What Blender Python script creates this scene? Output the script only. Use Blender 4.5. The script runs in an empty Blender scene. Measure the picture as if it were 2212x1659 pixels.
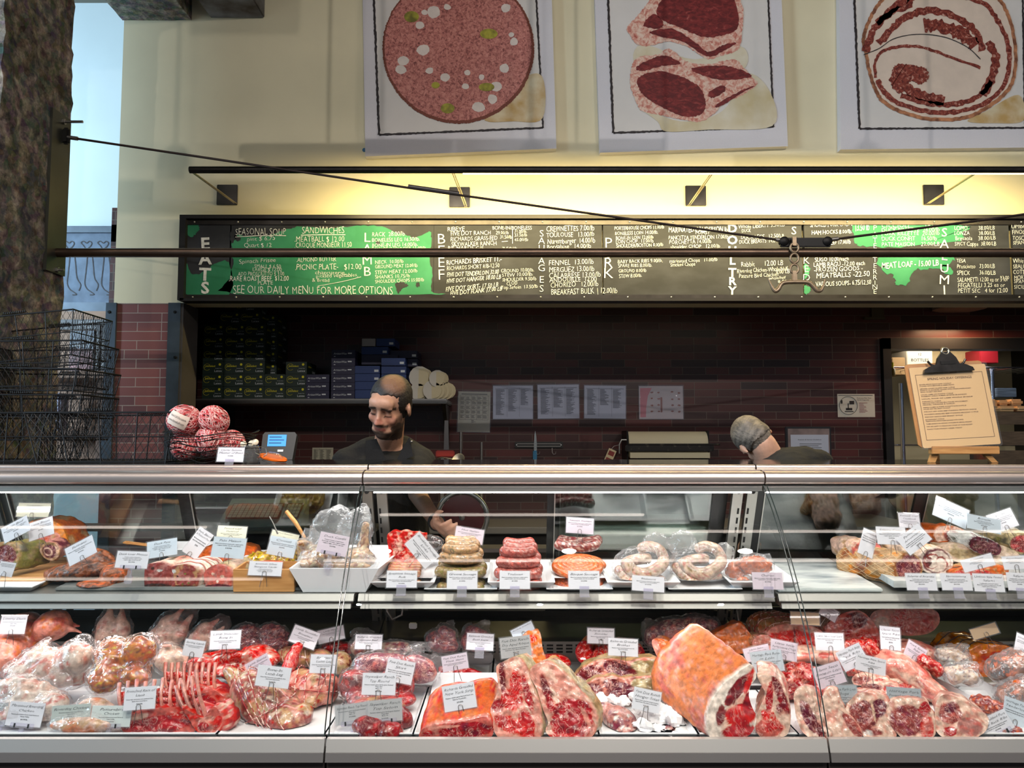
import bpy, bmesh, math, random
import numpy as np
from mathutils import Vector, Matrix, Euler
PI = math.pi
C = bpy.context.scene.collection
SC = bpy.context.scene
random.seed(7)
# ---------------------------------------------------------------- camera
F_PX, CAM_Z, PITCH = 1661.0, 1.42, math.radians(3.98)
cd = bpy.data.cameras.new('camera'); cam = bpy.data.objects.new('camera', cd); C.objects.link(cam)
cd.sensor_fit = 'HORIZONTAL'; cd.sensor_width = 36.0; cd.lens = 36.0 * F_PX / 2212.0
cd.clip_start = 0.05; cd.clip_end = 100
cam.location = (0, 0, CAM_Z); cam.rotation_euler = (PI / 2 + PITCH, 0, 0)
SC.camera = cam
SC.view_settings.view_transform = 'Standard'; SC.view_settings.look = 'None'
SC.view_settings.gamma = 1.0; SC.view_settings.use_curve_mapping = False
SC.view_settings.exposure = 0.15
SC.cycles.max_bounces = 7; SC.cycles.transparent_max_bounces = 24; SC.cycles.diffuse_bounces = 3
SC.cycles.glossy_bounces = 4; SC.cycles.caustics_reflective = False; SC.cycles.caustics_refractive = False
# ---------------------------------------------------------------- world: soft dusk light of the big shop hall
w = bpy.data.worlds.new('world'); SC.world = w; w.use_nodes = True
bg = w.node_tree.nodes['Background']; bg.inputs[0].default_value = (0.72, 0.86, 1.0, 1); bg.inputs[1].default_value = 0.16

def area_light(name, loc, rot, sx, sy, power, col):
    l = bpy.data.lights.new(name, 'AREA'); l.shape = 'RECTANGLE'; l.size = sx; l.size_y = sy
    l.energy = power; l.color = col
    o = bpy.data.objects.new(name, l); C.objects.link(o); o.location = loc; o.rotation_euler = rot
    return o
# daylight of the hall's windows (off to one side, behind the viewer)
area_light('window_daylight', (-5.6, 1.0, 2.9), (math.radians(80), 0, math.radians(-65)), 1.6, 2.0, 260, (0.62, 0.82, 1.0))
for _x, _y, _e, _tx, _c in ((-1.6, -1.6, 70, 62, 110), (0.6, -1.6, 150, 62, 110), (2.8, -1.6, 150, 62, 110), (-1.1, 0.1, 215, 35, 58), (0.2, 0.1, 215, 35, 58), (1.5, 0.1, 175, 35, 58)):  # unseen fill spots, added to brighten the posters and the price cards
    _l = bpy.data.lights.new('hall_fill_spot', 'SPOT'); _l.energy = _e; _l.color = (1.0, 0.93, 0.86); _l.spot_size = math.radians(_c); _l.spot_blend = .8; _l.shadow_soft_size = .02
    _o = bpy.data.objects.new('hall_fill_spot', _l); C.objects.link(_o); _o.location = (_x, _y, 3.9); _o.rotation_euler = (math.radians(_tx), 0, 0)
# daylight that reaches the side room behind the pier
area_light('side_room_daylight', (-3.75, 4.1, 3.0), (math.radians(80), 0, math.radians(-35)), 0.8, 1.4, 17, (0.55, 0.85, 1.0))
# case strip lamps (under the canopy and under the shelf), picture-wall lamp, recess wall lamp, storeroom light, recess fill
area_light('case_canopy_strip_light', (0.15, 2.47, 1.245), (math.radians(14), 0, 0), 4.6, 0.03, 10, (1.0, 0.95, 0.92))
area_light('case_deck_strip_light', (0.15, 2.30, 0.905), (math.radians(-6), 0, 0), 4.6, 0.02, 5, (1.0, 0.90, 0.88))
area_light('wall_bar_strip_light', (0.9, 3.80, 2.70), (math.radians(38), 0, 0), 3.6, 0.03, 66, (1.0, 0.78, 0.34))
area_light('recess_wall_lamp', (3.05, 5.12, 2.20), (math.radians(-10), 0, 0), 0.3, 0.12, 9, (1.0, 0.62, 0.34))
area_light('storeroom_light', (3.4, 5.85, 2.2), (0, 0, 0), 0.8, 0.5, 9, (1.0, 0.9, 0.75))
area_light('recess_fill_light', (0.6, 4.35, 2.28), (0, 0, 0), 2.4, 0.2, 2.8, (1.0, 0.93, 0.85))  # unseen fill, added to lift the cartons and papers in the recess
# ---------------------------------------------------------------- helpers
CP, SP = math.cos(PITCH), math.sin(PITCH)
def P(px, py, Y):
    a = (px - 1106.0) / F_PX; b = (829.5 - py) / F_PX
    t = Y / (CP - b * SP)
    return Vector((a * t, Y, CAM_Z + (SP + b * CP) * t))
def PZ(px, py, z):
    a = (px - 1106.0) / F_PX; b = (829.5 - py) / F_PX
    t = (z - CAM_Z) / (SP + b * CP)
    return Vector((a * t, (CP - b * SP) * t, z))
def sm(a, b, x):
    t = np.clip((x - a) / (b - a), 0, 1); return t * t * (3 - 2 * t)
def nz(p, f, seed=0, n=7):
    """smooth noise in -1..1 for an (N,3) array"""
    r = np.random.RandomState(seed); out = np.zeros(len(p))
    for i in range(n):
        k = r.normal(size=3); k = k / np.linalg.norm(k) * f * (0.6 + 1.3 * r.rand())
        out += np.sin(p @ k * 2 * PI + r.rand() * 6.283)
    return out / n * 1.7
def fbm(p, f, seed=0, o=3):
    s = 0; a = 1.0
    for i in range(o): s = s + a * nz(p, f * 2 ** i, seed + i * 13); a *= .5
    return s / 1.6
def mixc(a, b, m):
    m = np.asarray(m)[:, None]; return a * (1 - m) + np.asarray(b) * m
def lin(c):
    return tuple(((x / 255.0) / 12.92 if x / 255.0 <= .04045 else ((x / 255.0 + .055) / 1.055) ** 2.4) for x in c)
def H(r, g, b): return lin((r, g, b))

class MB:
    """collects verts and faces"""
    def __init__(s): s.v = []; s.f = []; s.c = []
    def add(s, V, F, col=None):
        n = len(s.v); s.v.extend([tuple(map(float, q)) for q in V]); s.f.extend([tuple(int(i) + n for i in q) for q in F])
        if col is not None:
            col = np.asarray(col, float)
            if col.ndim == 1: col = np.tile(col, (len(V), 1))
            if col.shape[1] == 3: col = np.hstack([col, np.zeros((len(col), 1))])
            s.c.extend(col.tolist())
        return s
    def box(s, lo, hi, col=None, M=None, bev=0.0):
        x0, y0, z0 = lo; x1, y1, z1 = hi
        if bev > 0:
            bm = bmesh.new(); bmesh.ops.create_cube(bm, size=1)
            for v in bm.verts: v.co = Vector(((v.co.x + .5) * (x1 - x0) + x0, (v.co.y + .5) * (y1 - y0) + y0, (v.co.z + .5) * (z1 - z0) + z0))
            bmesh.ops.bevel(bm, geom=bm.edges[:], offset=bev, segments=2, affect='EDGES')
            V = [v.co.copy() for v in bm.verts]; bm.verts.index_update(); F = [[v.index for v in f.verts] for f in bm.faces]; bm.free()
        else:
            V = [Vector(q) for q in ((x0, y0, z0), (x1, y0, z0), (x1, y1, z0), (x0, y1, z0), (x0, y0, z1), (x1, y0, z1), (x1, y1, z1), (x0, y1, z1))]
            F = [(0, 3, 2, 1), (4, 5, 6, 7), (0, 1, 5, 4), (1, 2, 6, 5), (2, 3, 7, 6), (3, 0, 4, 7)]
        if M: V = [M @ v for v in V]
        return s.add(V, F, col)
    def tube(s, pts, r, n=8, col=None, closed=False, cap=True):
        pts = [Vector(p) for p in pts]; N = len(pts)
        rr = r if hasattr(r, '__len__') else [r] * N
        V = []; F = []; up = None
        for i, p in enumerate(pts):
            a = pts[i - 1] if i > 0 else (pts[-1] if closed else p); b = pts[(i + 1) % N] if (i < N - 1 or closed) else p
            t = (b - a).normalized() if (b - a).length > 1e-9 else Vector((0, 0, 1))
            if up is None:
                up = Vector((0, 0, 1)) if abs(t.z) < .9 else Vector((1, 0, 0))
            u = (up - t * up.dot(t))
            if u.length < 1e-6: u = t.orthogonal()
            u.normalize(); up = u; v = t.cross(u)
            for k in range(n):
                an = 2 * PI * k / n; V.append(p + (u * math.cos(an) + v * math.sin(an)) * rr[i])
        m = N if closed else N - 1
        for i in range(m):
            for k in range(n):
                a = i * n + k; b = i * n + (k + 1) % n; c = ((i + 1) % N) * n + (k + 1) % n; d = ((i + 1) % N) * n + k
                F.append((a, b, c, d))
        if cap and not closed: F.append(tuple(range(n - 1, -1, -1))); F.append(tuple((N - 1) * n + k for k in range(n)))
        return s.add(V, F, col)
    def lathe(s, prof, n=32, M=None, col=None, cap=True):
        V = []; F = []; m = len(prof)
        for (r, z) in prof:
            for k in range(n): V.append(Vector((r * math.cos(2 * PI * k / n), r * math.sin(2 * PI * k / n), z)))
        for i in range(m - 1):
            for k in range(n): F.append((i * n + k, i * n + (k + 1) % n, (i + 1) * n + (k + 1) % n, (i + 1) * n + k))
        if cap: F.append(tuple(range(n - 1, -1, -1))); F.append(tuple((m - 1) * n + k for k in range(n)))
        if M: V = [M @ v for v in V]
        return s.add(V, F, col)
    def poly(s, pts, col=None): return s.add(pts, [tuple(range(len(pts)))], col)
    def prism(s, pts2, a, b, axis='y', col=None):
        """outline in the plane across AXIS, from A to B along it"""
        n = len(pts2)
        def q(p, t): return {'y': (p[0], t, p[1]), 'z': (p[0], p[1], t), 'x': (t, p[0], p[1])}[axis]
        V = [q(p, a) for p in pts2] + [q(p, b) for p in pts2]
        F = [tuple(range(n - 1, -1, -1)), tuple(range(n, 2 * n))] + [(i, (i + 1) % n, n + (i + 1) % n, n + i) for i in range(n)]
        return s.add(V, F, col)
    def build(s, name, mat, parent=None, smooth=False, loc=None, rot=None, sub=0):
        me = bpy.data.meshes.new(name); me.from_pydata(s.v, [], s.f)
        if s.c and len(s.c) == len(s.v):
            at = me.attributes.new('Col', 'FLOAT_COLOR', 'POINT'); at.data.foreach_set('color', np.asarray(s.c, dtype=np.float32).ravel())
        bm = bmesh.new(); bm.from_mesh(me); bmesh.ops.recalc_face_normals(bm, faces=bm.faces); bm.to_mesh(me); bm.free()
        if mat: me.materials.append(mat)
        if smooth:
            me.polygons.foreach_set('use_smooth', [True] * len(me.polygons))
            try: me.set_sharp_from_angle(angle=math.radians(smooth if smooth is not True else 50))
            except Exception: pass
        o = bpy.data.objects.new(name, me); C.objects.link(o)
        if parent: o.parent = parent
        if loc is not None: o.location = loc
        if rot is not None: o.rotation_euler = rot
        if sub: md = o.modifiers.new('s', 'SUBSURF'); md.levels = sub; md.render_levels = sub
        return o

def tag(o, label, cat, group=None, kind=None):
    o['label'] = label; o['category'] = cat
    if group: o['group'] = group
    if kind: o['kind'] = kind
    return o
def thing(name, label, cat, loc=(0, 0, 0), rot=(0, 0, 0), group=None):
    o = bpy.data.objects.new(name, None); C.objects.link(o); o.location = loc; o.rotation_euler = rot
    return tag(o, label, cat, group)
def struct(o): o['kind'] = 'structure'; return o
def part_label(o, l): o['label'] = l; return o
def copy_tree(o, loc=None, rot=None, label=None, parent=None, scale=None):
    c = o.copy(); C.objects.link(c)
    if parent: c.parent = parent
    for ch in list(o.children): copy_tree(ch, parent=c)
    if loc is not None: c.location = loc
    if rot is not None: c.rotation_euler = rot
    if scale is not None: c.scale = scale
    if label: c['label'] = label
    return c
# ---------------------------------------------------------------- materials
_m = {}
def mat(name, col=(.8, .8, .8), rough=.5, metal=0., spec=.5, var=0., vscale=20., col2=None, bump=0., bscale=60., coat=0., emis=None, es=0., vcol=False, alpha=1., vstretch=(1, 1, 1), vlo=.35, vhi=.65, sss=0.):
    if name in _m: return _m[name]
    m = bpy.data.materials.new(name); m.use_nodes = True; nt = m.node_tree; N = nt.nodes; L = nt.links
    b = N['Principled BSDF']; b.inputs['Base Color'].default_value = (*col[:3], 1); b.inputs['Roughness'].default_value = rough
    b.inputs['Metallic'].default_value = metal; b.inputs['Specular IOR Level'].default_value = spec
    b.inputs['Coat Weight'].default_value = coat; b.inputs['Coat Roughness'].default_value = .08
    if sss: b.inputs['Subsurface Weight'].default_value = sss; b.inputs['Subsurface Radius'].default_value = (.008, .003, .002); b.inputs['Subsurface Scale'].default_value = 1.0
    if emis: b.inputs['Emission Color'].default_value = (*emis[:3], 1); b.inputs['Emission Strength'].default_value = es
    src = None
    if var or col2 or bump:
        tc = N.new('ShaderNodeTexCoord'); mp = N.new('ShaderNodeMapping'); mp.inputs['Scale'].default_value = vstretch; L.new(tc.outputs['Object'], mp.inputs[0])
    if vcol:
        at = N.new('ShaderNodeAttribute'); at.attribute_name = 'Col'; src = at.outputs['Color']
    if var or col2:
        no = N.new('ShaderNodeTexNoise'); no.inputs['Scale'].default_value = vscale; no.inputs['Detail'].default_value = 5; L.new(mp.outputs[0], no.inputs[0])
        mr = N.new('ShaderNodeMapRange'); mr.inputs[1].default_value = vlo; mr.inputs[2].default_value = vhi; L.new(no.outputs[0], mr.inputs[0])
        mx = N.new('ShaderNodeMix'); mx.data_type = 'RGBA'; L.new(mr.outputs[0], mx.inputs[0])
        if src: L.new(src, mx.inputs[6])
        else: mx.inputs[6].default_value = (*col[:3], 1)
        if col2: mx.inputs[7].default_value = (*col2[:3], 1)
        elif src:
            hs = N.new('ShaderNodeHueSaturation'); hs.inputs['Value'].default_value = 1 - var; L.new(src, hs.inputs['Color']); L.new(hs.outputs[0], mx.inputs[7])
        else: mx.inputs[7].default_value = (*[c * (1 - var) for c in col[:3]], 1)
        src = mx.outputs[2]
    if src: L.new(src, b.inputs['Base Color'])
    if bump:
        n2 = N.new('ShaderNodeTexNoise'); n2.inputs['Scale'].default_value = bscale; n2.inputs['Detail'].default_value = 4; L.new(mp.outputs[0], n2.inputs[0])
        bp = N.new('ShaderNodeBump'); bp.inputs['Strength'].default_value = bump; bp.inputs['Distance'].default_value = .004; L.new(n2.outputs[0], bp.inputs['Height']); L.new(bp.outputs[0], b.inputs['Normal'])
    _m[name] = m; return m
def glass_mat(name, tint=(.97, 1, .99), refl=.9, rough=.0, milk=0., ior=1.45, bump=0., bscale=30., milkcol=(.9, .9, .92)):
    """thin clear sheet: transparent, with a mirror share by Fresnel and a little milkiness"""
    if name in _m: return _m[name]
    m = bpy.data.materials.new(name); m.use_nodes = True; nt = m.node_tree; N = nt.nodes; L = nt.links; N.clear()
    out = N.new('ShaderNodeOutputMaterial'); tr = N.new('ShaderNodeBsdfTransparent'); tr.inputs[0].default_value = (*tint, 1)
    gl = N.new('ShaderNodeBsdfGlossy'); gl.inputs['Roughness'].default_value = rough; gl.inputs[0].default_value = (refl, refl, refl, 1)
    fr = N.new('ShaderNodeFresnel'); ge = N.new('ShaderNodeNewGeometry'); mi = N.new('ShaderNodeMapRange'); mi.inputs[3].default_value = ior; mi.inputs[4].default_value = 1 / ior; L.new(ge.outputs['Backfacing'], mi.inputs[0]); L.new(mi.outputs[0], fr.inputs[0])   # a thin sheet mirrors alike from both sides
    mx = N.new('ShaderNodeMixShader'); L.new(fr.outputs[0], mx.inputs[0])
    last = tr.outputs[0]
    if milk:
        df = N.new('ShaderNodeBsdfDiffuse'); df.inputs[0].default_value = (*milkcol, 1)
        m2 = N.new('ShaderNodeMixShader'); m2.inputs[0].default_value = milk; L.new(last, m2.inputs[1]); L.new(df.outputs[0], m2.inputs[2]); last = m2.outputs[0]
    L.new(last, mx.inputs[1]); L.new(gl.outputs[0], mx.inputs[2])
    if bump:
        tc = N.new('ShaderNodeTexCoord'); n2 = N.new('ShaderNodeTexNoise'); n2.inputs['Scale'].default_value = bscale; n2.inputs['Detail'].default_value = 3; n2.inputs['Distortion'].default_value = 1.2
        L.new(tc.outputs['Object'], n2.inputs[0]); bp = N.new('ShaderNodeBump'); bp.inputs['Strength'].default_value = bump; bp.inputs['Distance'].default_value = .01
        L.new(n2.outputs[0], bp.inputs['Height']); L.new(bp.outputs[0], gl.inputs['Normal']); L.new(bp.outputs[0], fr.inputs['Normal'])
    L.new(mx.outputs[0], out.inputs[0]); _m[name] = m; return m
def brick_mat(name, c1, c2, mortar, bw, bh, rough=.25):
    m = bpy.data.materials.new(name); m.use_nodes = True; nt = m.node_tree; N = nt.nodes; L = nt.links; b = N['Principled BSDF']
    tc = N.new('ShaderNodeTexCoord'); sp = N.new('ShaderNodeSeparateXYZ'); cb = N.new('ShaderNodeCombineXYZ'); ad = N.new('ShaderNodeMath')
    L.new(tc.outputs['Object'], sp.inputs[0]); L.new(sp.outputs[0], ad.inputs[0]); L.new(sp.outputs[1], ad.inputs[1]); L.new(ad.outputs[0], cb.inputs[0]); L.new(sp.outputs[2], cb.inputs[1])
    br = N.new('ShaderNodeTexBrick'); L.new(cb.outputs[0], br.inputs[0]); br.offset = .5; br.squash = .5; br.squash_frequency = 3
    br.inputs['Color1'].default_value = (*c1, 1); br.inputs['Color2'].default_value = (*c2, 1); br.inputs['Mortar'].default_value = (*mortar, 1)
    br.inputs['Scale'].default_value = 1.0; br.inputs['Mortar Size'].default_value = .0022; br.inputs['Bias'].default_value = -.1
    br.inputs['Brick Width'].default_value = bw; br.inputs['Row Height'].default_value = bh
    L.new(br.outputs[0], b.inputs['Base Color']); b.inputs['Roughness'].default_value = rough
    bp = N.new('ShaderNodeBump'); bp.inputs['Strength'].default_value = .6; bp.inputs['Distance'].default_value = .002; bp.invert = True
    L.new(br.outputs['Fac'], bp.inputs['Height']); L.new(bp.outputs[0], b.inputs['Normal'])
    return m
# ---------------------------------------------------------------- lettering: glyph outlines of the built-in font, laid out by hand
_gl = {}
def _text_mesh(body, thin):
    cu = bpy.data.curves.new('g', 'FONT'); cu.body = body; cu.resolution_u = 2; cu.offset = thin; cu.fill_mode = 'FRONT'
    ob = bpy.data.objects.new('g', cu); me = bpy.data.meshes.new_from_object(ob)
    V = np.array([v.co[:2] for v in me.vertices]) if len(me.vertices) else np.zeros((0, 2)); Fs = [tuple(p.vertices) for p in me.polygons]
    bpy.data.objects.remove(ob); bpy.data.curves.remove(cu); bpy.data.meshes.remove(me); return V, Fs
def _glyph(ch, thin):
    k = (ch, thin)
    if k not in _gl:
        V, Fs = _text_mesh(ch, thin) if ch != ' ' else (np.zeros((0, 2)), [])
        adv = _text_mesh(ch + '|', thin)[0][:, 0].max() - _text_mesh('|', thin)[0][:, 0].max()
        _gl[k] = (V, Fs, adv)
    return _gl[k]
def lay_text(s, h, jit=0., shear=0., thin=0., wid=1., align='L', seed=1, fit=None):
    """2D verts and faces of a line of text whose capitals are H tall"""
    r = random.Random(seed * 7919 + len(s)); V = []; F = []; x = 0.; sc = h / .69
    for ch in s:
        gv, gf, adv = _glyph(ch, thin)
        if len(gv):
            a = r.uniform(-1, 1) * jit * .12; k = 1 + r.uniform(-1, 1) * jit * .12; dy = r.uniform(-1, 1) * jit * .05
            c = gv.mean(0); g = (gv - c) * k; g = np.stack([g[:, 0] * math.cos(a) - g[:, 1] * math.sin(a), g[:, 0] * math.sin(a) + g[:, 1] * math.cos(a)], 1) + c
            g[:, 1] += dy; g[:, 0] += g[:, 1] * shear
            n = len(V); V.extend([((q[0] + x) * sc * wid, q[1] * sc) for q in g]); F.extend([tuple(i + n for i in f) for f in gf])
        x += adv
    wtot = x * sc * wid
    if fit and wtot > 0: V = [(q[0] * fit / wtot, q[1]) for q in V]; wtot = fit
    off = {'L': 0, 'C': -wtot / 2, 'R': -wtot}[align]
    return [(q[0] + off, q[1]) for q in V], F
# ================================================================ ROOM SHELL
WY, BY = 4.24, 5.30          # picture wall, brick back wall of the recess
plaster = mat('cream_plaster', H(234, 225, 192), .8, var=.06, vscale=3)
white_pl = mat('white_plaster', H(215, 228, 232), .85, var=.05, vscale=3)
dark_mat = mat('dark_paint', H(28, 27, 27), .6)
steel_blue = mat('blued_steel', H(72, 82, 92), .42, metal=.55, var=.3, vscale=9)
steel_dark = mat('dark_steel', H(58, 55, 53), .38, metal=.8, var=.3, vscale=14)
black_steel = mat('black_steel', H(26, 25, 25), .4, metal=.6)
alu = mat('brushed_aluminium', H(206, 198, 194), .27, metal=1., var=.08, vscale=3, vstretch=(.3, 8, 8))
alu_matt = mat('matt_aluminium', H(190, 187, 182), .42, metal=.85)
grey_steel = mat('grey_steel', H(150, 146, 142), .35, metal=.9)
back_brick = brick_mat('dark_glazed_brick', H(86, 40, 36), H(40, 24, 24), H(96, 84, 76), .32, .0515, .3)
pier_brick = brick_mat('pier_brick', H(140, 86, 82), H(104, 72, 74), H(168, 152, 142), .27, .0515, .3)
# rough aggregate concrete
def concrete():
    m = bpy.data.materials.new('aggregate_concrete'); m.use_nodes = True; N = m.node_tree.nodes; L = m.node_tree.links; b = N['Principled BSDF']
    tc = N.new('ShaderNodeTexCoord'); vo = N.new('ShaderNodeTexVoronoi'); vo.inputs['Scale'].default_value = 38; vo.inputs['Randomness'].default_value = 1
    no = N.new('ShaderNodeTexNoise'); no.inputs['Scale'].default_value = 16; no.inputs['Detail'].default_value = 8; no.inputs['Roughness'].default_value = .7
    L.new(tc.outputs['Object'], no.inputs[0]); L.new(tc.outputs['Object'], vo.inputs[0])
    r = N.new('ShaderNodeValToRGB'); e = r.color_ramp.elements; e[0].position = .40; e[0].color = (*H(24, 20, 16), 1); e[1].position = .70; e[1].color = (*H(206, 182, 148), 1)
    q = e.new(.48); q.color = (*H(84, 68, 50), 1); q = e.new(.57); q.color = (*H(140, 116, 88), 1)
    L.new(no.outputs[0], r.inputs[0]); mx = N.new('ShaderNodeMix'); mx.data_type = 'RGBA'; mx.inputs[0].default_value = .1
    L.new(r.outputs[0], mx.inputs[6]); L.new(vo.outputs['Color'], mx.inputs[7]); hs = N.new('ShaderNodeHueSaturation'); hs.inputs['Saturation'].default_value = .62
    L.new(mx.outputs[2], hs.inputs['Color']); L.new(hs.outputs[0], b.inputs['Base Color']); b.inputs['Roughness'].default_value = .75
    bp = N.new('ShaderNodeBump'); bp.inputs['Strength'].default_value = 1; bp.inputs['Distance'].default_value = .02; L.new(no.outputs[0], bp.inputs['Height']); L.new(bp.outputs[0], b.inputs['Normal'])
    return m
conc = concrete()
XL, XP = P(257, 350, WY).x, P(393, 650, WY).x           # pier edges
ZB = P(1106, 655, WY).z                                # top of the opening
ZC = P(400, 44, WY).z                                  # underside of the beams
struct(MB().box((-6, -3, -.1), (6, 8, 0)).build('floor', mat('shop_floor', H(70, 66, 62), .35, var=.3, vscale=4)))
struct(MB().box((XL, WY, ZB), (4.6, WY + .14, 4.3)).build('wall_back', plaster))
struct(MB().box((XL, WY, ZB - .004), (XP, WY + .14, ZB)).box((XL, WY + .004, 0), (XP, WY + .14, ZB - .004)).build('wall_pier', pier_brick))
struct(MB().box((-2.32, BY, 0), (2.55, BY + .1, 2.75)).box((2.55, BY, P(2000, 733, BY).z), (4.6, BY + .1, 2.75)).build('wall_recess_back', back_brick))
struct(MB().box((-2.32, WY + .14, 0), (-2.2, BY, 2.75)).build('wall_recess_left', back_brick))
struct(MB().box((-2.32, WY + .14, 2.55), (4.6, BY, 2.65)).build('ceiling_recess', dark_mat))
struct(MB().box((4.5, WY + .14, 0), (4.6, 7.2, 2.75)).build('wall_recess_right', dark_mat))
struct(MB().box((-5.2, 4.75, 0), (XL - .02, 4.85, 4.3)).build('wall_side_room', white_pl))
struct(MB().box((-6, -3, 4.2), (6, 8, 4.3)).build('ceiling', mat('ceiling_paint', H(120, 115, 105), .9)))
struct(MB().box((2.4, 6.9, 0), (4.6, 7.0, 2.75)).build('wall_storeroom', mat('storeroom_wall', H(190, 180, 150), .8)))
struct(MB().box((2.35, BY + .1, 0), (2.45, 6.9, 2.75)).build('wall_storeroom_side', mat('storeroom_wall', H(190, 180, 150), .8)))
struct(MB().box((2.4, BY + .1, 2.6), (4.6, 6.9, 2.7)).build('ceiling_storeroom', dark_mat))
# beams that run out from the picture wall over the viewer
xa, xb = P(266, 45, WY).x, P(414, 45, WY).x
def rough(mb, amp, seed):
    V = np.array(mb.v); V = V + np.stack([fbm(V, 6, seed), 0 * V[:, 0], fbm(V, 7, seed + 5)], 1) * amp; mb.v = [tuple(q) for q in V]; return mb
def gridbox(lo, hi, step):
    bm = bmesh.new(); n = [max(1, int((hi[i] - lo[i]) / step)) for i in range(3)]
    mb = MB()
    def face(o, u, v, nu, nv):
        V = [(o[0] + u[0] * i / nu + v[0] * j / nv, o[1] + u[1] * i / nu + v[1] * j / nv, o[2] + u[2] * i / nu + v[2] * j / nv) for j in range(nv + 1) for i in range(nu + 1)]
        F = [(j * (nu + 1) + i, j * (nu + 1) + i + 1, (j + 1) * (nu + 1) + i + 1, (j + 1) * (nu + 1) + i) for j in range(nv) for i in range(nu)]
        mb.add(V, F)
    d = [hi[i] - lo[i] for i in range(3)]
    face(lo, (d[0], 0, 0), (0, d[1], 0), n[0], n[1]); face((lo[0], lo[1], hi[2]), (d[0], 0, 0), (0, d[1], 0), n[0], n[1])
    face(lo, (d[0], 0, 0), (0, 0, d[2]), n[0], n[2]); face((lo[0], hi[1], lo[2]), (d[0], 0, 0), (0, 0, d[2]), n[0], n[2])
    face(lo, (0, d[1], 0), (0, 0, d[2]), n[1], n[2]); face((hi[0], lo[1], lo[2]), (0, d[1], 0), (0, 0, d[2]), n[1], n[2])
    bm.free(); return mb
b1 = struct(rough(gridbox((xa, 1.2, ZC), (xb, WY - .002, ZC + .5), .05), .006, 3).build('beam_concrete', conc, smooth=40))
b2 = struct(MB().box((P(455, 42, WY).x, 1.2, ZC + .012), (P(572, 42, WY).x, WY - .002, ZC + .5), bev=.006).build('beam_steel', mat('rusty_steel_beam', H(120, 120, 128), .5, metal=.5, col2=H(62, 52, 48), vscale=7)))
# column of bare concrete
col_m = rough(gridbox((-3.2, 2.86, 0), (-1.955, 3.31, 4.2), .045), .014, 9)
struct(col_m.build('column_concrete', conc, smooth=40))
# steel angles on the pier
fr = MB()
for (x0, x1) in ((XL - .035, XL + .022), (P(362, 800, WY).x, XP)):
    fr.box((x0, WY - .016, 0), (x1, WY - .002, ZB))
struct(fr.build('trim_pier_steel', steel_blue))
fb = MB()
for px in (236, 378):
    for py in (674, 772): fb.lathe([(0.004, 0), (.009, .0), (.007, .006)], 10, Matrix.Translation(P(px, py, WY - .016)) @ Matrix.Rotation(PI / 2, 4, 'X'))
struct(fb.build('trim_pier_bolts', black_steel))
struct(MB().box((XP - .001, WY - .01, 0), (XP + .014, WY + .19, ZB)).build('trim_jamb', mat('jamb_paint', H(66, 62, 60), .6, var=.3, vscale=8)))

# ================================================================ PICTURES
def cat_rom(pts, n=8, closed=True):
    pts = [Vector(p) if len(p) == 3 else Vector((p[0], p[1], 0)) for p in pts]; N = len(pts); out = []
    for i in range(N if closed else N - 1):
        g = lambda k: pts[k % N] if closed else pts[min(max(k, 0), N - 1)]
        a, b, c, d = g(i - 1), g(i), g(i + 1), g(i + 2)
        for k in range(n):
            t = k / n; out.append(.5 * ((2 * b) + (c - a) * t + (2 * a - 5 * b + 4 * c - d) * t * t + (3 * b - a - 3 * c + d) * t ** 3))
    if not closed: out.append(pts[-1])
    return [(q.x, q.y) for q in out]
def jag(pts, amp, seed=1, sub=3):
    """rough outline in pixels"""
    r = random.Random(seed); out = []
    for i in range(len(pts)):
        a, b = pts[i], pts[(i + 1) % len(pts)]
        for k in range(sub):
            t = k / sub; out.append((a[0] + (b[0] - a[0]) * t + r.uniform(-amp, amp), a[1] + (b[1] - a[1]) * t + r.uniform(-amp, amp)))
    return out
def flat(name, pts, Y, m, parent=None, back=.0):
    mb = MB(); mb.poly([P(x, y, Y) for x, y in pts]); return mb.build(name, m, parent)
def band(pts, wd, seed=0, rag=.25, closed=False):
    """strip polygons (px) along a smoothed line with a ragged edge"""
    r = random.Random(seed); s = cat_rom(pts, 7, closed); V = []; n = len(s)
    for i, (x, y) in enumerate(s):
        a = s[max(i - 1, 0)]; b = s[min(i + 1, n - 1)]; dx, dy = b[0] - a[0], b[1] - a[1]; l = math.hypot(dx, dy) or 1
        w_ = (wd if not hasattr(wd, '__len__') else wd[0] + (wd[1] - wd[0]) * i / n) * .5
        k1 = w_ * (1 + r.uniform(-rag, rag)); k2 = w_ * (1 + r.uniform(-rag, rag))
        V.append(((x - dy / l * k1, y + dx / l * k1), (x + dy / l * k2, y - dx / l * k2)))
    return V
def band_mesh(mb, pts, wd, Y, seed=0, rag=.25):
    b = band(pts, wd, seed, rag); n = len(mb.v)
    for (a, c) in b: mb.v.append(tuple(P(a[0], a[1], Y))); mb.v.append(tuple(P(c[0], c[1], Y)))
    for i in range(len(b) - 1): mb.f.append((n + 2 * i, n + 2 * i + 1, n + 2 * i + 3, n + 2 * i + 2))
canvas_m = mat('poster_canvas', H(222, 220, 226), .6, var=.04, vscale=300)
ink = mat('poster_ink', H(38, 30, 34), .6)
paper_in = mat('poster_paper', H(226, 222, 218), .6, var=.05, vscale=6)
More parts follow.
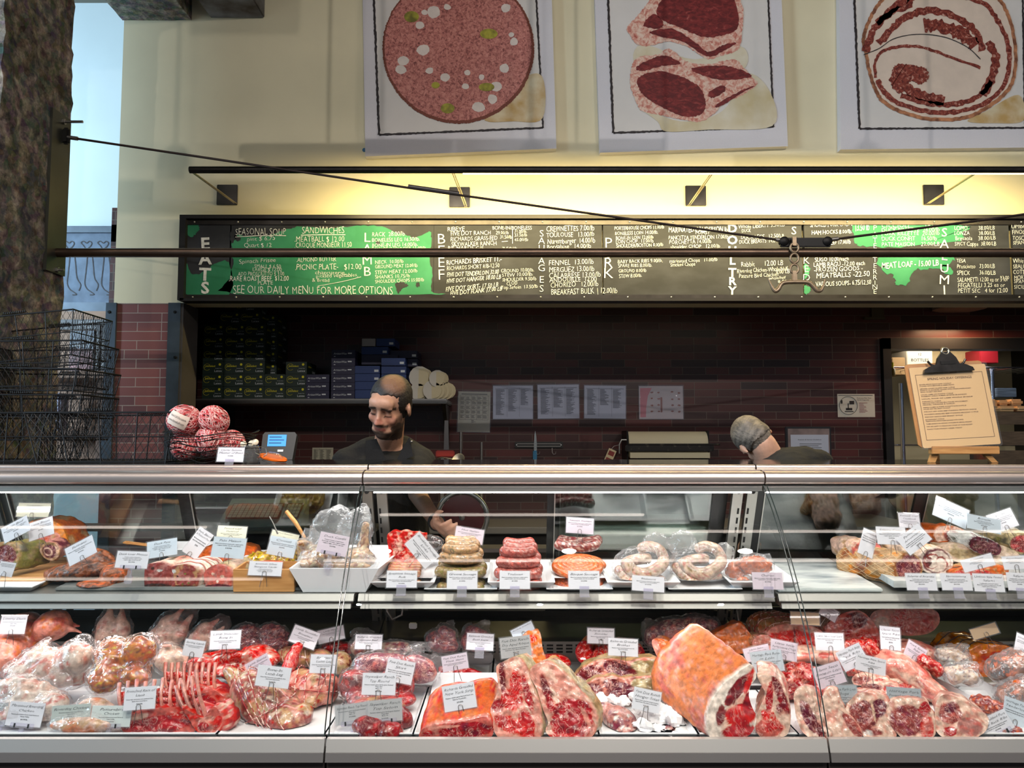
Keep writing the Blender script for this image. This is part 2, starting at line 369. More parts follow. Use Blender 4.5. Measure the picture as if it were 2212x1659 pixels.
def meat_print(name, c1, c2, c3, sc, lo=.35, hi=.65, stretch=(1, 1, 1), edge=0.):
    """printed meat: muscle with pale grain lines"""
    m = bpy.data.materials.new(name); m.use_nodes = True; N = m.node_tree.nodes; L = m.node_tree.links; b = N['Principled BSDF']; b.inputs['Roughness'].default_value = .6
    tc = N.new('ShaderNodeTexCoord'); mp = N.new('ShaderNodeMapping'); mp.inputs['Scale'].default_value = stretch; L.new(tc.outputs['Object'], mp.inputs[0])
    n1 = N.new('ShaderNodeTexNoise'); n1.inputs['Scale'].default_value = sc; n1.inputs['Detail'].default_value = 8; n1.inputs['Roughness'].default_value = .65; n1.inputs['Distortion'].default_value = .8; L.new(mp.outputs[0], n1.inputs[0])
    r = N.new('ShaderNodeValToRGB'); e = r.color_ramp.elements; e[0].position = lo; e[0].color = (*c1, 1); e[1].position = hi; e[1].color = (*c3, 1); q = e.new((lo + hi) / 2); q.color = (*c2, 1)
    L.new(n1.outputs[0], r.inputs[0]); L.new(r.outputs[0], b.inputs['Base Color']); return m
def poster(corners, inner, label, nm):
    (x0, y0), (x1, y1), (x2, y2), (x3, y3) = corners      # top-left, top-right, bottom-right, bottom-left (px), front plane
    t = thing(nm, label, 'poster', P((x2 + x3) / 2, (y2 + y3) / 2, WY), group='meat pictures on the cream wall')
    o = Vector(t.location); Yf = WY - .045
    fr_ = [P(x, y, Yf) for x, y in corners]; bk = [Vector((v.x, WY - .001, v.z)) for v in fr_]
    mb = MB(); mb.add([v - o for v in fr_ + bk], [(0, 1, 2, 3), (4, 5, 6, 7), (0, 1, 5, 4), (1, 2, 6, 5), (2, 3, 7, 6), (3, 0, 4, 7)])
    mb.build('canvas', canvas_m, t)
    def add(name, mbx, m):
        mbx.v = [(v[0] - o.x, v[1] - o.y, v[2] - o.z) for v in mbx.v]; return mbx.build(name, m, t)
    k = MB(); k.poly([P(x, y, Yf - .0015) for x, y in inner]); add('printed_sheet', k, paper_in)
    k = MB()
    for i in range(4):
        a, b = inner[i], inner[(i + 1) % 4]; L_ = [(a[0] + (b[0] - a[0]) * q / 14., a[1] + (b[1] - a[1]) * q / 14.) for q in range(15)]
        band_mesh(k, L_, 4.2 if i in (1, 2) else 5., Yf - .003, i + 5, .35)
    add('border', k, ink)
    return t, Yf, add
def polys(Y, lst, seed=0, amp=0, smooth=6):
    k = MB()
    for j, p in enumerate(lst):
        q = cat_rom(p, smooth) if smooth else p
        if amp: q = jag(q, amp, seed + j, 2)
        k.poly([P(x, y, Y) for x, y in q])
    return k
# -- first picture: round slice of mortadella
t, Yf, add = poster([(781, -130), (1188, -130), (1202, 321), (789, 338)], [(804, -90), (1154, -90), (1173, 276), (819, 291)], 'framed canvas print of a round speckled pink sausage slice with white and green cubes', 'poster')
add('printed_shade', polys(Yf - .004, [[(1045, 255), (1120, 175), (1171, 165), (1172, 255), (1110, 262)]]), mat('print_tan', H(196, 160, 100), .6, col2=H(225, 212, 180), vscale=9))
cx, cy, R = 990, 104, 162
mort = meat_print('print_mortadella', H(120, 62, 60), H(190, 116, 108), H(212, 146, 134), 70, .36, .62)
add('printed_slice_rim', polys(Yf - .005, [[(cx + (R + 2) * math.cos(a), cy + (R + 1) * math.sin(a)) for a in np.linspace(0, 2 * PI, 40)[:-1]]], amp=1), mat('print_rim', H(120, 60, 44), .6))
add('printed_slice', polys(Yf - .0062, [[(cx - 1 + (R - 3) * math.cos(a), cy - 2 + (R - 4) * math.sin(a)) for a in np.linspace(0, 2 * PI, 40)[:-1]]], amp=1), mort)
cubes = []; r = random.Random(3)
for (x, y, s) in [(936, 26, 16), (917, 27, 7), (906, 55, 10), (914, 107, 14), (871, 132, 12), (866, 150, 12), (928, 153, 9), (961, 166, 11), (1006, 187, 8), (1010, 157, 7), (1092, 17, 12), (1110, 90, 10), (1090, 148, 12), (1072, 187, 14), (1064, 214, 12), (1034, 231, 14), (966, 15, 8), (1105, 75, 6), (1040, 167, 7), (873, -20, 12), (1000, -25, 14), (1080, -30, 10)]:
    a0 = r.random() * 2; cubes.append([(x + s * r.uniform(.8, 1.15) * math.cos(a0 + k * PI / 2.5), y + s * .9 * r.uniform(.8, 1.1) * math.sin(a0 + k * PI / 2.5)) for k in range(5)])
for q_ in cubes: add('printed_fat_cube', polys(Yf - .0072, [q_], smooth=2), mat('print_fat', H(232, 220, 212), .6, var=.1, vscale=30))
nuts = [[(x + a * math.cos(q + ro), y + b_ * math.sin(q + ro)) for q in np.linspace(0, 2 * PI, 9)[:-1]] for (x, y, a, b_, ro) in [(889, 36, 16, 12, .8), (1056, 73, 19, 11, .1), (1051, 188, 17, 9, .5), (967, 234, 15, 11, .1), (941, 184, 9, 7, .3)]]
for q_ in nuts: add('printed_pistachio', polys(Yf - .0082, [q_]), mat('print_pistachio', H(176, 170, 58), .6, col2=H(110, 104, 40), vscale=26))
# -- second picture: two chops
t, Yf, add = poster([(1281, -130), (1683, -130), (1702, 316), (1296, 330)], [(1310, -90), (1656, -90), (1671, 274), (1325, 287)], 'framed canvas print of two raw red rib chops, one above the other', 'poster')
add('printed_shade', polys(Yf - .004, [[(1378, 228), (1420, 262), (1440, 284), (1530, 280), (1668, 272), (1664, 200), (1615, 160), (1560, 240), (1470, 262)], [(1385, 96), (1500, 128), (1600, 100), (1606, 150), (1500, 190), (1380, 150)]]), mat('print_sand', H(206, 190, 148), .6, col2=H(228, 220, 200), vscale=5))
mus = meat_print('print_muscle', H(96, 20, 24), H(138, 42, 42), H(205, 130, 118), 26, .42, .80, (1, 1, 2))
rimf = meat_print('print_rim_fat', H(176, 70, 62), H(216, 150, 132), H(236, 208, 190), 40, .3, .6)
add('printed_chop_fat', polys(Yf - .005, [[(1354, 60), (1378, 32), (1400, 5), (1420, -30), (1470, -60), (1570, -55), (1603, 10), (1604, 60), (1596, 105), (1566, 118), (1530, 128), (1508, 116), (1480, 99), (1440, 90), (1400, 100), (1375, 95), (1362, 78)],
    [(1361, 172), (1366, 140), (1382, 122), (1420, 118), (1440, 105), (1458, 112), (1482, 132), (1530, 138), (1585, 128), (1605, 145), (1626, 168), (1636, 182), (1604, 205), (1562, 225), (1545, 243), (1512, 263), (1470, 258), (1425, 248), (1385, 238), (1366, 200)]], amp=1.2), rimf)
add('printed_chop_muscle', polys(Yf - .0062, [[(1418, 30), (1432, -5), (1480, -40), (1565, -35), (1592, 20), (1592, 62), (1562, 76), (1520, 80), (1470, 60), (1440, 48)], [(1390, 55), (1412, 30), (1432, 48), (1424, 62)], [(1402, 70), (1452, 62), (1500, 90), (1530, 112), (1560, 98), (1592, 92), (1560, 112), (1526, 122), (1480, 92), (1440, 82)],
    [(1376, 176), (1392, 160), (1430, 154), (1478, 168), (1512, 190), (1524, 220), (1516, 246), (1478, 252), (1430, 232), (1390, 206)], [(1374, 146), (1404, 128), (1438, 120), (1470, 138), (1430, 142), (1390, 154)], [(1496, 146), (1560, 142), (1600, 150), (1622, 166), (1560, 172), (1510, 160)], [(1530, 200), (1560, 184), (1566, 196), (1540, 212)], [(1548, 226), (1600, 196), (1630, 186), (1600, 202), (1556, 230)]], amp=1.1, smooth=5), mus)
# -- third picture: rolled pancetta
t, Yf, add = poster([(1812, -130), (2290, -130), (2290, 318), (1816, 323)], [(1842, -90), (2208, -90), (2214, 276), (1857, 278)], 'framed canvas print of a rolled white and red pork belly slice with a spiral', 'poster')
add('printed_shade', polys(Yf - .004, [[(2090, 262), (2130, 240), (2200, 205), (2211, 260), (2150, 266)]]), mat('print_tan', H(196, 160, 100), .6))
o3 = [(1862, 80), (1880, 30), (1910, -10), (1960, -50), (2050, -70), (2120, -40), (2165, 0), (2190, 60), (2198, 130), (2185, 190), (2140, 232), (2085, 258), (2020, 262), (1960, 250), (1905, 222), (1882, 180), (1868, 122)]
add('printed_rind', polys(Yf - .005, [o3], amp=1), mat('print_rind', H(206, 140, 98), .6, col2=H(120, 70, 48), vscale=30))
sc_ = [(2030 + (x - 2030) * .955, 104 + (y - 104) * .95) for x, y in o3]
add('printed_roll_fat', polys(Yf - .006, [sc_], amp=1), mat('print_roll_fat', H(232, 212, 194), .6, var=.08, vscale=14))
rb = meat_print('print_red_band', H(92, 26, 20), H(150, 62, 46), H(226, 190, 170), 60, .4, .72)
k = MB()
for (pts, wd) in [([(1870, 112), (1884, 70), (1912, 36), (1960, -4), (2010, -30)], 15), ([(1894, 50), (1930, 24), (1962, 14), (1975, -8), (2040, -22)], 12), ([(1898, 94), (1924, 66), (1956, 38), (1996, 24), (2040, 28), (2086, 50), (2112, 76), (2122, 110)], 15),
    ([(1996, 56), (2020, 54), (2060, 66), (2092, 84), (2106, 100)], 26), ([(2134, 90), (2150, 120), (2146, 160), (2124, 206)], 17), ([(2084, -6), (2128, 10), (2156, 46), (2176, 90), (2180, 140), (2164, 190), (2120, 226), (2060, 242), (2000, 240), (1940, 222), (1908, 196), (1896, 172)], 10), ([(1892, 168), (1890, 138), (1905, 112), (1936, 102), (1976, 100), (2012, 108), (2060, 126), (2118, 146)], 6.5), ([(1946, 206), (1990, 220), (2036, 226), (2078, 222), (2116, 206), (2142, 176)], 11),
    ([(1924, 166), (1960, 192), (2000, 208), (2040, 218)], 20)]: band_mesh(k, pts, wd, Yf - .0075, len(pts), .35)
add('printed_red_bands', k, rb)
add('printed_rosette', polys(Yf - .0085, [[(1925, 165), (1932, 142), (1955, 138), (1978, 142), (2000, 148), (2006, 168), (1990, 182), (1968, 176), (1956, 196), (1940, 200), (1926, 184)]], amp=2), rb)
add('printed_spiral_line', (lambda k: (band_mesh(k, [(1866, 118), (1900, 104), (1930, 84), (1980, 74), (2040, 80), (2090, 102), (2118, 128)], 1.6, Yf - .0092, 3), k)[1])(MB()), ink)
# small blue dot on the wall beside the first picture
tag(MB().lathe([(.0, 0), (.012, 0), (.011, .003), (0, .0035)], 14, Matrix.Translation(P(787, 324, WY)) @ Matrix.Rotation(PI / 2, 4, 'X')).build('wall_sticker', mat('blue_sticker', H(48, 110, 150), .5)), 'small blue round dot on the cream wall beside the sausage picture', 'sticker')

# ================================================================ PICTURE-WALL LIGHT BAR
LB = thing('light_bar', 'long dark metal tube light on four arms above the chalkboard', 'wall light', P(1300, 367, 3.8))
o = Vector(LB.location)
z0 = o.z; x0, x1 = P(410, 367, 3.8).x, 3.3
MB().tube([(x0 - o.x, 0, 0), (x1 - o.x, 0, 0)], .0175, 20).build('housing', steel_dark, LB, smooth=True)
MB().tube([(P(1000, 372, 3.8).x - o.x, .006, -.012), (x1 - o.x, .006, -.012)], .009, 12).build('lamp_tube', mat('lamp_glow', (1, .85, .5), .5, emis=(1, .86, .56), es=9), LB)
for (px, py, bx) in [(492, 422, 415), (993, 427, 978), (1502, 424, 1540), (2015, 422, 2112)]:
    c = P(px, py, WY); e = P(bx, 374, 3.8)
    pl = MB().box((c.x - .058 - o.x, WY - .014 - o.y, c.z - .058 - o.z), (c.x + .058 - o.x, WY - .001 - o.y, c.z + .058 - o.z), bev=.003).build('wall_plate', mat('polished_plate', H(120, 118, 116), .18, metal=.95, var=.3, vscale=20), LB, smooth=30)
    for d in (-.005, .005):
        MB().tube([(c.x + (.035 if px > 600 and px < 1200 else (-.035 if px > 1200 else .05)) + d - o.x, WY - .012 - o.y, c.z - .05 - o.z), (e.x + d - o.x, 0, -.01)], .0032, 8).build('arm', mat('polished_rod', H(190, 180, 160), .2, metal=1.), LB, smooth=True)

# ================================================================ CHALKBOARD
BDY = 4.185
slate = mat('chalkboard_slate', H(26, 29, 36), .75, var=0, col2=H(50, 53, 62), vscale=4.5, vlo=.40, vhi=.75, vstretch=(1, 1, 2))
green = mat('chalkboard_green', H(22, 108, 74), .7, col2=H(52, 134, 100), vscale=5, vlo=.42, vhi=.8)
bluegreen = mat('chalkboard_worn_green', H(86, 142, 130), .75)
BD = thing('menu_chalkboard', 'long black and green chalkboard menu in a riveted steel frame', 'chalkboard', P(1300, 560, BDY))
o = Vector(BD.location)
def rel(mb, o=o): mb.v = [(v[0] - o.x, v[1] - o.y, v[2] - o.z) for v in mb.v]; return mb
def brect(mb, x0, y0, x1, y1, Ya, Yb):
    a, b = P(x0, y0, BDY), P(x1, y1, BDY); mb.box((min(a.x, b.x), Ya, min(a.z, b.z)), (max(a.x, b.x), Yb, max(a.z, b.z)))
XE = 2560
for i, (a, b) in enumerate([(400, 497), (497, 937), (937, 1302), (1302, 1736), (1736, 2186), (2186, XE)]):
    k = MB(); brect(k, a + .8, 484, b - .8, 640, BDY, BDY + .02); rel(k).build('panel', slate, BD)
k = MB()
brect(k, 393, 467, XE, 475, BDY - .03, WY - .001); brect(k, 393, 475, 401, 650, BDY - .03, WY - .001); brect(k, 393, 646, XE, 652, BDY - .03, WY - .001)
rel(k).build('frame', mat('black_angle_iron', H(40, 38, 38), .45, metal=.5), BD)
k = MB(); brect(k, 401, 475, XE, 486, BDY - .008, BDY + .02); brect(k, 401, 637, XE, 646, BDY - .008, BDY + .02); rel(k).build('edge_strip', steel_dark, BD)
k = MB()
for i in range(24):
    for (py, dx) in ((479.5, 420), (642, 416)):
        k.lathe([(.0055, 0), (.005, .004), (.002, .006)], 8, Matrix.Translation(P(dx + i * 94, py, BDY - .008)) @ Matrix.Rotation(PI / 2, 4, 'X'))
rel(k).build('rivets', mat('rivet', H(190, 188, 184), .3, metal=.9), BD, smooth=True)
k = MB()
def gpatch(pts, amp=2.2, seed=1): rel(MB().poly([P(x, y, BDY - .0012) for x, y in jag(cat_rom(pts, 3), amp, seed, 2)])).build('green_paint', green, BD)
gpatch([(401, 487), (428, 487), (430, 498), (424, 503), (414, 512), (404, 505)], 1.5)
gpatch([(401, 568), (412, 590), (430, 592), (450, 580), (462, 570), (494, 566), (495, 636), (401, 636)], 1.2, 2)
gpatch([(504, 508), (560, 512), (620, 496), (640, 490), (700, 492), (770, 488), (815, 488), (868, 506), (900, 512), (928, 500), (932, 520), (928, 560), (934, 590), (930, 630), (932, 636), (506, 636), (498, 600), (503, 570), (502, 540)], 1.8, 3)
gpatch([(1842, 490), (1846, 520), (1862, 532), (1930, 534), (2010, 528), (2076, 520), (2080, 500), (2094, 487), (1990, 487), (1880, 487), (1846, 484)], 2.5, 4)
gpatch([(1896, 556), (1905, 584), (1930, 596), (1936, 612), (1960, 616), (1972, 586), (2002, 580), (2040, 576), (2062, 560), (2050, 552), (1960, 552)], 3, 5)
gpatch([(1738, 568), (1750, 580), (1742, 600), (1738, 600)], 2, 6); gpatch([(1738, 618), (1752, 622), (1744, 636), (1738, 634)], 2, 7); gpatch([(2034, 574), (2052, 576), (2060, 590), (2044, 592)], 2, 8)
for j, p in enumerate([[(498, 500), (512, 506), (506, 520), (499, 524)], [(854, 612), (872, 610), (882, 618), (868, 624), (860, 634), (856, 622)], [(898, 612), (905, 610), (907, 618), (900, 620)], [(506, 508), (520, 515), (512, 522)], [(812, 520), (822, 524), (814, 530)]]):
    rel(MB().poly([P(x, y, BDY - .0022) for x, y in jag(cat_rom(p, 3), 1.2, j, 2)])).build('worn_spot', slate, BD)
# chalk writing
CH = MB()
def bt(px, py, h, s, slope=0., wid=.92, jit=1., thin=-.012, shear=0., fit=None, align='L'):
    V, F = lay_text(s, h, jit, shear, thin, wid, align, seed=int(px + py), fit=fit)
    CH.add([P(px + x, py - y + x * slope, BDY - .0035) for x, y in V], F)
def line(pts, wd=1.5): band_mesh(CH, pts, wd, BDY - .0035, int(pts[0][0]), .3)
def vert(px, ys, s, h, thin=.02, wid=1.1):
    for y, c in zip(ys, s): bt(px, y, h, c, 0, wid, .4, thin, align='C')
vert(443, (538, 571, 604, 634), 'EATS', 25, .03)
bt(508, 508, 15, 'SEASONAL SOUP', 0, fit=110); line([(508, 512), (560, 509), (618, 509)])
bt(533, 521, 9, 'pint $ 6.75', -.05, fit=62); bt(527, 534, 9, 'Quart $ 12', 0, fit=60)
bt(652, 504, 14, 'SANDWICHES', 0, fit=92); line([(650, 508), (700, 507), (746, 507)])
bt(636, 522, 12, '.MEATBALL $ 12.00', 0, fit=108); bt(636, 535, 11, '.CROQUE MONSIEUR 11.50', -.01, fit=124)
bt(516, 570, 9, 'Spinach Frisee', -.06, fit=80); bt(549, 579, 8, 'SMALL $ 6.50', 0, fit=58); bt(545, 586, 8, 'LARGE $ 12.00', 0, fit=64); bt(514, 596, 8.5, 'ADD PROSCIUTTO $ 3.00', -.01, fit=100)
bt(494, 607, 10.5, '.RARE ROAST BEEF  $12.00', 0, thin=.0, fit=130); bt(556, 615, 8, 'PLATE', 0, fit=34)
bt(640, 566, 9, '.ALMOND BUTTER', -.03, fit=86); bt(637, 583, 12, '.PICNIC PLATE-   $12.00', -.01, fit=144); bt(680, 592, 8, 'charcuterie,', .02, fit=68); bt(682, 600, 8, 'pickled vegetables,', -.03, fit=92); bt(674, 609, 8, '& Bread', 0, fit=38)
line([(686, 618), (740, 608), (780, 598)], .9)
bt(503, 634, 17, 'SEE OUR DAILY MENU FOR MORE OPTIONS', .006, fit=346)
vert(793, (523, 548, 572, 596), 'LAMB', 20, -.005)
for (y, s, w_, sl) in [(511, 'RACK  28.00/lb', 72, -.03), (523, 'BONELESS LEG 16.50/lb.', 104, -.03), (534, 'BONE-IN LEG 14.00/lb.', 100, -.03), (543, 'SQUARE SHOULDER 11.00/lb', 118, -.03)]: bt(803, y, 9.5 if y < 515 else 8, s, sl, fit=w_)
for (y, s, w_) in [(570, 'NECK  10.00/lb', 62), (580, 'GROUND MEAT 12.00/lb', 92), (592, 'STEW MEAT 12.00/lb', 92), (602, 'SHANKS 10.75/lb', 76), (612, 'SHOULDER CHOPS 15.00/lb', 106)]: bt(810, y, 7.5, s, -.04, fit=w_)
vert(953, (527, 552, 578, 604), 'BEEF', 22, -.01)
bt(966, 499, 9, 'RIBEYE', 0, fit=38); bt(1063, 496, 8, 'BONE-IN/BONELESS', 0, fit=86); bt(973, 509, 9, 'FIVE DOT RANCH', -.03, fit=88); bt(973, 521, 9, 'RICHARDS GRASS-FED', -.03, fit=102); bt(975, 532, 9, 'SKYWALKER RANCH', -.03, fit=98)
bt(1071, 506, 7, '29.00/lb', 0, fit=28); bt(1080, 515, 7, '31.50/lb', 0, fit=26); bt(1111, 503, 7, '31.00/lb.', 0, fit=28); bt(1111, 511, 7, '33.50/lb', 0, fit=28); bt(1111, 521, 7, '45.00/lb', 0, fit=30); line([(1107, 495), (1107, 526)], 1); line([(1084, 522), (1097, 521)], 1)
bt(967, 540, 9, 'RICHARDS G/F', 0, fit=78); bt(1084, 541, 7, '7.50/lb', -.03, fit=34)
bt(964, 572, 10, 'RICHARDS BRISKET 11.-', -.07, fit=120, thin=.0); bt(965, 584, 9, 'RICHARDS SHORT RIB-12.50', -.06, fit=114); bt(965, 598, 9, 'FIVE DOT TENDERLOIN 32.00', -.06, fit=112, shear=.2, thin=0); bt(964, 612, 9, 'FIVE DOT HANGER 18.00 LB', -.09, fit=118, shear=.2, thin=0)
bt(962, 630, 10, 'FIVE DOT SKIRT- 17.50 LB', -.09, fit=114, shear=.2, thin=0); bt(972, 638, 9, 'FIVE DOT FLANK 17.00 LB', -.09, fit=112, shear=.2, thin=0)
for (x, y, s, w_) in [(1082, 589, 'GROUND 10.00/lb.', 72), (1084, 598, 'STEW 10.00/lb.', 68), (1085, 608, 'SHOULDER 9.50/lb', 74), (1094, 616, 'CLOD', 24), (1082, 625, 'Top Sirloin  13.50/lb', 80)]: bt(x, y, 7.5, s, -.04, fit=w_)
vert(1170, (511, 527, 542, 570, 586, 611, 630), 'SAUAGES', 14, -.012)
for (x, y, h, s, w_) in [(1180, 500, 11, 'CREPINETTES 7.00/lb', 104), (1180, 513, 10, 'TOULOUSE   13.00/lb', 104), (1182, 527, 11, 'Nuremburger  14.00/lb', 104), (1181, 538, 9, 'Bordalaise   14.00/lb', 96), (1185, 573, 11, 'FENNEL  13.00/lb', 98), (1186, 588, 11, 'MERGUEZ 13.00/lb', 98), (1186, 601, 11, 'CALABRESE 13.00/lb', 112), (1187, 610, 10, 'ANDOUILLE  12.00', 102), (1189, 621, 11, 'CHORIZO   12.00/lb', 104), (1190, 637, 12, 'BREAKFAST BULK  | 12.00/lb', 144)]: bt(x, y, h, s, -.03, fit=w_)
vert(1314, (535, 558, 579, 601), 'PORK', 22, -.01)
for (x, y, s, w_) in [(1327, 497, 'PORTERHOUSE CHOPS 11.00/lb', 108), (1328, 508, 'BONELESS LOIN 14.00/lb.', 94), (1330, 518, 'BONE-IN LOIN 12.00/lb', 82), (1330, 526, 'LOIN CHOP . 13.00/lb', 82), (1331, 535, 'SHOULDER/BOSTON 8.00/lb', 102), (1334, 569, 'BABY BACK RIBS 9.00/lb.', 98), (1335, 578, 'SPARE RIBS 8.00/lb.', 74), (1336, 589, 'GROUND 8.00/lb', 60), (1337, 600, 'STEW 8.00/lb.', 50)]: bt(x, y, 7.5, s, -.03, fit=w_)
bt(1444, 502, 11, 'MARINATED CANDERSON lb', -.01, fit=128, thin=0); bt(1500, 505, 7, 'TOAST', 0, fit=34); bt(1444, 518, 8.5, 'PANCETTA TENDERLOIN 17.00/lb', -.02, fit=130); bt(1445, 528, 9, 'PORCHETTA 14.00/lb', -.03, fit=92); bt(1448, 537, 8, 'shoulder CHOP   12.00/lb', -.02, fit=108)
bt(1446, 568, 7.5, 'marinated Chops   11.00/lb', -.04, fit=104); bt(1448, 576, 7.5, 'Smoked Chops', -.04, fit=54)
vert(1582, (502, 527, 549, 571, 597, 616, 636), 'POULTRY'.replace('P', 'D', 1)[:7], 17, .03)
for (x, y, h, s, w_) in [(1595, 494, 9, 'Whole LIBERTY 9.50/LB', 100), (1602, 502, 7, 'DUCK', 20), (1600, 517, 8, 'DUCK LEGS   12.50/LB', 94), (1596, 527, 8.5, 'DUCK BREASTS  14.00/LB', 94), (1600, 577, 11, 'Rabbit      12.00 LB', 92), (1592, 590, 9, 'Riverdog Chicken-Whole/Half-', 112), (1676, 592, 9, '8.00 LB', 30), (1596, 601, 9, 'Pasture Bird Chicken', 86), (1661, 604, 6, 'whole/half', 36), (1680, 611, 6, '8.50', 20)]: bt(x, y, h, s, -.05, fit=w_)
vert(1715, (506,), 'S', 16, 0); vert(1742, (570, 588, 607), 'KED', 15, -.012)
for (x, y, h, s, w_) in [(1750, 491, 9, 'SMOKED PORK CHOPS', 92), (1846, 499, 15, '13.50 lb', 32), (1753, 507, 8.5, 'HAM HOCKS 8.00/lb.', 88), (1790, 528, 8, 'BEEF 17.00/lb', 48), (1760, 566, 9, 'SUGO 10.00/each', 74), (1757, 577, 9.5, 'LAMB RAGU -12.00 each', 112), (1758, 588, 10, '-FROZEN GOODS -', 106), (1763, 601, 11, 'MEATBALLS -22.50', 116), (1762, 619, 10, 'VARIOUS SOUPS- 6.75/12.50', 120)]: bt(x, y, h, s, -.04, fit=w_, thin=0)
vert(1890, (497, 511, 524, 536, 566, 579, 592, 604, 616, 625, 635), 'PATETERRINE', 10.5, -.015)
for (x, y, s, w_) in [(1904, 492, 'CICCIOLI        18.00', 124), (1904, 501, 'DUCK RILLETTE  24.00/lb', 126), (1904, 509, 'PORK RILLETTE  20.00/lb', 126), (1904, 520, 'DUCK CONFIT    16.50/lb', 120), (1904, 532, 'PATE MAISON    22.00/LB', 126)]: bt(x, y, 8.5, s, -.01, fit=w_)
bt(1904, 580, 12, 'MEAT LOAF - 15.00 LB', -.06, fit=124, thin=.01)
vert(2040, (511, 536, 562, 589, 613, 636), 'SALUMI', 19, .0)
for (x, y, h, s, w_) in [(2061, 497, 9, 'LOMO        38.00/LB', 88), (2061, 508, 8.5, 'LONZA       38.00/LB', 88), (2063, 519, 8.5, 'Bresaola    38.00/LB', 88), (2062, 531, 8.5, 'SPICY Coppa  38.00/LB', 90), (2066, 567, 7.5, 'TESA', 20), (2067, 580, 9, 'Prosciutto   33.00/LB', 82), (2067, 594, 9, 'SPECK       36.00/LB', 84), (2068, 609, 9.5, 'SALAMETTI 12.00 ea or 3 for', 110), (2160, 603, 7, '33.00', 20), (2069, 621, 9.5, 'FEGATELLI 3.25 ea or', 102), (2069, 633, 9.5, 'PETIT SEC   4 for 12.00', 108), (2184, 493, 9, 'UMBRIA', 44), (2186, 506, 9, 'FINOCCHIONA', 68), (2187, 519, 9, 'TOSCANO', 48), (2188, 528, 8, 'SPANISH SALAMI', 78), (2188, 568, 9, 'White', 28), (2188, 580, 9, 'SBALORA', 42), (2188, 592, 9, 'COTTO', 34), (2190, 604, 9, 'MORTADELLA', 60), (2190, 612, 8, 'SPANISH', 40), (2190, 624, 9, 'SICILIAN', 42)]: bt(x, y, h, s, -.01, fit=w_)
rel(CH).build('chalk_lettering', mat('chalk', H(222, 226, 226), .9, var=.25, vscale=60), BD)

# ================================================================ RAIL, STAY CABLES AND HOOK
RY = 3.24
zr = P(700, 546, RY).z
rl = thing('hanging_rail', 'dark round steel pipe rail crossing in front of the chalkboard', 'rail', (-1.95, RY, zr))
MB().tube([(-.003, 0, 0), (4.6, 0, 0)], .0195, 20).build('pipe', mat('oiled_steel_pipe', H(112, 92, 78), .33, metal=.85, var=.25, vscale=10), rl, smooth=True)
pl = MB(); za, zb = P(118, 592, 3.25).z - zr, P(118, 250, 3.25).z - zr
pl.box((-.006, -.075, za), (.008, .06, zb)).build('column_plate', mat('plate_steel', H(92, 92, 84), .4, metal=.7, var=.2, vscale=6), rl)
for (py, l) in ((263, .085), (583, .03)):
    z = P(118, py, 3.24).z - zr
    MB().tube([(.008, 0, z), (.008 + l, 0, z)], .006, 10).lathe([(.013, 0), (.013, .009)], 6, Matrix.Translation((.008, 0, z)) @ Matrix.Rotation(PI / 2, 4, 'Y')).build('bolt', grey_steel, rl)
z = P(130, 294, 3.24).z - zr
MB().box((.008, -.012, z - .036), (.04, .012, z + .036), bev=.008).build('cable_lug', black_steel, rl, smooth=30)
hx = P(1743, 525, RY)
cb = mat('cable_steel', H(58, 46, 42), .4, metal=.6)
def cable(a, b, lab, sleeve=None):
    t_ = thing('stay_cable', lab, 'cable', a); d = b - a
    MB().tube([(0, 0, 0), d * .5 + Vector((0, 0, -.006)), d], .0052, 10).build('cable', cb, t_, smooth=True)
    if sleeve: MB().tube([d * sleeve[0], d * sleeve[1]], .0095, 12).build('turnbuckle', mat('turnbuckle_steel', H(96, 92, 90), .35, metal=.8), t_, smooth=True)
    for e, s_ in ((0, 1), (1, -1)): MB().tube([d * e, d * e + d.normalized() * .05 * s_], .009, 10).build('end_fitting', grey_steel, t_, smooth=True)
cable(P(143, 296, RY), P(1700, 521, RY), 'thin dark stay cable from the concrete column down to the hook plate', (.477, .548))
cable(P(1785, 519, RY), P(2500, 421, RY), 'thin dark stay cable rising from the hook plate, away from the column')
hp = MB().box((-.115, -.008, -.02), (.1, .008, .02), bev=.003)
for x in (-.1, .085): hp.lathe([(.017, -.014), (.02, -.01), (.02, .012), (.012, .016)], 16, Matrix.Translation((x, 0, .004)) @ Matrix.Rotation(PI / 2, 4, 'X'))
tag(hp.build('cable_plate', black_steel, loc=P(1743, 524, RY), smooth=30), 'black plate on the rail joining the two stay cables', 'bracket')
gb = thing('gambrel_hook', 'cast metal butcher hook with rings and two upturned arms hanging on the rail', 'meat hook', P(1716, 545, RY - .028))
brass = mat('worn_brass', H(168, 146, 120), .4, metal=.75, var=.25, vscale=30)
def px_rel(x, y): p = P(x, y, RY - .028); return p - Vector(gb.location)
k = MB().box((-.008, -.006, px_rel(1716, 512).z) , (.008, .006, px_rel(1716, 531).z)[:3])
k.build('strap', brass, gb)
for cyp in (535, 558, 581):
    c = px_rel(1716, cyp); MB().tube([c + Vector((.017 * math.cos(a), 0, .02 * math.sin(a))) for a in np.linspace(0, 2 * PI, 20)[:-1]], .0055, 8, closed=True).build('ring', brass, gb, smooth=True)
c = px_rel(1716, 598); MB().box((c.x - .011, -.006, c.z - .02), (c.x + .011, .006, c.z + .026), bev=.003).build('shank', brass, gb, smooth=30)
pts = [(1659, 602), (1664, 612), (1669, 622), (1675, 629), (1682, 624), (1688, 614), (1697, 610), (1722, 609), (1745, 610), (1756, 618), (1765, 628), (1774, 627), (1779, 616), (1782, 603)]
pp = [px_rel(x, y) for x, y in cat_rom([(a, b) for a, b in pts], 3, False)]
